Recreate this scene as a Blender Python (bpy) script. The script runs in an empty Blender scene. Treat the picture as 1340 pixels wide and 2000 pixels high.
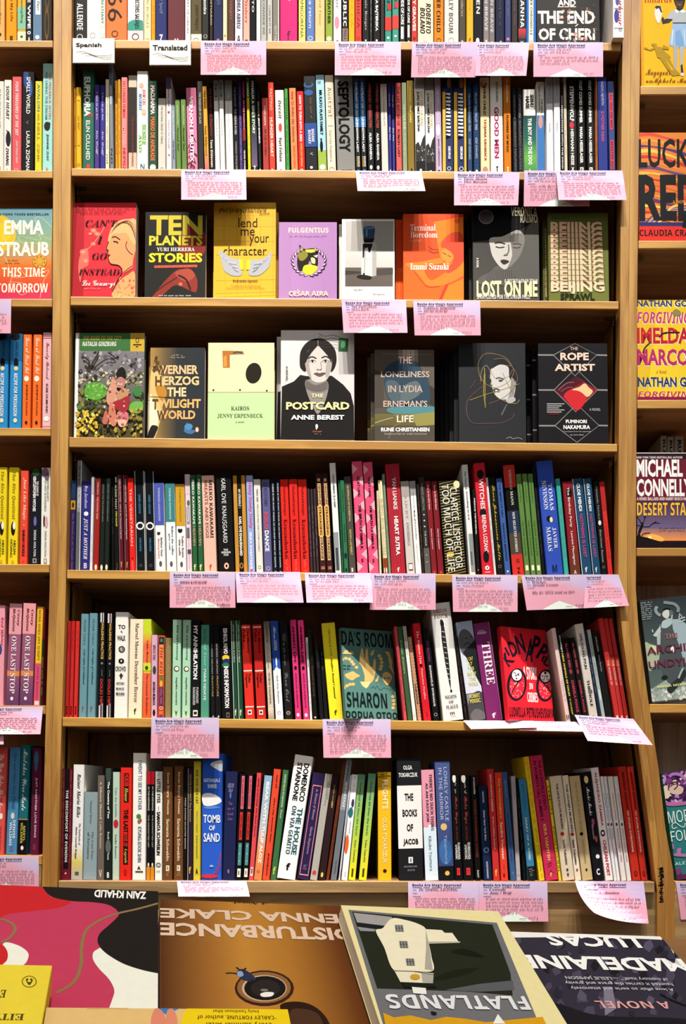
import bpy, math, random
from mathutils import Matrix, Vector

# ---------------------------------------------------------------- camera, light, exposure
SC = bpy.context.scene
COL = SC.collection
PX = 960.0                 # picture units per metre on the plane of the shelf fronts (y = 0)
DIST = 1700.0 / PX         # camera to shelf fronts
ZC = 1.0                   # camera height
CX, CY = 670.0, 1540.0     # where the optical axis meets the picture

cam = bpy.data.cameras.new('camera')
cam.sensor_fit = 'AUTO'
cam.sensor_width = 36.0
cam.lens = 1700.0 / 2000.0 * 36.0
cam.shift_y = (CY - 1000.0) / 2000.0
cam.clip_start = 0.02
cam_o = bpy.data.objects.new('camera', cam)
cam_o.location = (0, -DIST, ZC)
cam_o.rotation_euler = (math.pi / 2, 0, 0)
COL.objects.link(cam_o)
SC.camera = cam_o

W = bpy.data.worlds.new('room_light')
SC.world = W
W.use_nodes = True
_nt = W.node_tree                  # room light: bright from the upper room, dim from below the counters
_bg = _nt.nodes['Background']
_tc = _nt.nodes.new('ShaderNodeTexCoord')
_sx = _nt.nodes.new('ShaderNodeSeparateXYZ')
_rp = _nt.nodes.new('ShaderNodeValToRGB')
_mr = _nt.nodes.new('ShaderNodeMapRange')
_mr.inputs['From Min'].default_value = -1.0
_nt.links.new(_tc.outputs['Generated'], _sx.inputs[0])
_nt.links.new(_sx.outputs['Z'], _mr.inputs['Value'])
_nt.links.new(_mr.outputs['Result'], _rp.inputs['Fac'])
_nt.links.new(_rp.outputs['Color'], _bg.inputs[0])
_e = _rp.color_ramp.elements
_e[0].position, _e[0].color = 0.49, (0.03, 0.024, 0.018, 1)
_e[1].position, _e[1].color = 0.70, (1.0, 0.96, 0.9, 1)
_bg.inputs[1].default_value = 0.68


def lamp(name, loc, target, power, size, color, angle=70):
    d = bpy.data.lights.new(name, 'SPOT')
    d.energy = power
    d.shadow_soft_size = size
    d.color = color
    d.spot_size = math.radians(angle)
    d.spot_blend = 0.5
    o = bpy.data.objects.new(name, d)
    o.location = loc
    o.rotation_euler = (Vector(target) - Vector(loc)).to_track_quat('-Z', 'Y').to_euler()
    COL.objects.link(o)




for _x, _p, _c in ((-1.0, 1500, (1.0, 0.92, 0.80)), (-0.5, 1480, (1.0, 0.94, 0.83)), (0.0, 1450, (1.0, 0.95, 0.86)), (0.5, 1330, (1.0, 0.96, 0.89)), (1.0, 1250, (1.0, 0.96, 0.9))):
    lamp('track_spot', (_x * 1.3, -1.38, 7.0), (_x * 0.72, 0.03, 1.25), _p, 0.035, _c, 18)
lamp('added_table_fill', (0.1, -1.7, 5.2), (0.0, -1.2, 0.9), 470, 0.15, (1.0, 0.94, 0.85), 34)  # added fill lamp, put in only to brighten the table books

SC.view_settings.view_transform = 'Standard'
SC.view_settings.look = 'None'
SC.view_settings.exposure = -0.06
SC.view_settings.gamma = 1.0
SC.view_settings.use_curve_mapping = False

# ---------------------------------------------------------------- helpers


def P(px, py, y=0.0):
    """The point of the plane at depth y that stands at (px, py) in the photograph."""
    k = (DIST + y) / DIST / PX
    return Vector(((px - CX) * k, y, ZC - (py - CY) * k))


def lin(h):
    h = h.strip().lstrip('#')
    if len(h) == 3:
        h = ''.join(c * 2 for c in h)
    v = []
    for i in (0, 2, 4):
        c = int(h[i:i + 2], 16) / 255.0
        v.append(c / 12.92 if c <= 0.04045 else ((c + 0.055) / 1.055) ** 2.4)
    return (v[0], v[1], v[2], 1.0)


def nodes_of(m):
    m.use_nodes = True
    nt = m.node_tree
    return nt, nt.nodes['Principled BSDF']


def print_material(name, rough, spec=0.4, grain=0.06):
    """Printed paper: the ink comes from the colour attribute, with fine paper grain."""
    m = bpy.data.materials.new(name)
    nt, b = nodes_of(m)
    at = nt.nodes.new('ShaderNodeAttribute')
    at.attribute_name = 'ink'
    no = nt.nodes.new('ShaderNodeTexNoise')
    no.inputs['Scale'].default_value = 160
    no.inputs['Detail'].default_value = 3
    mr = nt.nodes.new('ShaderNodeMapRange')
    mr.inputs['To Min'].default_value = 1 - grain
    mr.inputs['To Max'].default_value = 1 + grain
    mx = nt.nodes.new('ShaderNodeMix')
    mx.data_type = 'RGBA'
    mx.blend_type = 'MULTIPLY'
    mx.inputs[0].default_value = 1.0
    co = nt.nodes.new('ShaderNodeTexCoord')
    nt.links.new(co.outputs['Object'], no.inputs['Vector'])
    nt.links.new(no.outputs['Fac'], mr.inputs['Value'])
    nt.links.new(at.outputs['Color'], mx.inputs[6])
    nt.links.new(mr.outputs['Result'], mx.inputs[7])
    nt.links.new(mx.outputs[2], b.inputs['Base Color'])
    b.inputs['Roughness'].default_value = rough
    b.inputs['Specular IOR Level'].default_value = spec
    return m


def wood_material(name, c1, c2, scale, stretch, rough=0.45, bump=0.05):
    m = bpy.data.materials.new(name)
    nt, b = nodes_of(m)
    co = nt.nodes.new('ShaderNodeTexCoord')
    mp = nt.nodes.new('ShaderNodeMapping')
    mp.inputs['Scale'].default_value = stretch
    n1 = nt.nodes.new('ShaderNodeTexNoise')
    n1.inputs['Scale'].default_value = scale
    n1.inputs['Detail'].default_value = 6
    n1.inputs['Roughness'].default_value = 0.6
    n1.inputs['Distortion'].default_value = 0.8
    n2 = nt.nodes.new('ShaderNodeTexNoise')
    n2.inputs['Scale'].default_value = scale * 0.35
    n2.inputs['Detail'].default_value = 2
    ad = nt.nodes.new('ShaderNodeMath')
    ad.operation = 'ADD'
    rp = nt.nodes.new('ShaderNodeValToRGB')
    rp.color_ramp.elements[0].position = 0.72
    rp.color_ramp.elements[0].color = lin(c2)
    rp.color_ramp.elements[1].position = 1.0
    rp.color_ramp.elements[1].color = lin(c1)
    sc = nt.nodes.new('ShaderNodeMath')
    sc.operation = 'MULTIPLY'
    sc.inputs[1].default_value = 0.85
    bp = nt.nodes.new('ShaderNodeBump')
    bp.inputs['Strength'].default_value = bump
    L = nt.links.new
    L(co.outputs['Object'], mp.inputs['Vector'])
    L(mp.outputs['Vector'], n1.inputs['Vector'])
    L(mp.outputs['Vector'], n2.inputs['Vector'])
    L(n1.outputs['Fac'], ad.inputs[0])
    L(n2.outputs['Fac'], ad.inputs[1])
    L(ad.outputs[0], sc.inputs[0])
    L(sc.outputs[0], rp.inputs['Fac'])
    L(rp.outputs['Color'], b.inputs['Base Color'])
    L(n1.outputs['Fac'], bp.inputs['Height'])
    L(bp.outputs['Normal'], b.inputs['Normal'])
    b.inputs['Roughness'].default_value = rough
    return m


def plain_material(name, c, rough=0.5, metal=0.0):
    m = bpy.data.materials.new(name)
    nt, b = nodes_of(m)
    no = nt.nodes.new('ShaderNodeTexNoise')
    no.inputs['Scale'].default_value = 40
    rp = nt.nodes.new('ShaderNodeValToRGB')
    a = lin(c)
    rp.color_ramp.elements[0].color = tuple(v * 0.85 for v in a[:3]) + (1,)
    rp.color_ramp.elements[1].color = tuple(min(1, v * 1.12) for v in a[:3]) + (1,)
    nt.links.new(no.outputs['Fac'], rp.inputs['Fac'])
    nt.links.new(rp.outputs['Color'], b.inputs['Base Color'])
    b.inputs['Roughness'].default_value = rough
    b.inputs['Metallic'].default_value = metal
    return m


M_MATT = print_material('matt_printed_paper', 0.75, 0.04)
M_GLOSS = print_material('laminated_printed_paper', 0.6, 0.05)
M_PAGE = print_material('book_page_edges', 0.85, 0.1, 0.12)
M_VERT = wood_material('maple_upright', 'c5964a', 'a06e30', 9, (7, 7, 0.5))
M_HORI = wood_material('maple_shelf', 'd09f4c', 'b07e36', 9, (0.5, 7, 7))
M_BACK = wood_material('walnut_back_panel', 'b4885e', '8c6644', 8, (5, 5, 0.5), 0.6)
M_SHELF = wood_material('shaded_shelf_wood', 'a87850', '825a38', 9, (0.5, 7, 7), 0.6)  # shelf bodies darker than their maple edges: interior shade put into the colour
M_SIDE = wood_material('side_panel_wood', 'a87a44', '86602f', 8, (5, 5, 0.5), 0.5)
M_BACKR = wood_material('grey_brown_back_panel', 'ccc0b4', 'a4988a', 14, (8, 8, 0.4), 0.6)
M_BASE = wood_material('weathered_base_wood', 'a8885c', '846842', 8, (0.5, 6, 8), 0.55)
M_METAL = plain_material('dark_metal', '1c1a18', 0.4, 0.7)
M_BRACKET = plain_material('shelf_clip_metal', '6a5c48', 0.4, 0.8)
M_PLASTER = plain_material('wall_plaster', 'b8b0a4', 0.9)
M_FLOOR = wood_material('floor_boards', '6a4c30', '4a3420', 6, (0.4, 5, 5), 0.5)

STY = {'s': (0x1D400, 0x1D41A), 'i': (0x1D468, 0x1D482), 'c': (0x1D4D0, 0x1D4EA), 'b': (0x1D5D4, 0x1D5EE),
       'j': (0x1D63C, 0x1D656), 'm': (0x1D670, 0x1D68A), 'n': (0x1D5A0, 0x1D5BA)}
_TXT = {}


def glyphs(s, style=''):
    """Outline of a line of lettering, fitted into the unit square."""
    key = (s, style)
    if key in _TXT:
        return _TXT[key]
    t = s
    if style in STY:
        A, a = STY[style]
        t = ''.join(chr(A + ord(c) - 65) if 'A' <= c <= 'Z' else chr(a + ord(c) - 97) if 'a' <= c <= 'z' else c for c in s)
    cu = bpy.data.curves.new('lettering', 'FONT')
    cu.body = t
    cu.resolution_u = 2
    if style == 'k':
        cu.offset = 0.035
    if style == 'l':
        cu.offset = 0.015
    o = bpy.data.objects.new('lettering', cu)
    me = o.to_mesh()
    vs = [(v.co.x, v.co.y) for v in me.vertices]
    fs = [tuple(p.vertices) for p in me.polygons]
    o.to_mesh_clear()
    bpy.data.objects.remove(o)
    bpy.data.curves.remove(cu)
    if not vs:
        vs, fs = [(0, 0), (1, 0), (1, 1), (0, 1)], []
    x0 = min(v[0] for v in vs); x1 = max(v[0] for v in vs)
    y0 = min(v[1] for v in vs); y1 = max(v[1] for v in vs)
    w = max(1e-6, x1 - x0); h = max(1e-6, y1 - y0)
    r = ([((x - x0) / w, (y - y0) / h) for x, y in vs], fs, w / h)
    _TXT[key] = r
    return r


class MB:
    """Collects faces with ink colours and links them as ONE mesh object."""

    def __init__(self):
        self.v, self.f, self.c = [], [], []

    def poly(self, pts, col, cols=None):
        i = len(self.v)
        self.v += [tuple(p) for p in pts]
        self.f.append(tuple(range(i, i + len(pts))))
        self.c.append(cols if cols else [col] * len(pts))

    def mesh(self, vs, fs, col):
        i = len(self.v)
        self.v += [tuple(p) for p in vs]
        for f in fs:
            self.f.append(tuple(a + i for a in f))
            self.c.append([col] * len(f))

    def box(self, a, b, col=(1, 1, 1, 1)):
        x0, y0, z0 = a
        x1, y1, z1 = b
        vs = [(x0, y0, z0), (x1, y0, z0), (x1, y1, z0), (x0, y1, z0), (x0, y0, z1), (x1, y0, z1), (x1, y1, z1), (x0, y1, z1)]
        self.mesh(vs, [(0, 3, 2, 1), (4, 5, 6, 7), (0, 1, 5, 4), (1, 2, 6, 5), (2, 3, 7, 6), (3, 0, 4, 7)], col)

    def hexa(self, front, dy, col=(1, 1, 1, 1)):
        """A slab whose front face is the four given points, extruded by dy in depth."""
        back = [(p[0], p[1] + dy, p[2]) for p in front]
        self.mesh([tuple(p) for p in front] + back, [(0, 1, 2, 3), (7, 6, 5, 4), (0, 4, 5, 1), (1, 5, 6, 2), (2, 6, 7, 3), (3, 7, 4, 0)], col)

    def build(self, name, mat, parent=None, fix=False):
        me = bpy.data.meshes.new(name)
        me.from_pydata(self.v, [], self.f)
        at = me.color_attributes.new('ink', 'FLOAT_COLOR', 'CORNER')
        flat = [x for cs in self.c for c in cs for x in c]
        at.data.foreach_set('color', flat)
        me.materials.append(mat)
        me.update()
        o = bpy.data.objects.new(name, me)
        COL.objects.link(o)
        if parent is not None:
            o.parent = parent
        return o


def empty(name, mat=None):
    o = bpy.data.objects.new(name, None)
    o.empty_display_size = 0.02
    if mat is not None:
        o.matrix_world = mat
    COL.objects.link(o)
    return o


def tag(o, label=None, cat=None, group=None, kind=None):
    if label: o['label'] = label
    if cat: o['category'] = cat
    if group: o['group'] = group
    if kind: o['kind'] = kind
    return o


class Page:
    """A printed face. at(u, v, n): u across 0..1, v down 0..1, n = lift off the sheet (metres)."""

    def __init__(self, mb, at, w, h, step=0.00005):
        self.mb, self.w, self.h, self.n, self.step = mb, w, h, step, step
        self.at = lambda u, v, n: at(min(1.0, max(0.0, u)), min(1.0, max(0.0, v)), n)

    def up(self):
        self.n += self.step

    def poly(self, pts, col):
        self.mb.poly([self.at(u, v, self.n) for u, v in pts], lin(col)); self.up()

    def rect(self, u0, v0, u1, v1, col):
        self.poly([(u0, v1), (u1, v1), (u1, v0), (u0, v0)], col)

    def grad(self, u0, v0, u1, v1, ct, cb, n=8):
        """Printed blend from ct (top) to cb (bottom); four colours give (top-left, top-right, bottom-right, bottom-left)."""
        a, b = lin(ct), lin(cb)
        for i in range(n):
            s, e = i / n, (i + 1) / n
            ca = tuple(a[j] + (b[j] - a[j]) * s for j in range(4))
            cb_ = tuple(a[j] + (b[j] - a[j]) * e for j in range(4))
            va, vb = v0 + (v1 - v0) * s, v0 + (v1 - v0) * e
            self.mb.poly([self.at(u0, vb, self.n), self.at(u1, vb, self.n), self.at(u1, va, self.n), self.at(u0, va, self.n)], ca, [cb_, cb_, ca, ca])
        self.up()

    def gradu(self, u0, v0, u1, v1, stops, n=5):
        for (ua, c0), (ub, c1) in zip(stops[:-1], stops[1:]):
            a, b = lin(c0), lin(c1)
            x0, x1 = u0 + (u1 - u0) * ua, u0 + (u1 - u0) * ub
            self.mb.poly([self.at(x0, v1, self.n), self.at(x1, v1, self.n), self.at(x1, v0, self.n), self.at(x0, v0, self.n)], a, [a, b, b, a])
        self.up()

    def ell(self, u, v, ru, rv, col, n=20, a0=0, a1=360, rot=0):
        cr, sr = math.cos(math.radians(rot)), math.sin(math.radians(rot))
        asp = self.w / self.h
        pts = []
        full = abs(a1 - a0) >= 360
        for i in range(n if full else n + 1):
            a = math.radians(a0 + (a1 - a0) * i / n)
            x, y = ru * math.cos(a), rv / asp * math.sin(a)
            x, y = x * cr - y * sr, x * sr + y * cr
            pts.append((u + x, v - y * asp))
        self.poly(pts, col)

    def ring(self, u, v, ru, rv, th, col, n=28, a0=0, a1=360):
        pts = [(u + ru * math.cos(math.radians(a0 + (a1 - a0) * i / n)), v - rv * math.sin(math.radians(a0 + (a1 - a0) * i / n))) for i in range(n + 1)]
        self.line(pts, th, col)

    def line(self, pts, th, col):
        """A ribbon of width th (fraction of the page width) along the points."""
        c = lin(col)
        q = [(p[0] * self.w, p[1] * self.h) for p in pts]
        t = th * self.w / 2
        L, R = [], []
        for i, p in enumerate(q):
            a = q[max(0, i - 1)]; b = q[min(len(q) - 1, i + 1)]
            dx, dy = b[0] - a[0], b[1] - a[1]
            d = math.hypot(dx, dy) or 1e-9
            nx, ny = -dy / d * t, dx / d * t
            L.append(((p[0] + nx) / self.w, (p[1] + ny) / self.h))
            R.append(((p[0] - nx) / self.w, (p[1] - ny) / self.h))
        vs = [self.at(u, v, self.n) for u, v in L] + [self.at(u, v, self.n) for u, v in R]
        n = len(q)
        self.mb.mesh(vs, [(i, i + 1, n + i + 1, n + i) for i in range(n - 1)], c)
        self.up()

    def curve(self, pts, th, col, n=8):
        self.line(spline(pts, n), th, col)

    def blob(self, pts, col, n=6):
        self.poly(spline(pts + pts[:1], n, True)[:-1], col)

    def text(self, s, style, col, u0, v0, u1, v1, rot=0, skew=0.0):
        """Lettering fitted into the box. rot 0 upright, 90 reads downwards (spines), 180 upside down."""
        vs, fs, _ = glyphs(s, style)
        out = []
        for x, y in vs:
            x = x + skew * (y - 0.5)
            if rot == 0:
                u, v = u0 + (u1 - u0) * x, v1 + (v0 - v1) * y
            elif rot == 90:
                u, v = u0 + (u1 - u0) * y, v0 + (v1 - v0) * x
            else:
                u, v = u1 + (u0 - u1) * x, v0 + (v1 - v0) * y
            out.append(self.at(u, v, self.n))
        self.mb.mesh(out, fs, lin(col)); self.up()

    def scrawl(self, col, u0, v0, u1, v1, seed, th=0.006, down=False, fill=1.0):
        """One line of illegible handwriting as a pen stroke with word gaps."""
        r = random.Random(seed)
        run = (v1 - v0) if down else (u1 - u0)
        x, words = 0.0, []
        step = 0.010 if not down else 0.012
        while x < run * fill:
            wl = min(run * fill - x, r.uniform(0.035, 0.12))
            pts, s, k = [], 0.0, 0
            while s <= wl:
                amp = r.uniform(0.12, 0.42) if k % 2 else r.uniform(-0.42, -0.1)
                if r.random() < 0.12:
                    amp *= 1.7
                pts.append((x + s, amp)); s += step * r.uniform(0.6, 1.3); k += 1
            if len(pts) > 1:
                words.append(pts)
            x += wl + r.uniform(0.014, 0.028)
        for pts in words:
            if down:
                q = [((u0 + u1) / 2 - a * (u1 - u0), v0 + s) for s, a in pts]
            else:
                q = [(u0 + s, (v0 + v1) / 2 - a * (v1 - v0)) for s, a in pts]
            self.line(q, th, col)
            self.n -= self.step
        self.up()


def spline(pts, n=8, closed=False):
    out = []
    m = len(pts)
    for i in range(m - 1):
        p1, p2 = pts[i], pts[i + 1]
        p0 = pts[i - 1] if i > 0 else (pts[m - 2] if closed else p1)
        p3 = pts[i + 2] if i + 2 < m else (pts[1] if closed else p2)
        for k in range(n):
            t = k / n
            out.append(tuple(0.5 * (2 * p1[j] + (p2[j] - p0[j]) * t + (2 * p0[j] - 5 * p1[j] + 4 * p2[j] - p3[j]) * t * t + (3 * p1[j] - p0[j] - 3 * p2[j] + p3[j]) * t ** 3) for j in (0, 1)))
    out.append(pts[-1])
    return out
# ---------------------------------------------------------------- the room
s = MB(); s.box((-9, -12, -0.1), (9, 0.36, 0.0)); tag(s.build('floor', M_FLOOR), kind='structure')
s = MB(); s.box((-4, 0.30, 0.0), (4, 0.36, 5.6)); tag(s.build('wall_back', M_PLASTER), kind='structure')

# ---------------------------------------------------------------- bookcases
DEEP = 0.262
FLOOR_PY = CY + ZC * PX


def upright(parent, pts, mat, y0=0.0, dy=DEEP):
    """A side panel that follows (py, x0, x1) down its front edge."""
    m = MB()
    for (ya, a0, a1), (yb, b0, b1) in zip(pts[:-1], pts[1:]):
        m.hexa([P(b0, yb), P(b1, yb), P(a1, ya), P(a0, ya)], dy)
    return m.build('side_panel', mat, parent)


LP_L = [(-420, 107, 122.5), (0, 104.5, 120.5), (350, 104, 120), (600, 103, 119), (850, 100, 116.5), (1050, 98, 114), (1150, 97, 112), (1450, 88, 101), (1720, 82, 97.5), (FLOOR_PY, 62, 79)]
LP_R = [(-420, 123, 143), (0, 121, 140), (350, 120.5, 138), (600, 119.5, 136), (850, 117, 133.5), (1050, 114.5, 130), (1150, 112.5, 128.5), (1450, 101.5, 119), (1720, 98, 112.5), (FLOOR_PY, 79.5, 96)]
RP_L = [(-420, 1221, 1236), (0, 1217, 1233), (350, 1213, 1230), (600, 1211.5, 1228), (900, 1208.5, 1225.5), (1150, 1207.5, 1225), (1240, 1216, 1231), (1400, 1239, 1256), (1500, 1253, 1268), (1620, 1269, 1282.5), (1700, 1279, 1294), (1740, 1284, 1299), (1820, 1284, 1299), (FLOOR_PY, 1287, 1302)]
RP_R = [(-420, 1236.5, 1257), (0, 1233.5, 1252), (350, 1230.5, 1247), (600, 1228.5, 1244.5), (900, 1226, 1243), (1150, 1225.5, 1242), (1240, 1231.5, 1248), (1400, 1256.5, 1271), (1500, 1268.5, 1286), (1620, 1283, 1300), (1700, 1294.5, 1315), (1740, 1299.5, 1318), (1820, 1299.5, 1318), (FLOOR_PY, 1302.5, 1321)]


def xat(pts, y, i):
    for a, b in zip(pts[:-1], pts[1:]):
        if a[0] <= y <= b[0]:
            t = (y - a[0]) / (b[0] - a[0])
            return a[i] + (b[i] - a[i]) * t
    return pts[-1][i]


def shelf(parent, x0, x1, yl, yr, tl, tr, mat=M_HORI):
    m = MB()
    a, b, c, d = P(x0, yl + tl), P(x1, yr + tr), P(x1, yr), P(x0, yl)
    m.hexa([p + Vector((0, 0.0052, 0)) for p in (a, b, c, d)], DEEP - 0.01)
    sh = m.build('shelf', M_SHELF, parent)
    m = MB()
    m.hexa([a, b, c, d], 0.005)
    o = m.build('edge_strip', mat, sh)
    bv = o.modifiers.new('edge', 'BEVEL'); bv.width = 0.0012; bv.segments = 2
    return sh


def standard(parent, pts, i, side, yy):
    """Dark slotted metal strip let into a side panel."""
    m = MB()
    for (ya, *a), (yb, *b) in zip(pts[:-1], pts[1:]):
        pa, pb = P(a[i - 1], ya), P(b[i - 1], yb)
        w = 0.0035 * side
        e = 0.0003 * side
        q = [(pb.x - w, yy, pb.z), (pb.x + e, yy, pb.z), (pa.x + e, yy, pa.z), (pa.x - w, yy, pa.z)]
        m.hexa(q if side > 0 else [q[1], q[0], q[3], q[2]], 0.016)
    return m.build('shelf_standard', M_METAL, parent)


def clip(parent, x, z, y, side):
    m = MB()
    xa, xb = sorted((x, x + side * 0.018))
    m.box((xa, y, z - 0.0035), (xb, y + 0.006, z))
    xa, xb = sorted((x, x + side * 0.0025))
    m.box((xa, y, z - 0.016), (xb, y + 0.006, z - 0.0035))
    return m.build('shelf_clip', M_BRACKET, parent)


# middle bookcase: shelf tops at (x 140, x 1210) and edge thickness
MID = [(-176, -170, 16, 16), (77.5, 83.5, 17, 16), (328.5, 337, 15.5, 16), (579, 588.5, 17.5, 15.5), (853.5, 867, 20, 15.5), (1113, 1125, 17.5, 16.5), (1401, 1411.5, 18, 19), (1720.5, 1722.5, 24, 21)]


def base_y(row, x):
    a, b = MID[row][:2]
    return a + (b - a) * (x - 140) / 1070.0


mid = empty('bookcase', Matrix.Translation((0, 0, 0)))
tag(mid, 'wide maple bookcase in the middle filled with seven shelves of books', 'bookcase', 'wooden bookcases along the wall')
upright(mid, LP_R, M_VERT)
upright(mid, RP_L, M_VERT)
for i, (yl, yr, tl, tr) in enumerate(MID):
    k = (yr - yl) / 1070.0
    x0 = xat(LP_R, yl, 2) + 1.5
    x1 = xat(RP_L, yr, 1) - 3.0
    shelf(mid, x0, x1, yl + k * (x0 - 140), yr + k * (x1 - 1210), tl, tr, M_HORI if i < 7 else M_BASE)
    for yy in (0.03, 0.19):
        for sd, pts, j in ((1, LP_R, 2), (-1, RP_L, 1)):
            py = (yl + tl) if sd > 0 else (yr + tr)
            p = P(xat(pts, py, j), py + 1.5)
            clip(mid, p.x + sd * 0.0036, p.z, yy, sd)


def back(parent, f, g, mat):
    """Back panel between the edge lines f(py) and g(py)."""
    m = MB()
    ys = [-420, 0, 350, 600, 900, 1050, 1150, 1240, 1400, 1500, 1620, 1740, FLOOR_PY]
    for ya, yb in zip(ys[:-1], ys[1:]):
        q = [P(f(yb), yb), P(g(yb), yb), P(g(ya), ya), P(f(ya), ya)]
        m.hexa([(p.x, DEEP + 0.0002, max(0.0005, p.z)) for p in q], 0.006)
    return m.build('back_panel', mat, parent)


back(mid, lambda y: xat(LP_R, y, 1) + 0.3, lambda y: xat(RP_L, y, 2) - 0.3, M_BACK)
m = MB(); m.hexa([P(82, FLOOR_PY - 1), P(1286, FLOOR_PY - 1), P(1283, 1744), P(113, 1745)], 0.02)
m.box((P(110, 0).x, 0.02, P(0, 1752).z), (P(1282, 0).x, 0.022, P(0, 1748).z))
bp = m.build('base_panel', M_BASE, mid); bp.location.y = 0.008
for yy in (0.028, 0.188):
    standard(mid, LP_R, 2, 1, yy)
    standard(mid, RP_L, 1, -1, yy)

# left bookcase: its right-hand end shows
LEFT = [(-176, 14), (79, 14), (333, 15), (583.5, 16), (836, 16), (1102, 16.5), (1378, 17), (1671, 18)]
lef = empty('bookcase', Matrix.Translation((P(-420, 0).x, 0, 0)))
tag(lef, 'maple bookcase on the left whose right end stands against the middle bookcase', 'bookcase', 'wooden bookcases along the wall')
LO = lef.location.x


def shift(o, dx):
    for q in [o] + list(o.children):
        for v in q.data.vertices:
            v.co.x -= dx
    return o


shift(upright(lef, LP_L, M_VERT), LO)
shift(upright(lef, [(-420, -440, -422), (FLOOR_PY, -440, -422)], M_VERT), LO)
for yl, t in LEFT:
    x1 = xat(LP_L, yl, 1) - 1.5
    shift(shelf(lef, -422, x1, yl - 2, yl, t, t), LO)
    for yy in (0.03,):
        p = P(xat(LP_L, yl, 1), yl + t + 1.5)
        shift(clip(lef, p.x - 0.0036, p.z, yy, -1), LO)
shift(back(lef, lambda y: -440, lambda y: xat(LP_L, y, 2) - 0.3, M_BACK), LO)
m = MB(); m.hexa([P(-422, FLOOR_PY - 1), P(60, FLOOR_PY - 1), P(81, 1690), P(-422, 1690)], 0.02); shift(m.build('base_panel', M_BASE, lef), LO)
shift(standard(lef, LP_L, 1, -1, 0.028), LO)

# right bookcase: its left-hand end shows
RIGHT = [(-90, 15), (168, 17), (470, 15.5), (781, 17), (1070, 16.5), (1375, 17.5), (1721, 22)]
rig = empty('bookcase', Matrix.Translation((P(1760, 0).x, 0, 0)))
tag(rig, 'maple bookcase on the right holding books face out before a grey-brown back', 'bookcase', 'wooden bookcases along the wall')
RO = rig.location.x
shift(upright(rig, RP_R, M_VERT), RO)
shift(upright(rig, [(-420, 1762, 1782), (FLOOR_PY, 1790, 1810)], M_VERT), RO)
for yl, t in RIGHT:
    x0 = xat(RP_R, yl, 2) + 1.5
    shift(shelf(rig, x0, 1762, yl, yl, t, t), RO)
    p = P(xat(RP_R, yl, 2), yl + t + 5)
    shift(clip(rig, p.x, p.z, 0.02, 1), RO)
shift(back(rig, lambda y: xat(RP_R, y, 1) + 0.3, lambda y: 1780, M_BACKR), RO)
m = MB(); m.hexa([P(1321, FLOOR_PY - 1), P(1762, FLOOR_PY - 1), P(1762, 1743), P(1318, 1743)], 0.02); shift(m.build('base_panel', M_BASE, rig), RO)
# black marker scrawl on the right-hand upright, low down
m = MB(); pg = Page(m, lambda u, v, n: tuple(P(1284 + u * 16, 1690 + v * 76, -0.0002 - n)), 0.016, 0.079)
pg.scrawl('141210', 0.15, 0.05, 0.85, 0.95, 5, 0.13, True)
pg.curve([(0.3, 0.1), (0.7, 0.16), (0.3, 0.2), (0.75, 0.28), (0.35, 0.36)], 0.16, '141210')
o = m.build('marker_scrawl', M_MATT, mid)
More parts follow.
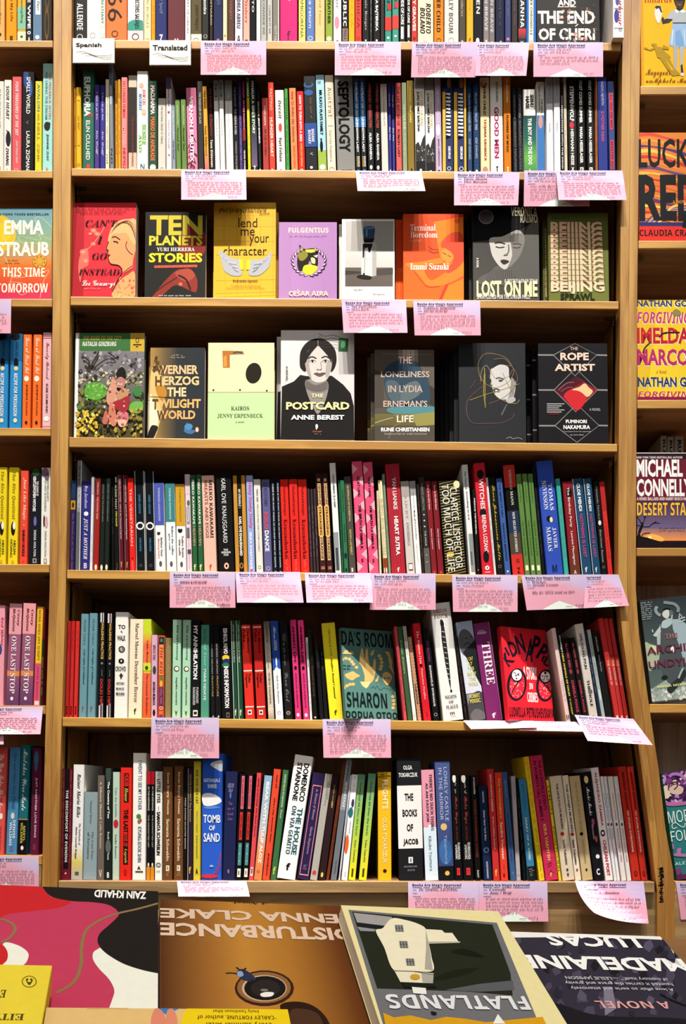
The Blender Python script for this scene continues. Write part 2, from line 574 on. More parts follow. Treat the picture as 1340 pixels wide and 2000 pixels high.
# ---------------------------------------------------------------- books standing with their spines out
# one line per book:  x-left x-right y-top lean kind colour ; what it looks like ; what is printed on the spine
# kind: p paperback, h hardback.  print items, separated by |, percentages run down (t) and across (w) the spine:
#   T<style> colour t0 t1 w0 w1 words (reading down)    H<style> the same, upright    B colour t0 t1 w0 w1 band
#   G colour colour t0 t1 blend    D colour t w r disc    R colour t w r ring    Q colour t0 t1 w0 w1 small illegible line    E colour t w ru rt oval
ROWS = {}  # grey heads on white spines and same-hue darker heads paint in shelf shade
ROWS['M1'] = '''
139 169 -112 0 p 232323 ; charcoal paperback, big white capitals ; Tb efefef 60 86 22 70 ALLENDE|R c8c8c8 93 45 22|T aaa 97 99 20 70 LIBROS
169.5 195 -112 0 p f2f0ec ; plain white paperback with a grey ring emblem ; R 999 91 45 20|T 999 96 99 25 70 LIBROS|Tb b33 20 55 25 75 LATINOAMERICA
195 206 -110 0 p eeeade ; slim white paperback with teal capitals and pencil strokes ; Tb 2a7468 56 80 25 75 BESTIARY|Q 333 82 94 10 90|R 888 95 50 26
206.5 248 -112 0 p ea7038 ; broad orange paperback with black brush numerals ; Tj 1a1210 18 77 8 78 2666|R 2a1a12 89 42 14|T 2a1a12 94 98 30 60 libros
249 280 -112 0 p f3ece8 ; white paperback with a teal hill and pink foot ; B f2c2ca 88 100 0 100|E 3d9080 82 60 70 7|B f2c2ca 86 100 0 100|Tb 2a2a2a 50 84 40 75 DETECTIVES SALVAJES|R 333 92 50 20
281 295 -110 0 p efe0ac ; cream paperback with thin olive capitals ; T 8a7a30 30 83 20 70 JORGE LUIS BORGES|R 777 95 50 26
295.5 303 -108 0 p e89a20 ; very thin amber paperback without lettering ; Q a86010 60 90 30 70
304 326 -112 0 p 2a3068 ; navy paperback with a white numeral seven ; Hk f4f4f4 90 97 35 65 7|Q 9aa 20 70 30 70
327 361 -112 0 p 5c222c ; wide plain maroon paperback ; Q d8c0a0 0 25 30 70|Hb f0e0d0 93 98 40 62 M
361.5 372.5 -110 0 p eceae6 ; slim white paperback with small grey capitals ; T 777 40 88 30 70 COUNTRY OF ORIGIN
373 394 -112 0 p 54482a ; olive-brown paperback topped by a zigzag pattern ; B f0e8e0 0 52 0 100|B 4a8a50 46 49 0 100|B e0a0a0 42 45 0 100|T 28240e 60 85 30 70 JORDAN MARQUEZ|B f0e8d0 89 100 0 100|R 555 95 45 22
394.5 408 -110 0 p 1e1e1e ; thin black paperback with white lowercase lettering ; Tb efefef 48 70 25 70 a la sombra|R bbb 92 50 26
409 416 -108 0 p 241a14 ; thin brown-black paperback with tiny cream type ; T d8c8a8 50 80 25 75 BESTIARIO
416.5 435 -112 0 p 2a2f58 ; dark navy paperback with a pink flame emblem ; D d8688a 94 50 16|Q 99a 10 60 30 70
435.5 444 -110 0 p efe0b8 ; thin cream paperback with an orange dot ; D e08030 91 50 26
445 458 -112 0 p 583a30 ; brown paperback with faint red script ; Tc c86858 35 75 25 75 Dear Stranger
458.5 474 -112 0 p e2dcf2 ; pale lilac paperback with heavy black capitals ; Tb 1a1a22 48 83 25 72 ANDREA ABREU|Hb 1a1a22 90 97 25 75 A
475 488 -110 0 p f0b6a6 ; peach paperback with red script ; Ti c84838 30 78 25 75 Paula Sisters|D 8a2828 96 50 30
488.5 500 -112 0 p 15161a ; thin black paperback with a white foot emblem ; Tb d0d0d0 45 68 30 70 INTO|D eee 98 50 28
500.5 509 -108 0 p f0ebe6 ; very thin off-white paperback without lettering ; Q bbb 30 60 30 70
509.5 521 -110 0 p b6b6b4 ; pale grey paperback with grey capitals, darker text ; T 555 56 90 30 70 CONVERSE WE
521.5 532 -110 0 p c4c4c2 ; pale grey paperback with grey capitals, thinner twin ; T 666 60 88 30 70 CONCRETE WE
532.5 545.5 -110 0 p 86827a ; stone grey paperback with white edge ; B e8e4dc 0 100 86 100|T ddd 80 98 30 60 GUT ULT
546.5 581 -112 0 p d21a72 ; wide magenta paperback with dark bird emblem ; Tb efd0dc 30 56 40 62 ngo|Hb 5a0a30 85 94 40 60 f
583 597 -112 0 p eedc72 ; yellow-cream paperback with thin green capitals ; T 4a4a20 10 92 25 70 SANTIAGO H. AMIGORENA
598 614.5 -112 0 p 5876b8 ; mid-blue paperback with white lowercase type ; T e8eef8 20 82 30 70 the absolute return|R dde 92 50 24
615 634.5 -112 0 p f0b982 ; peach-orange paperback with rust type ; Tn b85a28 20 80 35 65 The Vanguard Time
635.5 650 -112 0 p 87a03c ; olive green paperback with black capitals ; Tk 1c200c 40 78 28 72 SPLIT FEATHER|D f4f4e8 92 50 32
651 667 -112 0 p efe9e6 ; white paperback with a pink brush smear ; Tb 9a8a8a 40 65 30 70 Dolor|E d88aa0 78 45 30 6|D b83030 96 50 14
668 680.5 -112 0 p 1a1a1e ; black paperback, tall white bold capitals ; Tb f4f4f4 34 80 18 74 REPUBLIC|B 8a7a74 82 94 5 95|T 222 83 93 20 80 MARIA
681 693 -110 0 p f0a820 ; bright amber paperback without lettering ; Q c88010 40 80 30 70
693.5 706.5 -112 0 p d2332a ; scarlet paperback with black capitals ; Tn 1c1010 20 83 28 70 TINA BARBEZA|R 7a1a14 93 50 22
708 721 -112 0 p 1c1c1e ; black paperback with small grey serif title ; Ts a8a8a8 35 85 28 70 Jorge Luis Borges|D ddd 95 50 14
721.5 728 -108 0 p 20201e ; very thin black paperback with dotted type ; Q 999 30 85 30 70
729 742.5 -112 0 p 161616 ; black paperback with a red head and white capitals ; B d2362c 0 48 0 100|Tk f4f4f4 38 86 22 72 CRISTINA BAJTERSKA|D eee 95 50 16
743 751 -110 0 p 1e1816 ; very thin black paperback with faint red marks ; Q a33 30 60 30 70
752 765 -112 0 p 3a9282 ; teal paperback with a red block, first copy ; Tb 1c1c1c 40 65 20 78 ACHARYA|B d83a34 71 84 0 100|B c03a34 58 64 40 100|D eee 91 50 20
766 779 -112 0 p 3a9282 ; teal paperback with a red block, second copy ; Tb 1c1c1c 40 65 20 78 ACHARYA|B d83a34 71 84 0 100|B c03a34 58 64 40 100|D eee 91 50 20
780 792.5 -110 0 p 141414 ; black paperback with white column of type, first copy ; Tk eee 40 78 25 75 THE GUIDE OF LORE|B e8e8e8 80 92 25 70|D eee 96 50 16
793.5 803 -110 0 p 141414 ; black paperback with white column of type, second copy ; Tk eee 40 78 25 75 THE GUIDE OF LORE|B e8e8e8 80 92 25 70|D eee 96 50 16
803.5 815 -112 0 p ca3228 ; brick red paperback, heavy white capitals ; Tk f4ece4 30 86 20 76 COWBOY GRAVES|D 8a1a14 93 50 28
816 847 -112 0 p f0e5ca ; broad cream paperback with handwritten black name ; Tj 181410 58 87 52 84 ROBERTO|Tj 181410 62 87 14 46 BOLANO|T b8a060 94 97 30 62 poet|Q c8b890 5 50 30 70
848 867 -112 0 p e78926 ; orange paperback with tall black capitals ; Tb 2a1c10 30 85 25 68 OCTOBER CHILD|R 3a2010 93 48 22
868 896 -112 0 p eae5de ; white paperback with light grey capitals ; Tb 6a6460 40 87 30 62 HEMLEY BOUM|R aaa 94 48 18
896.5 910 -112 0 p 4a4338 ; olive-grey paperback with tiny cream type ; T c8bc98 48 70 30 70 the hidden lore|D bbb 94 50 18
911 924.5 -112 0 p efb022 ; golden yellow paperback with a red bird ; Hb a83010 92 97 30 70 f|Q d89010 20 70 35 65
925 943 -112 0 p 191b24 ; black paperback with a white wedge emblem ; Tb ddd 55 68 30 70 EN|E eee 94 45 20 3
944 955 -110 0 p 857e7e ; grey-taupe distressed paperback, paler copy ; Tb d0caca 30 85 25 75 FIFTEEN BRAVE|D ccc 95 50 22
955.5 967 -110 0 p 787276 ; grey-taupe distressed paperback, darker copy ; Tb c4c0c4 30 85 25 75 FIFTEEN BRAVE|D ccc 95 50 22
968 985 -112 0 p 20243c ; midnight blue paperback with no visible lettering ; Q 667 40 80 30 70|D aab 95 60 12
986 998 -110 0 p 303a6a ; indigo paperback with a small pink emblem ; D d07090 93 50 26|Q 889 30 70 30 70
999 1011.5 -110 0 p 2a2222 ; plain dark brown paperback ; Q 866 30 80 30 70
1012 1027.5 -112 0 p 24262c ; charcoal paperback with a red glowing rectangle ; Tb eee 48 82 28 76 MANHA|G c82a30 30282c 83 93 |Hb ddd 95 99 30 65 K
1028 1048 -112 0 p 2a68ba ; blue paperback with a cream centre strip ; B eee4c8 0 100 25 72|Tb 3a3a34 40 88 32 62 JUNIPER CHRONICLE|R 666 95 48 16
'''
ROWS['M1X'] = '''
1199 1224 -118 0 p e8e8ec ; white paperback jutting out, blue sketches on its spine ; Ti c02838 54 88 46 84 Cortazar|E 4a4a90 78 32 22 7|E 5a5aa0 62 40 18 5|R 333 92 66 12|B 999 70 70.6 10 90|B 999 90 90.6 10 90
'''
ROWS['M2'] = '''
140 148.5 173 -1 p d69a22 ; amber paperback with an outlined spine panel ; B 8a5a08 15 16 20 80|B 8a5a08 68 69 20 80|B 8a5a08 16 68 20 26|B 8a5a08 16 68 74 80|T 3a2808 34 50 35 65 GO WEST|R 6a4808 91 50 28
149.5 159.5 172 -1 p e8b222 ; bright yellow paperback with an outlined spine panel ; B 9a6a08 15 16 20 80|B 9a6a08 68 69 20 80|B 9a6a08 16 68 20 26|B 9a6a08 16 68 74 80|T 3a2808 34 50 35 65 GO WEST|R 6a4808 91 50 28
161 183.5 135 0 p 2a6656 ; tall dark green paperback, huge white word ; Tk f4f2ea 7 45 12 68 EUPHORIA|Tj c84020 42 46 50 90 xx|Tl e8e8dc 49 87 28 64 ELIN CULLHED|B d0402a 91 95 36 62
185 194.5 167 0 p 473684 ; violet paperback with lilac script, first copy ; Ti d8d0f0 8 40 30 70 I love to go Iris|Ti d8d0f0 52 80 30 70 Iris Wolff|D f0e060 97 60 20
195 205 166 0 p 3a388e ; violet-blue paperback with lilac script, second copy ; Ti d8d0f0 8 40 30 70 I love to go Iris|Ti d8d0f0 52 80 30 70 Iris Wolff|D f0e060 97 60 20
206 213.5 156 0 p efe6c6 ; cream paperback with green and rust type ; Tb 3a5a3a 18 46 30 70 The Houseguest|Ti b06030 48 75 30 70 Amparo Davila|Tb 666 80 90 30 70 nd
214.5 223 124 -3 p 79838f ; tall steel-grey paperback leaning slightly ; Tb 14181c 5 20 25 75 EARLY LIGHT|Tb dfe4e8 21 38 25 75 OSAMU DAZAI|Tb 222 78 92 30 70 ND
224.5 230.5 156 -1 p cf8c22 ; thin dark amber paperback ; Q 6a4008 15 80 30 70
231 236.5 156 -1 p dba62a ; thin light amber paperback ; Q 7a5008 15 80 30 70
237 249 152 0 p f08484 ; coral pink paperback with red capitals ; Tl d03038 4 42 22 74 NO LONGER HUMAN|Tl f8b0b0 44 72 22 74 OSAMU DAZAI|Tl c03040 74 96 22 74 NDP957
250 267 146 0 p c6b9a6 ; beige paperback wrapped in a black centre band ; B 2a2422 12 78 0 100|T 9a3030 42 78 40 62 THE ANTHRACITE LISTENER|Tb b04038 78 92 40 60 OF MADRONES
267.5 289.5 140 0 p f4f2ea ; white paperback with childlike coloured letters ; Tj c83a30 18 34 50 80 DOM CAS-|Tj 3a78b8 22 38 16 46 MURRO|E e0a890 14 40 22 2.5|E e0b898 40 62 22 3|Tj 78c058 52 72 46 84 MACHADO DE|Tj 88c868 62 80 14 44 ASSIS|Hb 4a6a8a 91 96 30 70 N
290 307 158 0 p 204c3a ; dark green paperback with pink and orange capitals ; Tk f0d8dc 5 36 22 74 MACUNAIMA|Tk e8703a 39 86 22 74 MARIO DE ANDRADE|D f2efe4 93 50 36
308 323.5 191 0 p cfcbc2 ; short pale grey paperback with fine capitals ; T 6a6660 10 60 38 62 THE NATURAL ORDER OF THINGS|R 777 93 50 18
324.5 335.5 150 -1 p e6d8e2 ; pale lilac paperback with a shaded violet head ; B 50486a 0 12 0 100|Ti 4a3a5a 4 30 28 70 The Morning Bird|Tn 9a8a9a 44 74 30 65 Clarice for Google|D c04a4a 36 50 22|D c08080 80 50 18
336 343.5 203 -2 p 8a98a8 ; thin blue-grey paperback ; T e8eef4 10 50 30 70 EVELIO ROSERO|Ti 3a4450 52 78 28 72 Fort Dread
344.5 354.5 195 -3 p 668848 ; fern green paperback with dark title, first copy ; T d8e0c0 8 34 35 65 DANIELLE DUTTON|Ti 28381c 38 70 30 70 Second Star
355.5 366 195 -3 p 668848 ; fern green paperback with dark title, second copy ; T d8e0c0 8 34 35 65 DANIELLE DUTTON|Ti 28381c 38 70 30 70 Second Star
366.5 386.5 170 -4 p ef84ac ; hot pink paperback with black tiger stripes ; Q1|Tk fdf6f8 10 86 28 66 VERNON SUBUTEX
387.5 399 160 -3 p 2c2a2a ; charcoal paperback with a pink foot label ; Tl b8b0a8 12 46 30 68 THE PASSENGER OF GLASS|B e07a90 95 99 20 80
400 409 170 -5 p e8a63a ; orange paperback running to pink at the foot ; G e8a63a d85a78 70 100 |Tb 3a2412 5 26 24 74 The Faces|Tb 5a3420 45 80 24 74 Tove Ditlevsen
410 420 161 -5 p 211a1a ; black paperback with dull red title and white name ; Ti a83838 6 58 24 74 The Trouble with Happiness|Tb f0ece4 62 92 22 72 Tove Ditlevsen
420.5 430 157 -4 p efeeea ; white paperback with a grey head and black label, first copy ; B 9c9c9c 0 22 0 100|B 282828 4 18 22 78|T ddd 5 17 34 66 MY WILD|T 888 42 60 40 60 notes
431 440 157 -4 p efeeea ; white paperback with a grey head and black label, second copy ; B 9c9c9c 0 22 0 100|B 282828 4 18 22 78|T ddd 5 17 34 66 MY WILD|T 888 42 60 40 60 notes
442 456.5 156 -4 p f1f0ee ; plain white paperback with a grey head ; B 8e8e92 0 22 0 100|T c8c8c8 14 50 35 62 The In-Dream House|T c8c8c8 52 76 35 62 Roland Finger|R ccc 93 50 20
457 467.5 161 -4 p 1b1b1d ; black paperback with grey capitals and white disc ; Tl 8a8a8a 4 26 30 66 THE RANKLED|Tl c8c8c8 28 56 28 68 THE ENDING IN RED|Tl 9a9a9a 64 94 30 66 MARIANA ENRIQUEZ|D e8e8e8 97 50 28
468 475 148 -4 p 4a3a7a ; thin purple paperback ; Q a89acc 20 90 30 70
475.5 481.5 152 -3 p 22161e ; thin black paperback with pink capitals ; Tk e04a7a 4 22 20 80 ERNAUX|Tk e86a90 24 54 20 80 SIMPLE PASSION|B 8a2018 54 66 0 100|Tb eee 76 98 22 78 SEVEN STORIES
484.5 490.5 153 -4 p d8d222 ; thin lime-yellow paperback with a green head ; B 4a7a2a 0 21 0 100|Tk f0f0c8 5 20 20 80 ERNAUX|Tb e08a20 22 34 20 80 EXTERIORS|Q a8a010 60 95 30 70
492 504 152 -5 p 1c2a22 ; black-green paperback, plaid lower half ; G 2a3a3a 6a5a7a 50 92 |Tk eef0e8 3 58 26 72 ERNAUX A GIRL'S STORY|Hk f0f0f0 91 97 30 66 7
505 511.5 161 -5 p 151515 ; thin black paperback with white bold capitals ; Tb c8a888 20 36 22 76 VISITATION|Tk f0f0f0 38 66 20 78 JENNY ERPENBECK|D ddd 94 50 20
514 526 192 -3 p a83a36 ; short brick red paperback ; Tb f0d0c0 10 36 34 62 CAROLINE LAMARCHE|Ti 5a1a18 40 76 28 68 My Life as Edgar
526.5 538 159 -4 p e1412f ; vermilion paperback with thin white capitals ; Tl f4b0a0 7 30 24 74 FASTING|Tl f8ece4 38 80 24 74 HUNGER HEART|Hb f8e8e0 93 97 35 65 B
540.5 558 175 -4 p efe6e0 ; white paperback with a handwritten black title ; Tj 3a3430 12 34 34 72 Deceit|E c84838 44 52 20 5|Tj 3a3430 56 84 32 68 Yuri Felsen|Hb 222 93 98 30 66 A
559 566 173 -4 p 4a9c48 ; thin grass green paperback ; T 1a3a1a 10 36 28 72 TONYLEE|Q 1a4a1a 42 90 30 70|D e8f0c0 96 50 22
569 582.5 170 -5 p ef8e58 ; orange paperback with red-brown title ; Tj a83420 4 62 28 70 How To Order the Universe|Tn c83828 66 92 28 70 MARIA JOSE FERRADA|D f4d0b0 95 50 26
583 596.5 177 -4 p e22a28 ; bright red paperback with white capitals ; Tk f8ece8 5 60 30 68 HOW TO TURN INTO A BIRD|Tb f0c060 62 90 30 66 MARIA JOSE FERRADA|D e8b0a0 94 50 26
597.5 621 149 -5 p 1c1f24 ; black paperback with blue lace and blue label ; E 2a5a98 9 40 44 3|E 1c1f24 8 40 30 2|E 2a5a98 17 40 38 3|Q 9a6a30 22 44 48 66|B 2a4c94 48 72 0 100|Tb e8e8f0 54 67 56 80 MADAME|Tb e8e8f0 55 69 26 50 BOVARY|Q ccc 78 81 20 80|D eee 93 48 12
622 639 145.5 -6 p a8d6ea ; sky blue paperback with a man on grass ; B 9cb850 75 100 0 100|T 333 6 9 20 75 tilted axis|Tk 14181c 15 60 34 70 MR KATO PLAYS FAMILY|E 14140f 71 45 18 6|D 14140f 64 44 11|D f2f0e0 92 50 34
640 657 145 -6 p efe3ca ; cream paperback with typewriter title ; Tm 6a5a44 12 42 28 72 Austral|Tm 8a7860 55 86 32 64 Carlos Fonseca|B b8a88a 50 50.5 20 80|R d0a090 94 50 30
659 694.5 148 -6 p 8b8b8a ; thick grey paperback with one huge black word ; H 5a5a5a 0.5 3.5 15 80 JON FOSSE|Tk 121212 5 77 14 78 SEPTOLOGY|Hb 2a2a2a 94.5 97 25 80 TRANSIT
695.5 705.5 153 -5 p 14161c ; black paperback with a blue head, first copy ; B 2a66a6 0 48 0 100|B 3a7ab8 24 50 0 100|Tk f4f4f4 4 76 26 68 PORTRAIT OF AN UNKNOWN LADY|Tb eee 80 91 52 82 MARIA|Tb d8b048 80 91 18 48 GAINZA|D 3a7ac0 95 50 28
706.5 717.5 153 -5 p 14161c ; black paperback with a blue head, second copy ; B 2a66a6 0 48 0 100|B 3a7ab8 24 50 0 100|Tk f4f4f4 4 76 26 68 PORTRAIT OF AN UNKNOWN LADY|Tb eee 80 91 52 82 MARIA|Tb d8b048 80 91 18 48 GAINZA|D 3a7ac0 95 50 28
719 731.5 152 -4 p 121214 ; black paperback with dull red and white capitals, first copy ; Tk b84440 6 52 30 70 OFFENDED SENSIBILITIES|Tk f4f4f4 57 85 30 70 ALISA GANIEVA|E f0f0f0 92.5 50 22 2.2
733 745 152 -3 p 121214 ; black paperback with dull red and white capitals, second copy ; Tk b84440 6 52 30 70 OFFENDED SENSIBILITIES|Tk f4f4f4 57 85 30 70 ALISA GANIEVA|E f0f0f0 92.5 50 22 2.2
746 759.5 164.5 -4 p d9d3c9 ; pale stone paperback with one fine line of type ; T 5a5650 5 46 38 62 This River That Separates the Two of Us|D 444 97 50 14
760 766 161 -3 p 39388a ; thin indigo paperback, first copy ; Tj d0d0f0 12 26 28 72 Inside Me|Tj d8d8f4 48 62 28 72 Our Fire|E eee 95 50 22 1.5
767 773 161 -3 p 39388a ; thin indigo paperback, second copy ; Tj d0d0f0 12 26 28 72 Inside Me|Tj d8d8f4 48 62 28 72 Our Fire|E eee 95 50 22 1.5
774.5 786 161 -3 p e05c5a ; coral red paperback with dark capitals ; Tl 4a1418 4 46 24 74 THE LIFE BEFORE US|Tl 4a1418 50 80 24 74 ROMAIN GARY|R 6a2020 95 50 26
787 796.5 161 -3 p 8b9b7a ; sage green paperback with pale type ; T e8ecd8 24 50 32 70 NEARLY EVE|Q eef0e0 54 78 30 70
797 810.5 157 -3 p 877030 ; olive-gold paperback with a dark oval ; Tk e8d870 26 44 40 64 THE LIARS|T d0c060 6 22 40 60 ARMEN DAVOUDIAN|E 3a2c10 95 55 18 3
812 831.5 152 -3 p f4f2ee ; white paperback with a black rocky foot, first copy ; B 8a8a8a 0 12 0 100|Tl d8c05a 15 50 54 84 NOT EVEN THE DEAD|Tk 1a1a1a 15 56 16 48 JUAN GOMEZ BARCENA|N 2a2a2a 64 100|D f0f0f0 95 52 12
832.5 850.5 152 -3 p f4f2ee ; white paperback with a black rocky foot, second copy ; B 8a8a8a 0 12 0 100|Tl d8c05a 15 50 54 84 NOT EVEN THE DEAD|Tk 1a1a1a 15 56 16 48 JUAN GOMEZ BARCENA|N 2a2a2a 64 100|D f0f0f0 95 52 12
851.5 864 152 -3 p bfa8c8 ; lilac paperback with a white starburst ; Tl e8def0 5 46 32 66 MAYBE WE'LL BE LOVE|E f4eef8 53 45 34 6|Tl 5a4a68 62 90 32 66 JANA LORENZOTA|E 3a3044 96 50 24 2.4
864.5 886 153 -1 p 27305c ; navy paperback with white piano keys, first copy ; B eeb440 14 100 0 28|E b87a38 5 62 18 5|B 1a1c30 0 10 0 35|K|Tk f0f0f4 70 83 52 74 GEORGI|R ddd 93 60 16
887 911.5 153 -1 p 27305c ; navy paperback with white piano keys, second copy ; B eeb440 14 100 0 26|E b87a38 5 62 18 5|B 1a1c30 0 10 0 35|K|B eeb440 0 100 84 100|Tk f0f0f4 70 83 50 70 GEORGI|R ddd 93 58 16
913.5 923.5 160 -2 p 21406c ; dark blue paperback with black sawtooth edge, first copy ; Z|T c8d0e0 12 52 30 66 YELLOW MAN VALLEY TREE|T b8c4d8 60 82 30 66 KEEP ONWARD|D eee 95 50 20
925 937.5 159 -2 p 21406c ; dark blue paperback with black sawtooth edge, second copy ; Z|T c8d0e0 12 52 30 66 YELLOW MAN VALLEY TREE|T b8c4d8 60 82 30 66 KEEP ONWARD|D eee 95 50 20
939 957.5 151 -2 p e8d8aa ; cream paperback with red capitals and pink swirl ; E d0586a 7 40 34 4|E e8d8aa 6 44 22 2.5|Tk 2a2420 6 38 36 64 DIVINE CHILD|Tb b03a34 42 84 34 66 TATJANA GROMACA|E d89080 95 50 34 4|R 555 92 50 18
959 983.5 148 -2 p f4f3f1 ; white paperback with bold crimson words ; Tb 26222a 6 26 46 64 ARNON GRUNBERG|Tk a81e58 31 82 30 68 GOOD MEN|Hb 1a1a20 90 97 42 60 I
984.5 999 150 -2 p d37a1c ; amber-brown paperback with black capitals ; Tk f4e4c8 3 26 38 68 HA SEONG-NAN|Tk 2a1c0c 39 76 36 68 FLOWERS OF MOLD|Hb f0e8d8 91 97 40 64 I
1003.5 1012 171 -3 p 2a2c30 ; charcoal paperback with grey capitals, first copy ; Tl 8a8c90 8 34 26 74 CANCION|Tl 6a6c70 38 92 26 74 EDUARDO HALFON|D ddd 97 50 26
1013 1021.5 171 -3 p 2a2c30 ; charcoal paperback with grey capitals, second copy ; Tl 8a8c90 8 34 26 74 CANCION|Tl 6a6c70 38 92 26 74 EDUARDO HALFON|D ddd 97 50 26
1024.5 1049 174 -3 p f4f2ee ; white-topped paperback with green landscape below ; G 1f4a4e 2a6a58 30 60 |G 2a6a58 6ab24a 58 78 |G 6ab24a 2a7a58 78 100 |Tk 1c1c1c 6 20 56 86 SEISHU|Tk 1c1c1c 8 22 20 50 HASE|Tk f4f4ee 33 86 34 66 THE BOY AND THE DOG|Hb ddd 91 97 40 62 b
1050 1065.5 158 -2 p efece8 ; white paperback with a blue lower part and rock ; B 3a74b6 35 100 0 100|E c09080 42 50 30 7|Tb 4a4648 5 30 26 46 MEN OF SLENDER|Tb 4a4648 18 33 58 78 THE WELL|E e8eef4 96 52 18 2
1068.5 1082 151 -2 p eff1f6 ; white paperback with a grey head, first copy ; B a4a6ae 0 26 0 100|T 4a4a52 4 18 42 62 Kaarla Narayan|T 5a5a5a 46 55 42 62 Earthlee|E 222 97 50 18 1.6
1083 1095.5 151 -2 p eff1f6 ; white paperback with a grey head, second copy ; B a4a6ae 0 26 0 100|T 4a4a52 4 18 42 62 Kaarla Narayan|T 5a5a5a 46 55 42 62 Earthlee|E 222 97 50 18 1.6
1096 1102 162 -2 p 1a1a1a ; thin black paperback with white capitals ; Tk d8d8d8 14 92 25 75 CONVERSATIONS WITH THE DEAD
1103 1109.5 150 -3 p d6cab0 ; thin beige paperback without lettering ; Q a89a80 30 80 35 65
1111 1128.5 150 -3 p 161616 ; black paperback with tall white capitals and red figure ; Hb 8a3030 4 7 30 62 THE|Tk f0eee8 9 44 24 72 STEPPENWOLF|E c83040 48 44 26 3.5|Tk e8e4dc 52 88 28 66 HERMANN HESSE|Hb e8e4dc 90 94 30 66 X|B e8e0cc 95 100 0 100|T 333 96 99 20 80 PENGUIN
1129.5 1145 149 -3 p 141414 ; black paperback with bold white capitals, first copy ; Tk f2f2ee 4 46 28 68 FIRST COMES SUMMER|Tk f2f2ee 50 86 28 68 MARIA HESSELAGER|B e8e4d8 90 96 26 72|Hb 222 91 95 36 62 R
1148 1162.5 149 -3 p 141414 ; black paperback with bold white capitals, second copy ; Tk f2f2ee 4 46 28 68 FIRST COMES SUMMER|Tk f2f2ee 50 86 28 68 MARIA HESSELAGER|B e8e4d8 90 96 26 72|Hb 222 91 95 36 62 R
1163.5 1169 150 -2 p a05c2c ; thin rust-brown paperback ; Q 6a3410 30 80 30 70
1169.5 1188.5 150 -3 p 2a3888 ; royal blue paperback with pink capitals ; Tl c8ccec 4 28 36 66 VIGDIS HJORTH|Tl d0588a 34 64 36 66 IS MOTHER DEAD|Hb f0f0f8 93 97 36 64 A
1191 1203.5 158 -4 p 3a4a82 ; steel blue paperback with two red labels ; B d8404c 12 50 22 76|Tj 1c1420 13 49 34 66 ALL THIS THE WAY|B d8404c 61 91 22 76|Tj 1c1420 62 90 34 66 MARTIN NO
'''
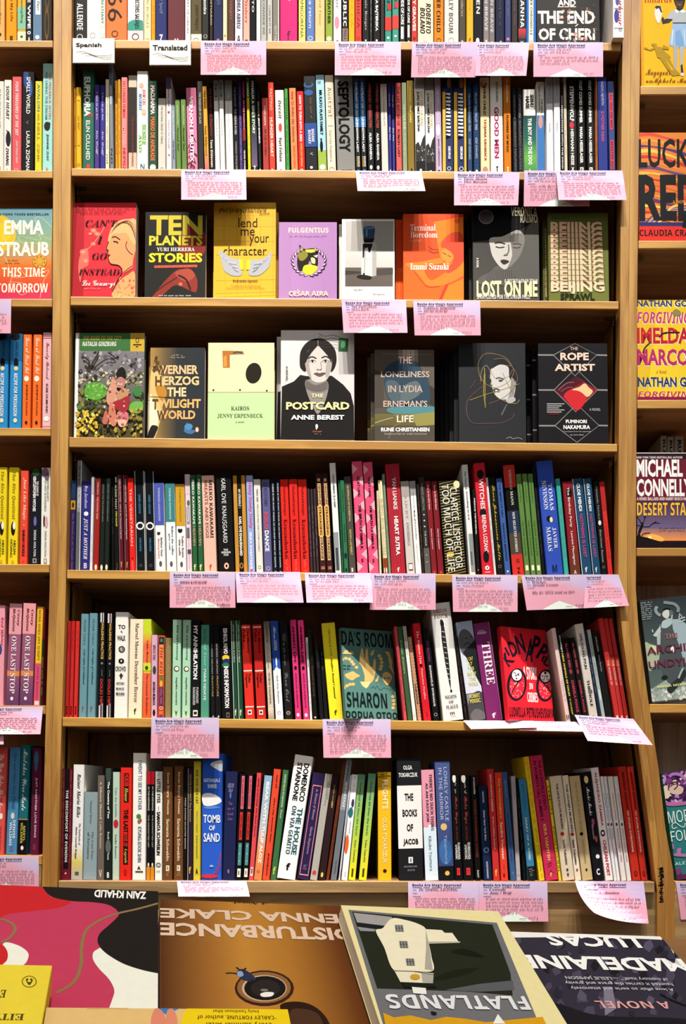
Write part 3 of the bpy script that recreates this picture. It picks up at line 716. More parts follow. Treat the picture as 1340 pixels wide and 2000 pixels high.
ROWS['M5'] = '''
133 143.5 938 4 p 3b2a68 ; purple paperback with a navy head and gold square ; B 22406a 0 20 0 100|B d0a030 22 32 0 100|E 3a2a20 27 50 24 3|Ti 8a7ab8 36 98 30 70 The Woman in the Purple Skirt
146 155.5 898.5 4 p 8a9098 ; tall thin steel-grey paperback ; Tb 2a2e34 5 22 28 74 IN THE ACT|Tb d8dce0 23 42 28 74 RACHEL INGALLS|B 62686e 46 100 0 100|B f0f2f4 0 100 86 100
156.5 174.5 939 3 p 2e2e80 ; indigo paperback with italic white title ; Ti d0d0f0 5 30 24 66 Roy Jacobsen|D f0f0f4 36 52 26|Ti f0f0f8 41 86 26 72 JUST A MOTHER|Hb e0e0f0 90 96 36 70 B
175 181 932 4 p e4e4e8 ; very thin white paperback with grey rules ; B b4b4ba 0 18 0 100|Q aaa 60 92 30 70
182 192.5 934 5 p a02522 ; dark red paperback with a cream oval ; B 7c2220 0 20 0 100|T f0d0c8 5 18 36 62 FUMIKO ENCHI|T f0d8d0 20 44 36 64 THE WAITING YEARS|E efe6c8 95 50 24 3
193 202.5 935 4 p 1c2420 ; black-green paperback with a cream oval, first copy ; T 98a09c 6 46 38 62 LEONARD AND THE DOOMED GIANT|E e8ecc8 95 50 26 3
203.5 213 935 4 p 1c2420 ; black-green paperback with a cream oval, second copy ; T 98a09c 6 46 38 62 LEONARD AND THE DOOMED GIANT|E e8ecc8 95 50 26 3
213.5 222 934 -1 p 141414 ; black paperback with no visible lettering ; Q 555 20 60 30 70
223 233 931 -2 p 141412 ; black paperback with yellow lettering and white streak ; B e8e4d8 0 6 36 60|Tb c8c8b0 8 34 30 60 BLOOD FEAST|Tk c8d040 36 52 34 66 MIN KAMP|Q 777 90 98 25 75
234 242 928 -4 p 5b1828 ; maroon paperback with white title, first copy ; T efd8d8 4 28 34 66 DUBRAVKA NIGHTSIDE|Tb f0dcdc 30 66 32 68 Love in the Thousand Degrees|Hb e0a040 89 95 30 70 f|B c8a0a0 0 100 0 6
244 252.5 928 -4 p 5b1828 ; maroon paperback with white title, second copy ; T efd8d8 4 28 34 66 DUBRAVKA NIGHTSIDE|Tb f0dcdc 30 66 32 68 Love in the Thousand Degrees|Hb e0a040 89 95 30 70 f|B c8a0a0 0 100 0 6
253.5 265.5 934 -5 p e2231c ; vivid red paperback with pale capitals ; Tl f4c0b0 11 72 30 66 THE VEGETARIAN | HAN KANG|D 8a1010 85 50 16|T f09080 88 98 34 62 HOGARTH
266 284.5 919.5 -4 h 10141a ; black hardback with a white ringed eye, first copy ; B dfe3e6 0 100 0 5|B dfe3e6 0 100 95 100|Tl 3a86b0 23 42 38 60 GREEK LESSONS|D f0f0f0 54 50 44|E 1a2228 54 50 30 2.4|Tl 3a86b0 66 79 38 62 HAN KANG|R 666 93 50 14
285.5 304 921 -4 h 10141a ; black hardback with a white ringed eye, second copy ; B dfe3e6 0 100 0 5|B dfe3e6 0 100 95 100|Tl 3a86b0 23 42 38 60 GREEK LESSONS|D f0f0f0 54 50 44|E 1a2228 54 50 30 2.4|Tl 3a86b0 66 79 38 62 HAN KANG|R 666 93 50 14
304.5 323.5 944 -4 p f3f3f2 ; white paperback with a royal blue top half ; B 4857ae 0 47 0 100|T d8dcf4 5 42 40 60 TOSHIKAZU KAWAGUCHI|E 2a2a30 56 38 18 2|D f8f8f8 53 38 18|Tb 4a3050 61 82 56 78 Before Your|Tb c04038 62 84 22 46 Memory Fades|E 555 90 52 16 3
325.5 344.5 944 -4 p f3f3f2 ; white paperback with a teal top half ; B 397f86 0 43 0 100|T d8ecec 5 40 40 60 TOSHIKAZU KAWAGUCHI|Tl 3a6a80 48 80 58 80 Before the coffee|Tl 3a6a80 56 74 24 46 gets cold|E 555 90 50 16 3
345.5 364 945 -4 p f3f3f2 ; white paperback with a mustard top half ; B c8992a 0 47 0 100|T 5a4410 5 42 40 60 TOSHIKAZU KAWAGUCHI|D 201c18 52 42 26|D f0f0f0 49 44 16|Tb 5a3a30 58 82 56 80 Tales from|Tb 5a3a30 62 80 22 46 the cafe|E 555 90 50 16 3
365 375.5 926 -5 p e2cad8 ; pale mauve paperback with grey snapshots ; B d8c0d0 0 20 0 100|E 5a6a48 29 60 30 3|B 8a8a8c 33 50 20 80|Tj f4f4f4 34 48 30 70 Concerning|B 6a686c 54 64 10 70|B 4a484c 76 80 20 90|T 5a4a5a 62 96 40 58 Hiroko Oyamada
376.5 386.5 928 -5 p 2a5c3a ; forest green paperback with white capitals, first copy ; Tl e8f0e4 5 50 26 72 MIEKO KAWAKAMI|Tl c89a80 52 72 26 72 HEAVEN|Hb e8f0a0 91 97 24 72 f
387.5 398 927 -5 p 2a5c3a ; forest green paperback with white capitals, second copy ; Tl e8f0e4 5 50 26 72 MIEKO KAWAKAMI|Tl c89a80 52 72 26 72 HEAVEN|Hb e8f0a0 91 97 24 72 f
399 424 929 -6 p e6b6a6 ; dusty pink paperback with black and brown capitals ; Tb 2a1c1c 5 64 56 84 MIEKO KAWAKAMI|Tl 8a4a40 5 64 20 46 BREASTS AND EGGS|Hb c83a34 91 97 40 62 f
428 458.5 923.5 -7 p 141416 ; thick black paperback with thin white capitals ; Tn f0f0f0 6 70 34 62 KARL OVE KNAUSGAARD|Hb e4e4e4 76 78 34 64 THE|Hb e4e4e4 78.5 80.5 20 80 MORNING|Hb e4e4e4 81 83 34 66 STAR|E d86020 93 50 17 3.4|E f4f4f0 93 50 13 2.8|E 141414 93 50 7 1.8
460 484.5 929 -6 p bf8a3a ; tan paperback with a black centre band ; B 15130f 0 100 32 70|Tb f0ece0 14 33 42 60 MY STRUGGLE 1|Tk f4f0e8 42 82 40 62 KARL OVE KNAUSGAARD|E d8a850 92 50 14 2.8|E 241c10 92 50 10 2.2
485 498.5 929 -5 p 92a9de ; light blue paperback with magenta scribbled letters ; Tj d83a80 5 54 22 84 Trinity Trinity Trinity|Tk eef2fc 58 95 30 66 ERIKA KOBAYASHI|E d85080 97 50 20 1.6
500.5 514.5 936 -6 p dedbd6 ; light grey paperback with fine grey type ; Tb 3a3a3a 10 24 38 62 TARO ABE|T 8a8a86 26 76 38 62 FREE-FLOATING AND OTHER STORIES|R 777 93 50 22
516 532.5 936 -6 p 5b5b8c ; slate violet paperback with large red and white words ; Tn 26263c 4 28 24 70 LI KOTOMI|Tk d84858 34 53 22 72 SOLO|Tk eceaf4 54 76 20 72 DANCE|R c0c0d8 94 50 22
533.5 543 936 -6 p 161c28 ; blue-black paperback with white vertical type, first copy ; Tk d0d8e0 4 93 40 64 THERE IS NO SUCH THING AS AN EASY EMPIRE OF GIANTS|T eee 97 99 24 76 FSG
544 552 936 -6 p 161c28 ; blue-black paperback with white vertical type, second copy ; Tk d0d8e0 4 93 40 64 THERE IS NO SUCH THING AS AN EASY EMPIRE OF GIANTS|T eee 97 99 24 76 FSG
553 569.5 936 -7 p d82a24 ; red paperback with black serif title, first of three copies ; Ts 5a100e 7 38 30 70 Satantango|Ts 5a100e 42 84 28 74 Krasznahorkai|Q f08070 84 98 30 70
570.5 587.5 936 -7 p d82a24 ; red paperback with black serif title, second of three copies ; Ts 5a100e 7 38 30 70 Satantango|Ts 5a100e 42 84 28 74 Krasznahorkai|Q f08070 84 98 30 70
588 605.5 936 -7 p d82a24 ; red paperback with black serif title, third of three copies ; Ts 5a100e 7 38 30 70 Satantango|Ts 5a100e 42 84 28 74 Krasznahorkai|Q f08070 84 98 30 70
606.5 612 955 -7 p 3c2e34 ; very thin dark mauve paperback, first of three copies ; Q 8a7a80 20 80 30 70
612.5 618 955 -7 p 3c2e34 ; very thin dark mauve paperback, second of three copies ; Q 8a7a80 20 80 30 70
618.5 624 955 -7 p 3c2e34 ; very thin dark mauve paperback, third of three copies ; Q 8a7a80 20 80 30 70
625 638 925 -10 p 381a1c ; dark maroon paperback with tan title labels, first copy ; B d8b880 5 8 30 74|B d8b880 10 32 30 78|Tk 3a1a1a 11 31 40 70 NIGHTLIFE|B e0b060 32 62 10 90|Tk 3a1a1a 33 61 30 70 STRAVAGING|B d8b880 62 86 24 76|Tk 3a1a1a 63 85 34 68 STRANGE|T d8a080 92 95 20 80 NYRB
639 651 925 -11 p 381a1c ; dark maroon paperback with tan title labels, second copy ; B d8b880 5 8 30 74|B d8b880 10 32 30 78|Tk 3a1a1a 11 31 40 70 NIGHTLIFE|B e0b060 32 62 10 90|Tk 3a1a1a 33 61 30 70 STRAVAGING|B d8b880 62 86 24 76|Tk 3a1a1a 63 85 34 68 STRANGE|T d8a080 92 95 20 80 NYRB
655 667.5 904.5 -12 p e4e6e4 ; tall silver-white paperback, grey lower half ; Tb 2a2c30 10 28 36 66 THREE SUMMERS|Tb 3a3c40 29 40 36 66 IS A FAIRY|Q f4f4f4 44 60 30 70|B 8a9298 62 96 0 84|B 3a4248 76 96 24 64
668 672 938.5 -8 p 285e42 ; sliver-thin green paperback, first copy ; Q 143020 20 80 30 70
672.5 681.5 938.5 -9 p 2c6c4a ; bottle green paperback with dark type, second copy ; T 163a28 10 34 32 68 LANDSCAPES|T 163a28 46 66 32 68 YVES RAVEY|E 102a1c 80 50 34 3|E 0c1c14 95 50 22 2
682.5 696 931 -11 p 4a4540 ; taupe paperback with yellow capitals ; Tl c8bc70 9 46 34 64 QUERELLE OF ROBERVAL|Tl c8b860 54 80 34 64 KEVIN LAMBERT|Hb e8e4d8 93 97 34 62 B
698.5 719.5 902 -12 p e6517a ; bright pink paperback with zigzag pattern, first copy ; W f4a8b8|Tk 141014 13 31 42 66 ZSOLT LANG|Tk 141014 38 78 40 68 THE BIRTH OF EMMA K.|Hb 3a1a24 86 89 40 62 S
721.5 740.5 903 -13 p e6517a ; bright pink paperback with zigzag pattern, second copy ; W f4a8b8|Tk 141014 13 31 42 66 ZSOLT LANG|Tk 141014 38 78 40 68 THE BIRTH OF EMMA K.|Hb 3a1a24 86 89 40 62 S
741 746 959 -6 p cfc6a8 ; thin short tan paperback ; Q 8a805a 10 70 30 70
746.5 752 938.5 -12 p e0d6ac ; thin cream paperback with red-brown foot, first copy ; T 6a6040 20 80 30 70 BURNT BLUE OCTOBER|B 8a3a20 82 100 0 100|E e8d8c0 95 50 30 3
752.5 758.5 938.5 -12 p e8deb4 ; thin cream paperback with red-brown foot, second copy ; T 6a6040 20 80 30 70 BURNT BLUE OCTOBER|B 8a3a20 82 100 0 100|E e8d8c0 95 50 30 3
759 764.5 926 -13 p 7b9178 ; thin sage green paperback without lettering ; Q 5a7058 40 80 30 70
765 793 905.7 -13 p b02a3a ; broad crimson paperback with streaked wood grain ; V 8a1c2c|Tk d8c8c8 12 41 42 70 YAN LIANKE|Tk f6eeee 47 82 40 70 HEART SUTRA|Hb f4ecec 93 97 42 60 f
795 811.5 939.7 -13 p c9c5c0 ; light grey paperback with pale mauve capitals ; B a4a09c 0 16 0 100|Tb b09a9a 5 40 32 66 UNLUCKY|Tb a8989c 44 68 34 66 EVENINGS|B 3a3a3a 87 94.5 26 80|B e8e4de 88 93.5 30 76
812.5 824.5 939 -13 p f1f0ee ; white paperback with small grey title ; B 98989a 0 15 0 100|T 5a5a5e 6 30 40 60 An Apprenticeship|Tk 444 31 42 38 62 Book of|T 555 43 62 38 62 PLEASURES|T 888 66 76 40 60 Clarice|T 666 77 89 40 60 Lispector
825 830 945 -12 p 2c2420 ; very thin paperback with a dark photo ; Q 8a5a3a 20 80 20 80
830.5 842.5 932 -13 p 2c2a2a ; grey-black paperback with film-strip squares ; Tl 8a8888 6 34 30 66 CLARICE LISPECTOR|D c8c8c8 38 48 14|D c8c8c8 44 48 14|D c8c8c8 50 48 14|Tl b8b8b8 54 70 34 64 THE HOUR|B 5a5856 72 100 0 100|D aaa 79 48 12|D aaa 86 48 12
843.5 855 939.5 -14 p 7c2028 ; wine red paperback with white type, first copy ; Tb e8c8c8 4 30 36 66 Near to the Wild Heart|Tb e8d0d0 50 72 36 64 Clarice Lispector|E a84a48 96 50 18 1.6
856 868.5 939.5 -14 p 7c2028 ; wine red paperback with white type, second copy ; Tb e8c8c8 4 30 36 66 Near to the Wild Heart|Tb e8d0d0 50 72 36 64 Clarice Lispector|E a84a48 96 50 18 1.6
870 912 939 -15 p 15140f ; very thick black paperback with gold stripes and outline letters ; X b8a868|E e8dcae 5 86 15 4|E c8a840 78 30 18 3|Tn f4f2ea 8 93 52 84 CLARICE LISPECTOR|Tn f4f2ea 4 96 14 46 TOO MUCH OF LIFE
917.5 930 907.5 -16 p dfe3e4 ; tall silver-white paperback with black brush type ; Tj 3a4a58 6 22 32 66 The Passion|Tj 1c1c1c 24 50 34 66 according to G.H.|B 8a8e90 62 96 30 100|B 5a6064 78 90 36 66
931 938 957 -9 p 161616 ; thin black paperback with white capitals ; Tk e8e8e8 10 52 32 68 FIERCE TEMPORAL|D c05a70 93 50 24
939.5 964.5 905 -18 p c82233 ; red paperback with black feathers ; E 1c1414 10 55 32 4|Tl f8ecec 14 41 34 74 WITCHES|E 1c1414 44 50 30 3.5|Tl f8e8e8 46 80 36 72 BRENDA LOZANO|E 141414 83 46 26 5|D f4e8e8 93 48 20|D c82233 93 48 8|Hb f4e4e4 96 97.5 25 72 Catapult
965 970.5 933 -17 p d4d4d4 ; very thin pale grey paperback ; Q 777 30 80 30 70
971 985.5 932.5 -18 p 121410 ; black paperback with slanting gold script ; Tc c8b040 8 84 30 78 Seven Johannesson Malla|R 777 90 50 20
986.5 998.5 935 -18 p 3b5b9c ; blue paperback with black capitals ; Tl 18243c 5 40 32 64 THE EMPIRE OF DIRT|Tl 18243c 46 84 32 64 FRANCESCA MANFREDI|D dce4f0 95 50 16
1002 1025 908 -20 h 101012 ; colour-banded hardback, red at head and foot ; B c83430 0 20 0 100|B 22304e 41 61 0 100|B 4a4236 61 80 0 100|B c8302c 80 100 0 100|Ts d8d0cc 4 36 44 66 THOMAS MANN|Ts e8e4dc 42 78 44 66 NEW SELECTED STORIES|T 5a1010 84 88 40 70 DAMION SEARLS|Hb 2a0a0a 92 97 44 68 Z
1025.5 1036 926 -18 p 5b8142 ; leaf green paperback with cream foot square, first of three copies ; T 2a4420 8 28 36 62 FERNANDO|T 2a4420 46 80 36 62 NATIVE DANCER|B e8ecc0 89 94 22 78
1037 1047 926 -18 p 5b8142 ; leaf green paperback with cream foot square, second of three copies ; T 2a4420 8 28 36 62 FERNANDO|T 2a4420 46 80 36 62 NATIVE DANCER|B e8ecc0 89 94 22 78
1048 1058.5 926 -18 p 5b8142 ; leaf green paperback with cream foot square, third of three copies ; T 2a4420 8 28 36 62 FERNANDO|T 2a4420 46 80 36 62 NATIVE DANCER|B e8ecc0 89 94 22 78
1059.5 1066 909 -20 p 16161a ; thin black paperback with no visible lettering ; Q 555 40 80 30 70
1068.5 1101.5 900 -22 h 3150b6 ; thick cobalt blue hardback with white serif words ; Ts dfe6f8 20 43 58 82 TOMAS|Ts dfe6f8 17 42 22 48 NEVINSON|D 101418 50 48 18|E f0e8b0 51 58 9 2.4|Ts dfe6f8 58 76 58 82 JAVIER|Ts dfe6f8 57 78 22 48 MARIAS|Hb 14204a 90 96 36 66 M
1102.5 1112 935 -18 p 3aa9a2 ; teal paperback with rust type ; Q a05040 30 80 30 70
1114.5 1134.5 941 -17 p 8a222a ; crimson-brown paperback with white lettering ; G 8a222a 5a3a2a 60 100 |E 1a1414 12 60 30 6|Tl f0e0d8 6 48 34 64 The Birthday Party|Tl f0e0d8 52 88 34 62 Laurent Mauvignier|Hb e8d0c0 93 97 36 62 A
1137 1157.5 935 -20 p 1f4a6c ; petrol blue paperback with white and pink capitals, first copy ; B e0e0e0 0 100 0 6|Tk f4f4f4 5 33 36 68 CLOE MEHDI|Tl d84a86 36 80 36 66 NOTHING IS LOST|Hb f4f4f4 90 95 34 60 f
1158.5 1174.5 935 -20 p 1f4a6c ; petrol blue paperback with white and pink capitals, second copy ; B e0e0e0 0 100 0 6|Tk f4f4f4 5 33 36 68 CLOE MEHDI|Tl d84a86 36 80 36 66 NOTHING IS LOST|Hb f4f4f4 90 95 34 60 f
1175.5 1187.5 940 -17 p 161617 ; black paperback with grey serif type and white splash ; Ts 8a8a8a 5 40 32 66 Fernanda Melchor|E e8e8e8 43 50 26 2.6|Ts a0a0a0 50 84 32 66 Hurricane Season|R 888 89 50 20
1188.5 1198.5 941 -18 p d63430 ; scarlet paperback against the side panel ; B b82a28 0 30 0 100|Q 8a1414 40 80 30 70|Q 4a0a0a 92 98 25 75
'''
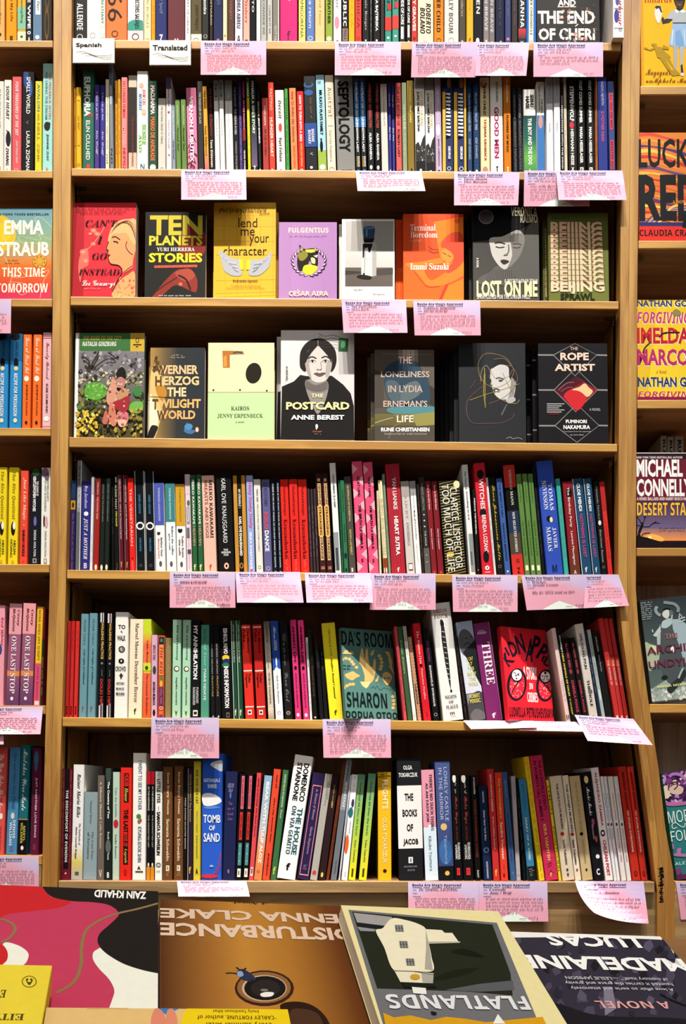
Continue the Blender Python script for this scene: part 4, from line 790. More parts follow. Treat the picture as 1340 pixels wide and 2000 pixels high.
ROWS['M6'] = '''
125.5 133 1213 5 p c92c2e ; thin scarlet paperback with tiny dark type, first of three copies ; Q 8a1018 10 30 25 75|Q e06068 34 80 20 80|Tb 4a0a0a 88 97 25 75 DOR
133.7 141.7 1213 5 p c92c2e ; thin scarlet paperback with tiny dark type, second of three copies ; Q 8a1018 10 30 25 75|Q e06068 34 80 20 80|Tb 4a0a0a 88 97 25 75 DOR
142.5 150.7 1213 5 p d5342c ; thin scarlet paperback with tiny dark type, third of three copies ; Q 8a1018 10 30 25 75|Q e06068 34 80 20 80|Tb 4a0a0a 88 97 25 75 DOR
153 169 1199 5 h 6a9aa8 ; dusty blue round-backed hardback, first copy ; T 2a4a5a 5 30 40 64 TEZER OZLU|Ti 2a4a5a 34 68 38 66 Cold Nights of Childhood|Hb 8a4a7a 89 94 36 64 f
169.8 186.5 1198 5 h 6a9aa8 ; dusty blue round-backed hardback, second copy ; T 2a4a5a 5 30 40 64 TEZER OZLU|Ti 2a4a5a 34 68 38 66 Cold Nights of Childhood|Hb 8a4a7a 89 94 36 64 f
190.5 203.5 1197 3 p 121317 ; black paperback with silver stripes and gold condensed title, first copy ; B d8d8e0 0 9 20 44|B d8d8e0 0 9 60 74|Tk d8b058 9 44 36 76 WALKING PRACTICE|D 888 48 54 18|T 999 54 60 50 66 novel|Tk c83a34 63 88 30 72 DOLKI MIN|B d0d0d8 88 100 14 40|B b0b0b8 86 100 62 78
206 218.5 1198.5 3 p 121317 ; black paperback with silver stripes and gold condensed title, second copy ; B e0c8cc 0 9 10 40|B d8d8e0 0 9 60 74|Tk d8b058 9 44 36 76 WALKING PRACTICE|D 888 48 54 18|T 999 54 60 50 66 novel|Tk c83a34 63 88 30 72 DOLKI MIN|B d0d0d8 88 100 14 40|B b0b0b8 86 100 62 78
221.5 248 1195.5 3 h f1f0ec ; white hardback with bold black words stacked upright ; Hk 1c1c1c 12 16 22 78 TO|Q 222 17.5 20.5 40 60|Hk 1c1c1c 22 27 16 80 WALK|R 222 35 52 22|Hj 1c1c1c 33 37 34 72 ALONE|E 1c1c1c 46 50 22 2.4|E f1f0ec 46 50 6 1|Hl 1c1c1c 51 55.5 6 86 CROWD|E 1c1c1c 60 50 6 2.8|B 1c1c1c 58 62 44 56|B 1c1c1c 59 60 36 66|Hk 1c1c1c 66 68 14 76 ANTONIO|Hk 1c1c1c 71 73 14 76 MUNOZ|Hk 1c1c1c 75.5 78 14 80 MOLINA|T 999 96 96.8 25 70 FSG
249.5 276.5 1209 4 p efe3c8 ; cream paperback with brown serif name ; Ts 5a4436 4 40 40 66 Marvel Moreno|Ts 7a6454 42 84 40 68 December Breeze|Hb 2a1a14 90 96 40 60 f
277.5 293.5 1209 2 p c4d630 ; lime and flame-orange paperback ; G c4d630 f06a48 12 26 |G f06a48 f07848 26 44 |G c8d840 c8d840 44 52 |G f06a48 e85a30 54 100 |Tl 8a1a20 21 44 34 66 Yukiko Motoya|E 4a3a10 49 45 20 2|Tl 6a1418 55 97 34 66 The Lonesome Bodybuilder
295 307 1240.5 1 p d6a6c2 ; short mauve-pink paperback with black capitals ; Tl 4a3a50 12 30 24 72 DIFFICULT SONG|E 3a3a44 42 52 30 5|Tk 2a1c2c 56 84 26 70 SAYAKA MURATA|E 1a1018 93 50 22 4
308 320.5 1241 1 p c4542e ; short paperback with red, orange and purple label strips ; B 1a1a3a 2 22 10 90|B 3a8a4a 4 8 30 70|B 3a8a4a 15 18 30 70|B e88a50 11 48 14 86|Tj a02a1c 14 46 26 74 THE RED|B 3a8a3a 50 56 30 70|E e8b040 58 50 24 4|B 6a2a6a 62 84 14 86|Q d8c040 64 82 30 70|R eee 87 50 24|B e06a40 91 95 20 80|B 5a3a8a 96 100 20 80
321.5 333.5 1246 1 p 8a7b52 ; short olive-khaki paperback ; Q b8a878 6 60 40 62
335.5 352.5 1210.6 2 p a7d4b8 ; mint green paperback with dark lowercase title, first copy ; Tb 2a4a3a 6 41 36 70 life ceremony|D 3a2c24 49.5 50 34|D f0e8d0 49.5 52 24|E f4f0e0 49.5 60 10 1.5|Tl 3a4a40 58 86 36 64 sayaka murata|Hb 1a2a20 92 97 34 66 Y
354.5 371 1210.6 2 p a7d4b8 ; mint green paperback with dark lowercase title, second copy ; Tb 2a4a3a 6 41 36 70 life ceremony|D 3a2c24 49.5 50 34|D f0e8d0 49.5 52 24|E f4f0e0 49.5 60 10 1.5|Tl 3a4a40 58 86 36 64 sayaka murata|Hb 1a2a20 92 97 34 66 Y
372 390 1210 1 p 151518 ; black paperback with big white capitals ; Tk f4f4f4 6 60 24 72 MY ANNIHILATION|Tb c8c8c8 68 84 58 84 FUMINORI|Tb c8c8c8 68 86 20 48 NAKAMURA|B e8e8e8 91 97 24 76|B 222 92.5 95.5 32 68
391.5 408 1220.5 1 p 4c937f ; sea green paperback with white capitals ; Ti 2a6a58 4 18 32 66 That Time|Ti 9ad0c0 20 44 32 66 of Year|Tl e8f4f0 47 80 34 64 MARIE NDIAYE
409 420.5 1220 -3 p 171719 ; black paperback with grey and gold capitals, first copy ; Tl 9a9a9a 20 52 34 64 ANDRES NEUMAN|Tl b89860 54 76 34 64 FRACTURE|D eee 97 55 14
421 432 1220 -4 p 171719 ; black paperback with grey and gold capitals, second copy ; Tl 9a9a9a 20 52 34 64 ANDRES NEUMAN|Tl b89860 54 76 34 64 FRACTURE|D eee 97 55 14
433 456 1219.7 -5 p 121214 ; black paperback with yellow, blue and green lozenges ; Tk f2f2f2 4 31 30 66 ESHKOL NEVO|E e8c830 35 48 32 3|E 2a2a68 39 52 32 3|E 2a7a58 43 46 32 3|Tk f6f6f6 44 88 28 68 INSIDE INFORMATION|B 777 93 98 40 66|B 121214 94 97.4 45 61
456.5 465.5 1212.5 -6 p 1f4a34 ; dark green paperback with white edge, first copy ; B dfe6de 0 100 0 12|Tl e0e8dc 4 42 34 66 JANET MALCOLM'S Brief Band|Hb e8f0d8 90 96 28 70 f
466.5 475.5 1212.5 -6 p 1f4a34 ; dark green paperback with white edge, second copy ; B dfe6de 0 100 0 12|Tl e0e8dc 4 42 34 66 JANET MALCOLM'S Brief Band|Hb e8f0d8 90 96 28 70 f
479 497.5 1220 -9 p e0342a ; red paperback with white bars and black title, first copy ; B f2dcd4 2 3.2 4 96|B f2dcd4 48 49.3 4 96|B f2dcd4 86 87.3 4 96|Tl 2a0c0a 5 30 52 82 The Memory|Tl 2a0c0a 5 18 16 46 Police|Tl 2a0c0a 51 61 52 82 Yoko|Tl 2a0c0a 51 66 16 46 Ogawa|B f0e8e4 90 95 28 72|D 333 92.5 50 15
501.5 519.5 1220 -9 p c42a26 ; red paperback with white bars and black title, second copy ; B f2dcd4 2 3.2 4 96|B f2dcd4 48 49.3 4 96|B f2dcd4 86 87.3 4 96|Tl 2a0c0a 5 30 52 82 The Memory|Tl 2a0c0a 5 18 16 46 Police|Tl 2a0c0a 51 61 52 82 Yoko|Tl 2a0c0a 51 66 16 46 Ogawa|B f0e8e4 90 95 28 72|D 333 92.5 50 15
524 536 1213 -10 p cfc4b2 ; taupe and cream paperback with brown capitals ; G 6a6258 d8d0c0 0 40 |Tl 3a3028 5 22 34 66 REVENGE|T 6a5a48 26 48 36 62 eleven dark tales|Tl 6a5a48 52 84 34 64 YOKO OGAWA|G d8d0c0 8a8070 88 100
538.5 554 1212.5 -11 p 2a50ac ; royal blue paperback with a white pointed lower half ; B eef0f0 49 100 0 100|B 2a50ac 0 50 0 24|E eef0f0 50 50 30 3|Tc eef0f8 6 19 32 66 Bleue|Tb c8d0e8 20 30 30 70 HERE|E d8e8f4 42 50 10 5|Ti 6a7a8a 54 84 34 64 Aude-Lise Disparue|R c86070 93 50 20
556.5 572 1213.7 -11 p 1b1b1c ; black paperback with faint handwritten title ; Tc 6a6a68 12 45 28 74 Grove|Tc 7a7a78 52 82 28 74 Ysra Osel|D b8b0a8 93 48 26|D 1b1b1c 93 48 18|D b86060 93 48 8
577 589 1211 -11 p d8377a ; magenta-pink paperback with black capitals, first copy ; Tk 3a1024 6 43 32 70 ANIMAL LIFE|E 1a0c10 48 50 24 2|Tl 7a1a44 53 88 36 64 AUDUR AVA OLAFSDOTTIR|E f4ecf0 95 50 24 1.8
592.5 604.5 1211 -12 p d8377a ; magenta-pink paperback with black capitals, second copy ; Tk 3a1024 6 43 32 70 ANIMAL LIFE|E 1a0c10 48 50 24 2|Tl 7a1a44 53 88 36 64 AUDUR AVA OLAFSDOTTIR|E f4ecf0 95 50 24 1.8
605.2 610.5 1245 -9 p e0dedb ; thin white paperback with small black capitals ; Tb 3a3a3a 6 36 30 70 WRITING OLIVER|Q 999 50 90 30 70
611.8 620.5 1230 -11 p 151515 ; slim black paperback with brown capitals ; Tl 6a4a34 40 74 34 66 THOUGHTS ON THE ICE|D bbb 97 50 24
624.5 632.8 1258 -10 p 17181a ; short slim black paperback, first copy ; Q 777 10 34 30 70
633.2 641.5 1259 -10 p 17181a ; short slim black paperback, second copy ; Q 777 10 34 30 70
643.5 671 1217 -17 p efdf30 ; bright yellow paperback with thin dark title ; T 4a4a14 6 34 42 60 VERONIQUE OLMI|Ti 3a3a14 36 78 42 62 Daughters Beyond Command|Hb 4a3a10 90 95 36 60 f
789 795.5 1224 -20 p c84c56 ; thin rose red paperback ; Q 7a1a24 20 90 25 75
796.5 806 1224 -21 p 3b5c3a ; slim moss green paperback with faint title ; Ti a8c8a0 14 50 34 66 Liam Emms
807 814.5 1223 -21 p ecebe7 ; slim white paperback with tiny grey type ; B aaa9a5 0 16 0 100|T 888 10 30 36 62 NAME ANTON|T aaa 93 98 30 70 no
815.5 825 1244 -20 p bc8e6c ; tan paperback with serrated edges and black capitals ; Z|Tk 2a1a10 55 80 34 66 TABLEAUS
827.5 842.5 1218 -22 p d0202e ; crimson paperback with white serif title ; Ti f4dcd8 8 32 36 66 The Women|Ti f4dcd8 33 42 36 66 I Love|D 14100f 43 48 20|Ti f4d4d0 46 78 36 66 Francesco Pacifico|Q 4a0a10 91 96 36 66
846.5 858.5 1227 -21 p 151517 ; black paperback with purple and white capitals ; Tl 8a3a70 14 36 34 66 EVIL FLOWERS|Tb f0f0f0 40 84 34 66 GUNNHILD OYEHAUG|R aaa 93 50 26
865.5 906 1178 -27 h efeeec ; large white hardback with black ornament, leaning ; Hs 7a2c20 5 8.5 14 80 ORHAN|Hs 7a2c20 9.5 13 14 82 PAMUK|O|Hs 2a2a2a 78.5 81.5 22 78 NIGHTS|Hs 2a2a2a 83 85.5 38 62 OF|Hs 2a2a2a 87 90 22 82 PLAGUE|Hb 2a2a2a 93 95 38 60 m|T 777 96 97.2 36 64 KNOPF
908 915 1242 -22 p 1c1a1c ; thin black book half hidden beside the white hardback ; Q 8a5040 20 90 20 80
917.5 950 1214 -28 p 8a929c ; grey paperback with a hippopotamus under a pale sky ; A|Hl d8d05a 36 39.5 30 74 A CAT|Hl d8d05a 41 44.5 36 66 AT|Hl d8d05a 46 49.5 32 72 THE|Hl d8d05a 51 54.5 26 80 END OF|Hl d8d05a 56 59.5 34 72 THE|Hl d8d05a 61 64.5 24 84 WORLD|Hl e0d86a 73 77 18 84 ROBERT|Hl e0d86a 78 82 18 84 PERISIC
950.3 982.3 1217 -27 p 7b2b69 ; plum purple paperback with huge white capitals ; Hb c8a0c0 7 8.5 24 60 VALERIE|Hb e0c8dc 9 11.5 18 72 PERRIN|Ts f0e8f0 20 63 34 84 THREE|B 9a5a8a 0 100 95 100|Hb f0e8f0 92 97 36 64 f
1106.3 1115.8 1227 -30 p e0ccc6 ; pink-white paperback with black grass strokes ; Q 4a3434 56 78 10 90|B 2a2020 92 97 20 40|B 2a2020 92 97 60 80
1116.3 1125 1226.7 -31 p 181814 ; black paperback with white and yellow capitals ; Tj e8e8e0 8 26 30 70 Strange|Tk d8c850 27 72 26 70 NEW ANIMALS OF HALIM|Tl d0c050 74 92 30 66 YOSEF
1125.8 1139.8 1245 -29 p 1a1718 ; black paperback with rose capitals, first copy ; Tk c84a60 7 36 36 66 BLOOD RED|E a03a48 40 50 20 3|Tk b8405a 50 88 32 70 GABRIELA PONCE
1141 1151.5 1245 -29 p 1a1718 ; black paperback with rose capitals, second copy ; Tk c84a60 7 36 36 66 BLOOD RED|E a03a48 40 50 20 3|Tk b8405a 50 88 32 70 GABRIELA PONCE
1152.5 1169.8 1218.8 -31 p d8d1c8 ; off-white paperback with condensed black capitals ; Tk 2a2626 10 46 34 66 HYE-YOUNG PYUN|Tk 2a2626 57 84 34 66 THE HOLE|E 6a6a6a 69 58 26 2.6|B 8a8a8a 93 97 36 60
1171 1176.3 1231 -31 p 22304a ; thin navy paperback ; Q 99a 30 70 30 70
1177 1184.8 1230 -31 p a9bab9 ; thin grey-mint paperback ; T 5a6a6c 10 50 36 66 SWEET DAYS BEHIND|E d8e4e0 70 50 24 6
1186 1200 1233 -31 p 1b1c1d ; black paperback with small pale italic ; Tb c8c8c8 6 22 38 62 MARIA JUDITE|Ti b8b8b8 26 44 38 62 Empty Wardrobes|R 888 95 50 18
1202 1212 1208 -34 p c83838 ; red paperback with white foot emblem, first of three copies ; G a82c30 d85038 34 46 |Tl f0c8c0 40 64 30 70 THE WOMAN OF|B f0e8e0 93 98 34 68
1212.7 1221.8 1208 -34 p c83838 ; red paperback with white foot emblem, second of three copies ; G a82c30 d85038 34 46 |Tl f0c8c0 40 64 30 70 THE WOMAN OF|B f0e8e0 93 98 34 68
1222.5 1231 1208 -34 p c83838 ; red paperback with white foot emblem, third of three copies ; G a82c30 d85038 34 46 |Tl f0c8c0 40 64 30 70 THE WOMAN OF|B f0e8e0 93 98 34 68
'''  # thin black spine beside the white hardback stands in for a dark gap
ROWS['M7'] = '''
116.5 137 1502 4 p 6b1a2b ; dark red paperback with a black strip down its spine ; B 161014 0 90 24 76|Tb e8e0e0 19 84 38 64 THE DISCOMFORT OF EVENING|Q a84858 2 86 2 18|Q a84858 2 86 82 98|D d8b8b8 94 50 10
138 159.8 1493.5 5 p eceef0 ; white paperback with a yellow watercolour foot ; G eceef0 d8c860 68 86 |G d8c860 a8acb0 84 100 |Ti 14140f 8 46 38 72 Rainer Maria Rilke|Ti 2a2a2a 51 70 56 80 The Notebooks of|Tj 2a2a2a 54 82 26 48 Malte Laurids Brigge|B 555 93 96 34 70
161 188.5 1547 3 p 8ba1a9 ; short blue-grey paperback with dull serif words ; Ts 5a6c72 10 36 42 58 Manuel Rivas|Ts 56686e 45 77 54 72 The Last Days|Ts 56686e 46 76 26 44 of Terranova
189.5 203.5 1514.5 1 p 6b615a ; taupe paperback with cream serif title ; Ts d8d0c4 6 42 34 66 A Silence Shared|Ts c8c0b4 44 70 34 66 Lalla Romano|Hb d0c8bc 90 97 26 72 V
204 218 1500.6 1 p 1c2422 ; black paperback with a dark green wash and bold white title ; E 3a4a42 5 50 40 8|Tk f0f0ec 12 45 28 68 The Country of Too|Tl e0e0dc 57 82 30 66 Rodrigo Rey Rosa|E 5a6460 70 50 40 6|Hb f0f0f0 93 98 34 66 B
218.6 232.7 1508 1 p b7cfbf ; pale mint paperback with a red heart ; Tl 6a8274 14 42 34 64 Take the Invisible|E b82838 48 48 36 4|Tl 6a8274 58 80 34 64 Evelio Rosero
233.7 255.7 1499.5 2 p e0281f ; bright red paperback with black label blocks ; B 1a1410 5 31 30 76|Tk d0302a 6 17 34 72 MURDER|Ti e0c060 18 30 38 68 House|Tk 1a1410 37 58 30 74 THE LAST|B 1a1410 58 86 30 74|Tk d0302a 58 70 34 70 BOOK OF|Ti e0c060 72 85 38 66 Legends|E b01a18 93 50 14 3
257 284 1471 2 h f1efe9 ; tall white hardback with blue capitals and a flower ; Tl 3a5c8c 6 45 40 68 I WENT TO SEE MY FATHER|E 3a8a48 50 46 18 2|E c83a48 53 60 10 1.5|E 8a6a4a 54 50 14 1.6|Tl 3a5c8c 58 86 40 68 KYUNG-SOOK SHIN|Hk 1a1a1a 89 92 38 64 A|B 333 93 94 24 82
285.3 293 1507 1 p 161618 ; thin black paperback, red head and orange foot, first copy ; B c0202c 0 12 0 100|Tl d8d8d0 14 36 30 70 IN THE DISTANCE|Tl b8b8b0 40 70 34 66 THE COMMITTED LIST|E e8d8c8 86 50 24 2|B d88a24 88 100 0 100
293.5 301.3 1507 1 p 161618 ; thin black paperback, red head and orange foot, second copy ; B c0202c 0 12 0 100|Tl d8d8d0 14 36 30 70 IN THE DISTANCE|Tl b8b8b0 40 70 34 66 THE COMMITTED LIST|E e8d8c8 86 50 24 2|B d88a24 88 100 0 100
302 316.5 1507 1 p eeeeea ; white paperback with heavy black condensed capitals ; Q 222 1 5 20 70|Tk 161616 7 29 24 74 LITTLE EYES|Q 333 32 36 40 60|Tk 161616 37 77 22 74 SAMANTA SCHWEBLIN|R 222 86 50 30|R 222 86 50 14|T 666 91 93 24 76 ONEWORLD
317.8 336.4 1498 1 p 6c4628 ; chestnut brown paperback with cream lettering, first copy ; Tl e8d8b8 5 42 36 68 Seven Empty Houses|Tl e8d8b8 46 83 36 68 Samanta Schweblin|B e8dcc8 87 92 34 70|Hb 5a3820 88 91 44 60 R|Q c8a878 93 98 20 80
338.8 357.4 1496.6 1 p 6c4628 ; chestnut brown paperback with cream lettering, second copy ; Tl e8d8b8 5 42 36 68 Seven Empty Houses|Tl e8d8b8 46 83 36 68 Samanta Schweblin|B e8dcc8 87 92 34 70|Hb 5a3820 88 91 44 60 R|Q c8a878 93 98 20 80
358 365 1501 1 p 131315 ; thin black paperback with tiny white capitals ; Tb c8c8c8 26 72 34 66 YOGA ECHOES SELECTED BREWS
365.8 376.5 1501 1 p 2c2132 ; dark plum paperback with gold capitals ; B d8d0b8 0 100 0 8|Tl b89a58 5 48 34 66 GROVE DISTRICT The Remover|Hb e8c050 88 94 26 70 f
377.2 391.5 1487 1 p cdbf3c ; mustard yellow paperback with dark title ; Tj 3a3a14 7 36 30 66 SHE AND HER CAT|T 8a8030 42 60 38 62 MAKOTO SHINKAI|T 5a5420 62 82 38 62 NARUKI NAGAKAWA|Hk 14140f 90 95 30 70 A
392.3 433 1471.5 2 h 2b5cca ; thick blue hardback with white clouds and upright words ; C|Hb e8eef8 20 23.5 8 88 GEETANJALI|Hb e8eef8 24.5 27.5 28 72 SHREE|Hl f6f8fc 48.5 55 8 92 TOMB|Hl f6f8fc 57 61 36 66 OF|Hl f6f8fc 63 70 10 90 SAND|E 8aa8e0 89 50 10 1|E c83040 97 40 44 1.5
434.5 458.7 1507 6 p 20254e ; deep navy paperback with dim stacked words ; Hb 8a90b8 11 15 22 72 LIES OF|Hb 8a90b8 16 19 30 64 SELF|E 4a70a8 22 46 8 3|Hs 7a5a8a 28 31 30 64 The|Hs 7a5a8a 33 36 18 78 Age of|Hs 7a5a8a 37.5 40.5 24 72 Good|Hs 7a5a8a 42 45 28 68 Lies|E 9a6a8a 92 46 8 2
459 471.8 1511.6 9 p 121214 ; black paperback with pink, red and teal labels, first copy ; B e86a80 2 33 38 84|Tb 4a1018 4 31 48 74 THE GOLDEN THROUGH|B d8342c 36 62 34 80|Tb 2a0a0a 38 60 44 70 YURIKO SAITO WRITES|B 4a8a94 65 86 30 84|D d8c890 68 56 9|D d8c890 75 56 9|D d8c890 82 56 9|B eee8dc 89 97 30 84|B 222 91 95 48 62
472.5 485 1511.6 10 p 121214 ; black paperback with pink, red and teal labels, second copy ; B e86a80 2 33 38 84|Tb 4a1018 4 31 48 74 THE GOLDEN THROUGH|B d8342c 36 62 34 80|Tb 2a0a0a 38 60 44 70 YURIKO SAITO WRITES|B 4a8a94 65 86 30 84|D d8c890 68 56 9|D d8c890 75 56 9|D d8c890 82 56 9|B eee8dc 89 97 30 84|B 222 91 95 48 62
485.5 495 1509.7 16 p d94a52 ; coral red paperback leaning, thin black capitals ; Tk 2a0c10 5 31 36 64 NETTEL AT AUCTIONS|Tk 2a0c10 33 60 36 64 Die Meine Danger|B f0e8e4 88 96 26 76|B 181414 89 94 40 64
495.6 511 1515 21 p 8ab4cc ; leaning paperback, blue sky blending to orange ; G 86b2cc b8c0c8 0 50 |G b8c0c8 e8905a 50 72 |G e8905a d87a48 72 100 |Tk f4f2ee 6 46 34 74 BEAR WITH|Tk f4f2ee 48 84 32 74 TULIP ALOZ|R 6a3a24 92 46 16
512 526.5 1502.5 23 p dc4a30 ; leaning red-orange paperback with black type ; Tj 2a0f0a 5 17 40 68 maybe will|Tj 2a0f0a 26 66 40 66 when I sing, mountains dance|Tj 2a0f0a 76 96 38 68 graywolf press
527.5 539.3 1504 25 p 3a6c42 ; leaning dark green paperback with cream capitals ; Ts dce4d0 4 34 36 68 DOMENICO STARNONE|Ti dce4d0 36 44 38 66 Trust|Hb d8d850 88 95 28 70 f
540 577 1476 36 h f3f2f0 ; big white leaning hardback with black and teal capitals ; Tk 17171a 6 37 56 86 DOMENICO|Tk 17171a 6 37 20 48 STARNONE|Tk 2a5a6c 42 80 56 86 THE HOUSE|Tb 2a5a6c 41 80 26 50 ON VIA GEMITO|Hk 17171a 87 93 40 62 f
579.5 604 1510 32 p 2a2149 ; leaning navy paperback with a pink frame line ; B e08a90 11.5 12.5 16 88|B e08a90 95 96 16 88|B e08a90 12 96 14 19|B e08a90 12 96 84 89|Ti a888b0 15 44 40 66 In Memory of Memory|Ti a888b0 50 76 40 66 Maria Stepanova|T 8a70a0 86 91 36 68 New Dir
605 620 1512 30 p a9a59e ; leaning warm grey paperback with a red oval ; T 5a5652 8 30 44 64 DROWN CITY|T 6a6660 6 24 66 84 AN ODE|E c83a44 93 44 28 2
621.5 635.3 1512.6 28 p 2b1c1f ; leaning dark brown paperback with gold speck title ; Tb a88a50 10 30 44 62 SAVAGE TONGUES|Tb d0b060 26 32 40 66 KEY|E d8c060 95 44 18 2.4
636 643 1483 34 p 6b3320 ; leaning thin russet paperback ; Q 3a1408 20 80 20 80
643.8 657.5 1483 31 p 8b9299 ; leaning tall silver-grey paperback ; Tj 2a3036 3 18 40 72 STREETS|Tj dce0e6 19 40 38 72 GEMINI|B 6a7078 42 100 0 100|Tb 222 84 95 44 64 ND PAPER
658.2 664.5 1514 23 p c6c8d6 ; leaning thin lilac-grey paperback ; T 5a5a70 20 70 36 66 TEMPORARY LIMITS|Q 777 90 97 20 80
665.5 679 1513 21 p eef0f0 ; leaning white paperback with teal and orange facets ; Q 5a5a5a 2 16 36 66|E 2a6a70 36 40 40 5|E 3a3a50 27 60 24 4|Tb 6a6a70 44 56 44 64 Yoko Tawada|E d86030 66 26 34 9|T 777 92 97 36 66 ND1596
680 694 1512.6 20 p 6aa878 ; leaning green-to-yellow paperback, first copy ; G 5a9c7c a8c850 0 55 |G a8c850 ecd820 55 100 |Tb 1f4a34 8 58 38 64 Scattered All Over the Earth|Tb 2a4a1c 62 83 38 64 Yoko Tawada|B 4a4a10 89 97 36 64
700.5 716 1511 19 p 6aa878 ; leaning green-to-yellow paperback, second copy ; G 5a9c7c a8c850 0 55 |G a8c850 ecd820 55 100 |Tb 1f4a34 8 58 38 64 Scattered All Over the Earth|Tb 2a4a1c 62 83 38 64 Yoko Tawada|B 4a4a10 89 97 36 64
738.5 765 1508.5 -1 p eab420 ; golden yellow paperback with white capitals ; B c89a18 0 14 0 100|Q 3a2c08 1 6 10 90|Tl f4ead0 7 34 34 76 FLIGHTS|Tl f4e4b8 42 84 36 66 OLGA TOKARCZUK|D 2a1c08 91 50 14
779.5 828 1481 -6 h 1d1e22 ; thick black hardback with a white middle and stacked capitals ; B e9e6e6 22.5 74 0 100|Hl f0f0f0 6 9.5 28 64 OLGA|Hl f0f0f0 12 15.5 8 86 TOKARCZUK|Hk 161616 29 35 30 66 THE|Hk 161616 42 48 20 80 BOOKS|Hk 161616 54 60 36 62 OF|Hk 161616 66 72 20 82 JACOB|B e8e8e8 81 86 40 58|Hb 222 82 85.4 46 54 R|T 888 88 89.5 20 74 RIVERHEAD|T 888 91 92.5 34 66 BOOKS
829 856.5 1503.7 -9 p e296ac ; pink paperback with an ice-blue lower half ; B d3e6f2 52 100 0 100|E f4f4f4 51 50 10 1.5|Tb 3a3444 4 55 60 84 THERE'S NO SUCH THING|Tb 3a3444 12 47 24 48 AS AN EASY JOB|Tn 4a5a74 60 91 36 60 Kikuko Tsumura
858 887.3 1487.5 -9 p 4b5a92 ; slate blue paperback with foil capitals and a crystal ; G 4b5a92 3a4878 0 88 |B 15161e 88 100 0 100|E 3a6aa8 76 50 44 11|Tn c0c8e4 5 50 58 80 LONELY CASTLE|Tn c0c8e4 5 49 22 44 IN THE MIRROR|E d8b878 55 44 22 3|Tn b8c0dc 62 86 40 62 Tsujimura|E e0b850 94 56 16 2
888.3 904.6 1514.5 -8 p 121214 ; black paperback with red script and a white-masked figure, first copy ; E f0ece4 3 40 22 4|Q ddd 6 18 40 62|Tc b84a44 20 46 30 70 Baba Yaga|T 8a3030 48 62 38 62 LAID AN EGG|Tb f0f0f0 64 80 54 80 DUBRAVKA|Tb f0f0f0 66 80 22 48 UGRESIC|B d03038 88 95 30 70|B 121214 90 93 48 52
906 926 1514.5 -9 p 121214 ; black paperback with red script and a white-masked figure, second copy ; E f0ece4 3 40 22 4|Q ddd 6 18 40 62|Tc b84a44 20 46 30 70 Baba Yaga|T 8a3030 48 62 38 62 LAID AN EGG|Tb f0f0f0 64 80 54 80 DUBRAVKA|Tb f0f0f0 66 80 22 48 UGRESIC|B d03038 88 95 30 70|B 121214 90 93 48 52
929 940 1514.5 -9 p 141212 ; black paperback with rust-brown capitals ; Tb d8d8d8 2 18 34 66 DUBRAVKA|Tk 7a3424 23 78 30 68 THE MUSEUM OF UNCONDITIONAL SURRENDER|Tb ccc 90 97 34 66 NDP
945.6 962 1534.8 -11 p 1b294a ; short navy paperback with white ring emblem ; Tb d8e0f0 6 18 40 60 GEORGI|Tb d8e0f0 26 58 38 62 Other Near York Bliss|R 6a88b8 68 50 32|R 6a88b8 68 50 22|Tb c8d0e4 80 98 38 60 GOSPODINOV
963.8 977 1502 -13 p c93233 ; red paperback with a yellow bird emblem ; Tb f0d8d0 5 38 36 62 BEATA UMUBYEYI MAIRESSE|Ti f0d8d0 42 72 36 62 All Your Children, Scattered|Hb f0c040 90 96 28 68 f
978.5 993 1509 -13 p e13f30 ; red-orange paperback with yellow and white words ; Tl f0c850 5 42 34 68 The Hummingbird|Tl f4e8e0 46 80 34 68 Sandro Veronesi|Q 8a1a14 85 92 46 54|E 8a1a14 95 46 16 2
995.5 1008.3 1508 -18 p 3b5b8b ; blue paperback with muted capitals ; T 8aa8d0 8 24 38 64 BACKLIT|Tb 2a406a 38 82 36 64 BERNADO AND THE PLANETS|R 9ab 93 50 16
1008.9 1018 1516 -11 p b0a9b0 ; thin mauve-grey paperback ; T 6a646c 6 22 38 64 Roman Note|R 7a6a70 95 50 20
1019 1029 1520 -16 p 141414 ; thin black paperback with no visible lettering ; Q 666 20 70 30 70
1030 1046.8 1522 -19 p 3a80aa ; sea blue paperback with a black foot ; B 1a1c20 86 100 0 100|T 2a5a80 5 30 40 62 EMI YAGI|Tl e8f0f4 38 80 36 62 DIARY OF A VOID|Q aaa 88 97 10 90
1053.5 1065 1478 -31 p e8c62a ; tall yellow paperback edge with black brush marks ; Q 1a1408 4 46 10 90|Q 3a3008 50 98 10 90
1065.6 1090.8 1476 -32 p c92f5a ; tall magenta-red paperback with dark title and yellow name ; Tl 2a0c2a 4 44 58 84 THE INCREDIBLE EVENTS|Tl 2a0c2a 4 52 22 48 IN WOMEN'S CELL NUMBER 3|Tl f0d060 55 84 36 60 KIRA YARMYSH|Q 2a1030 86 96 20 80|Hb f0c040 94 97 36 60 f
1091.2 1096.8 1523.7 -25 p ead22e ; thin lemon yellow paperback ; Tl 3a3a14 6 34 20 80 LEMON|Tl 3a3a14 46 90 20 80 KWON YEO-SUN
1098.5 1122.6 1516 -26 p d8cbb3 ; beige paperback with a red disc ; Tk 2a2420 7 51 44 62 THE DEVIL'S FLUTE MURDERS|D b83430 55.5 46 17|Tb 2a2420 61 85 40 62 Seishi Yokomizo|E 3a3430 90 50 9 1.4|B 5a5048 93 96 42 58
1124 1136.8 1514.7 -26 p e6dcc8 ; cream paperback with heavy black title and red disc ; Tk 1c1814 8 54 28 68 THE HONJIN MURDERS|D b8242c 56 46 30|Tk 1c1814 61 85 30 66 Seishi Yokomizo|E a03a34 90 50 16 1.4
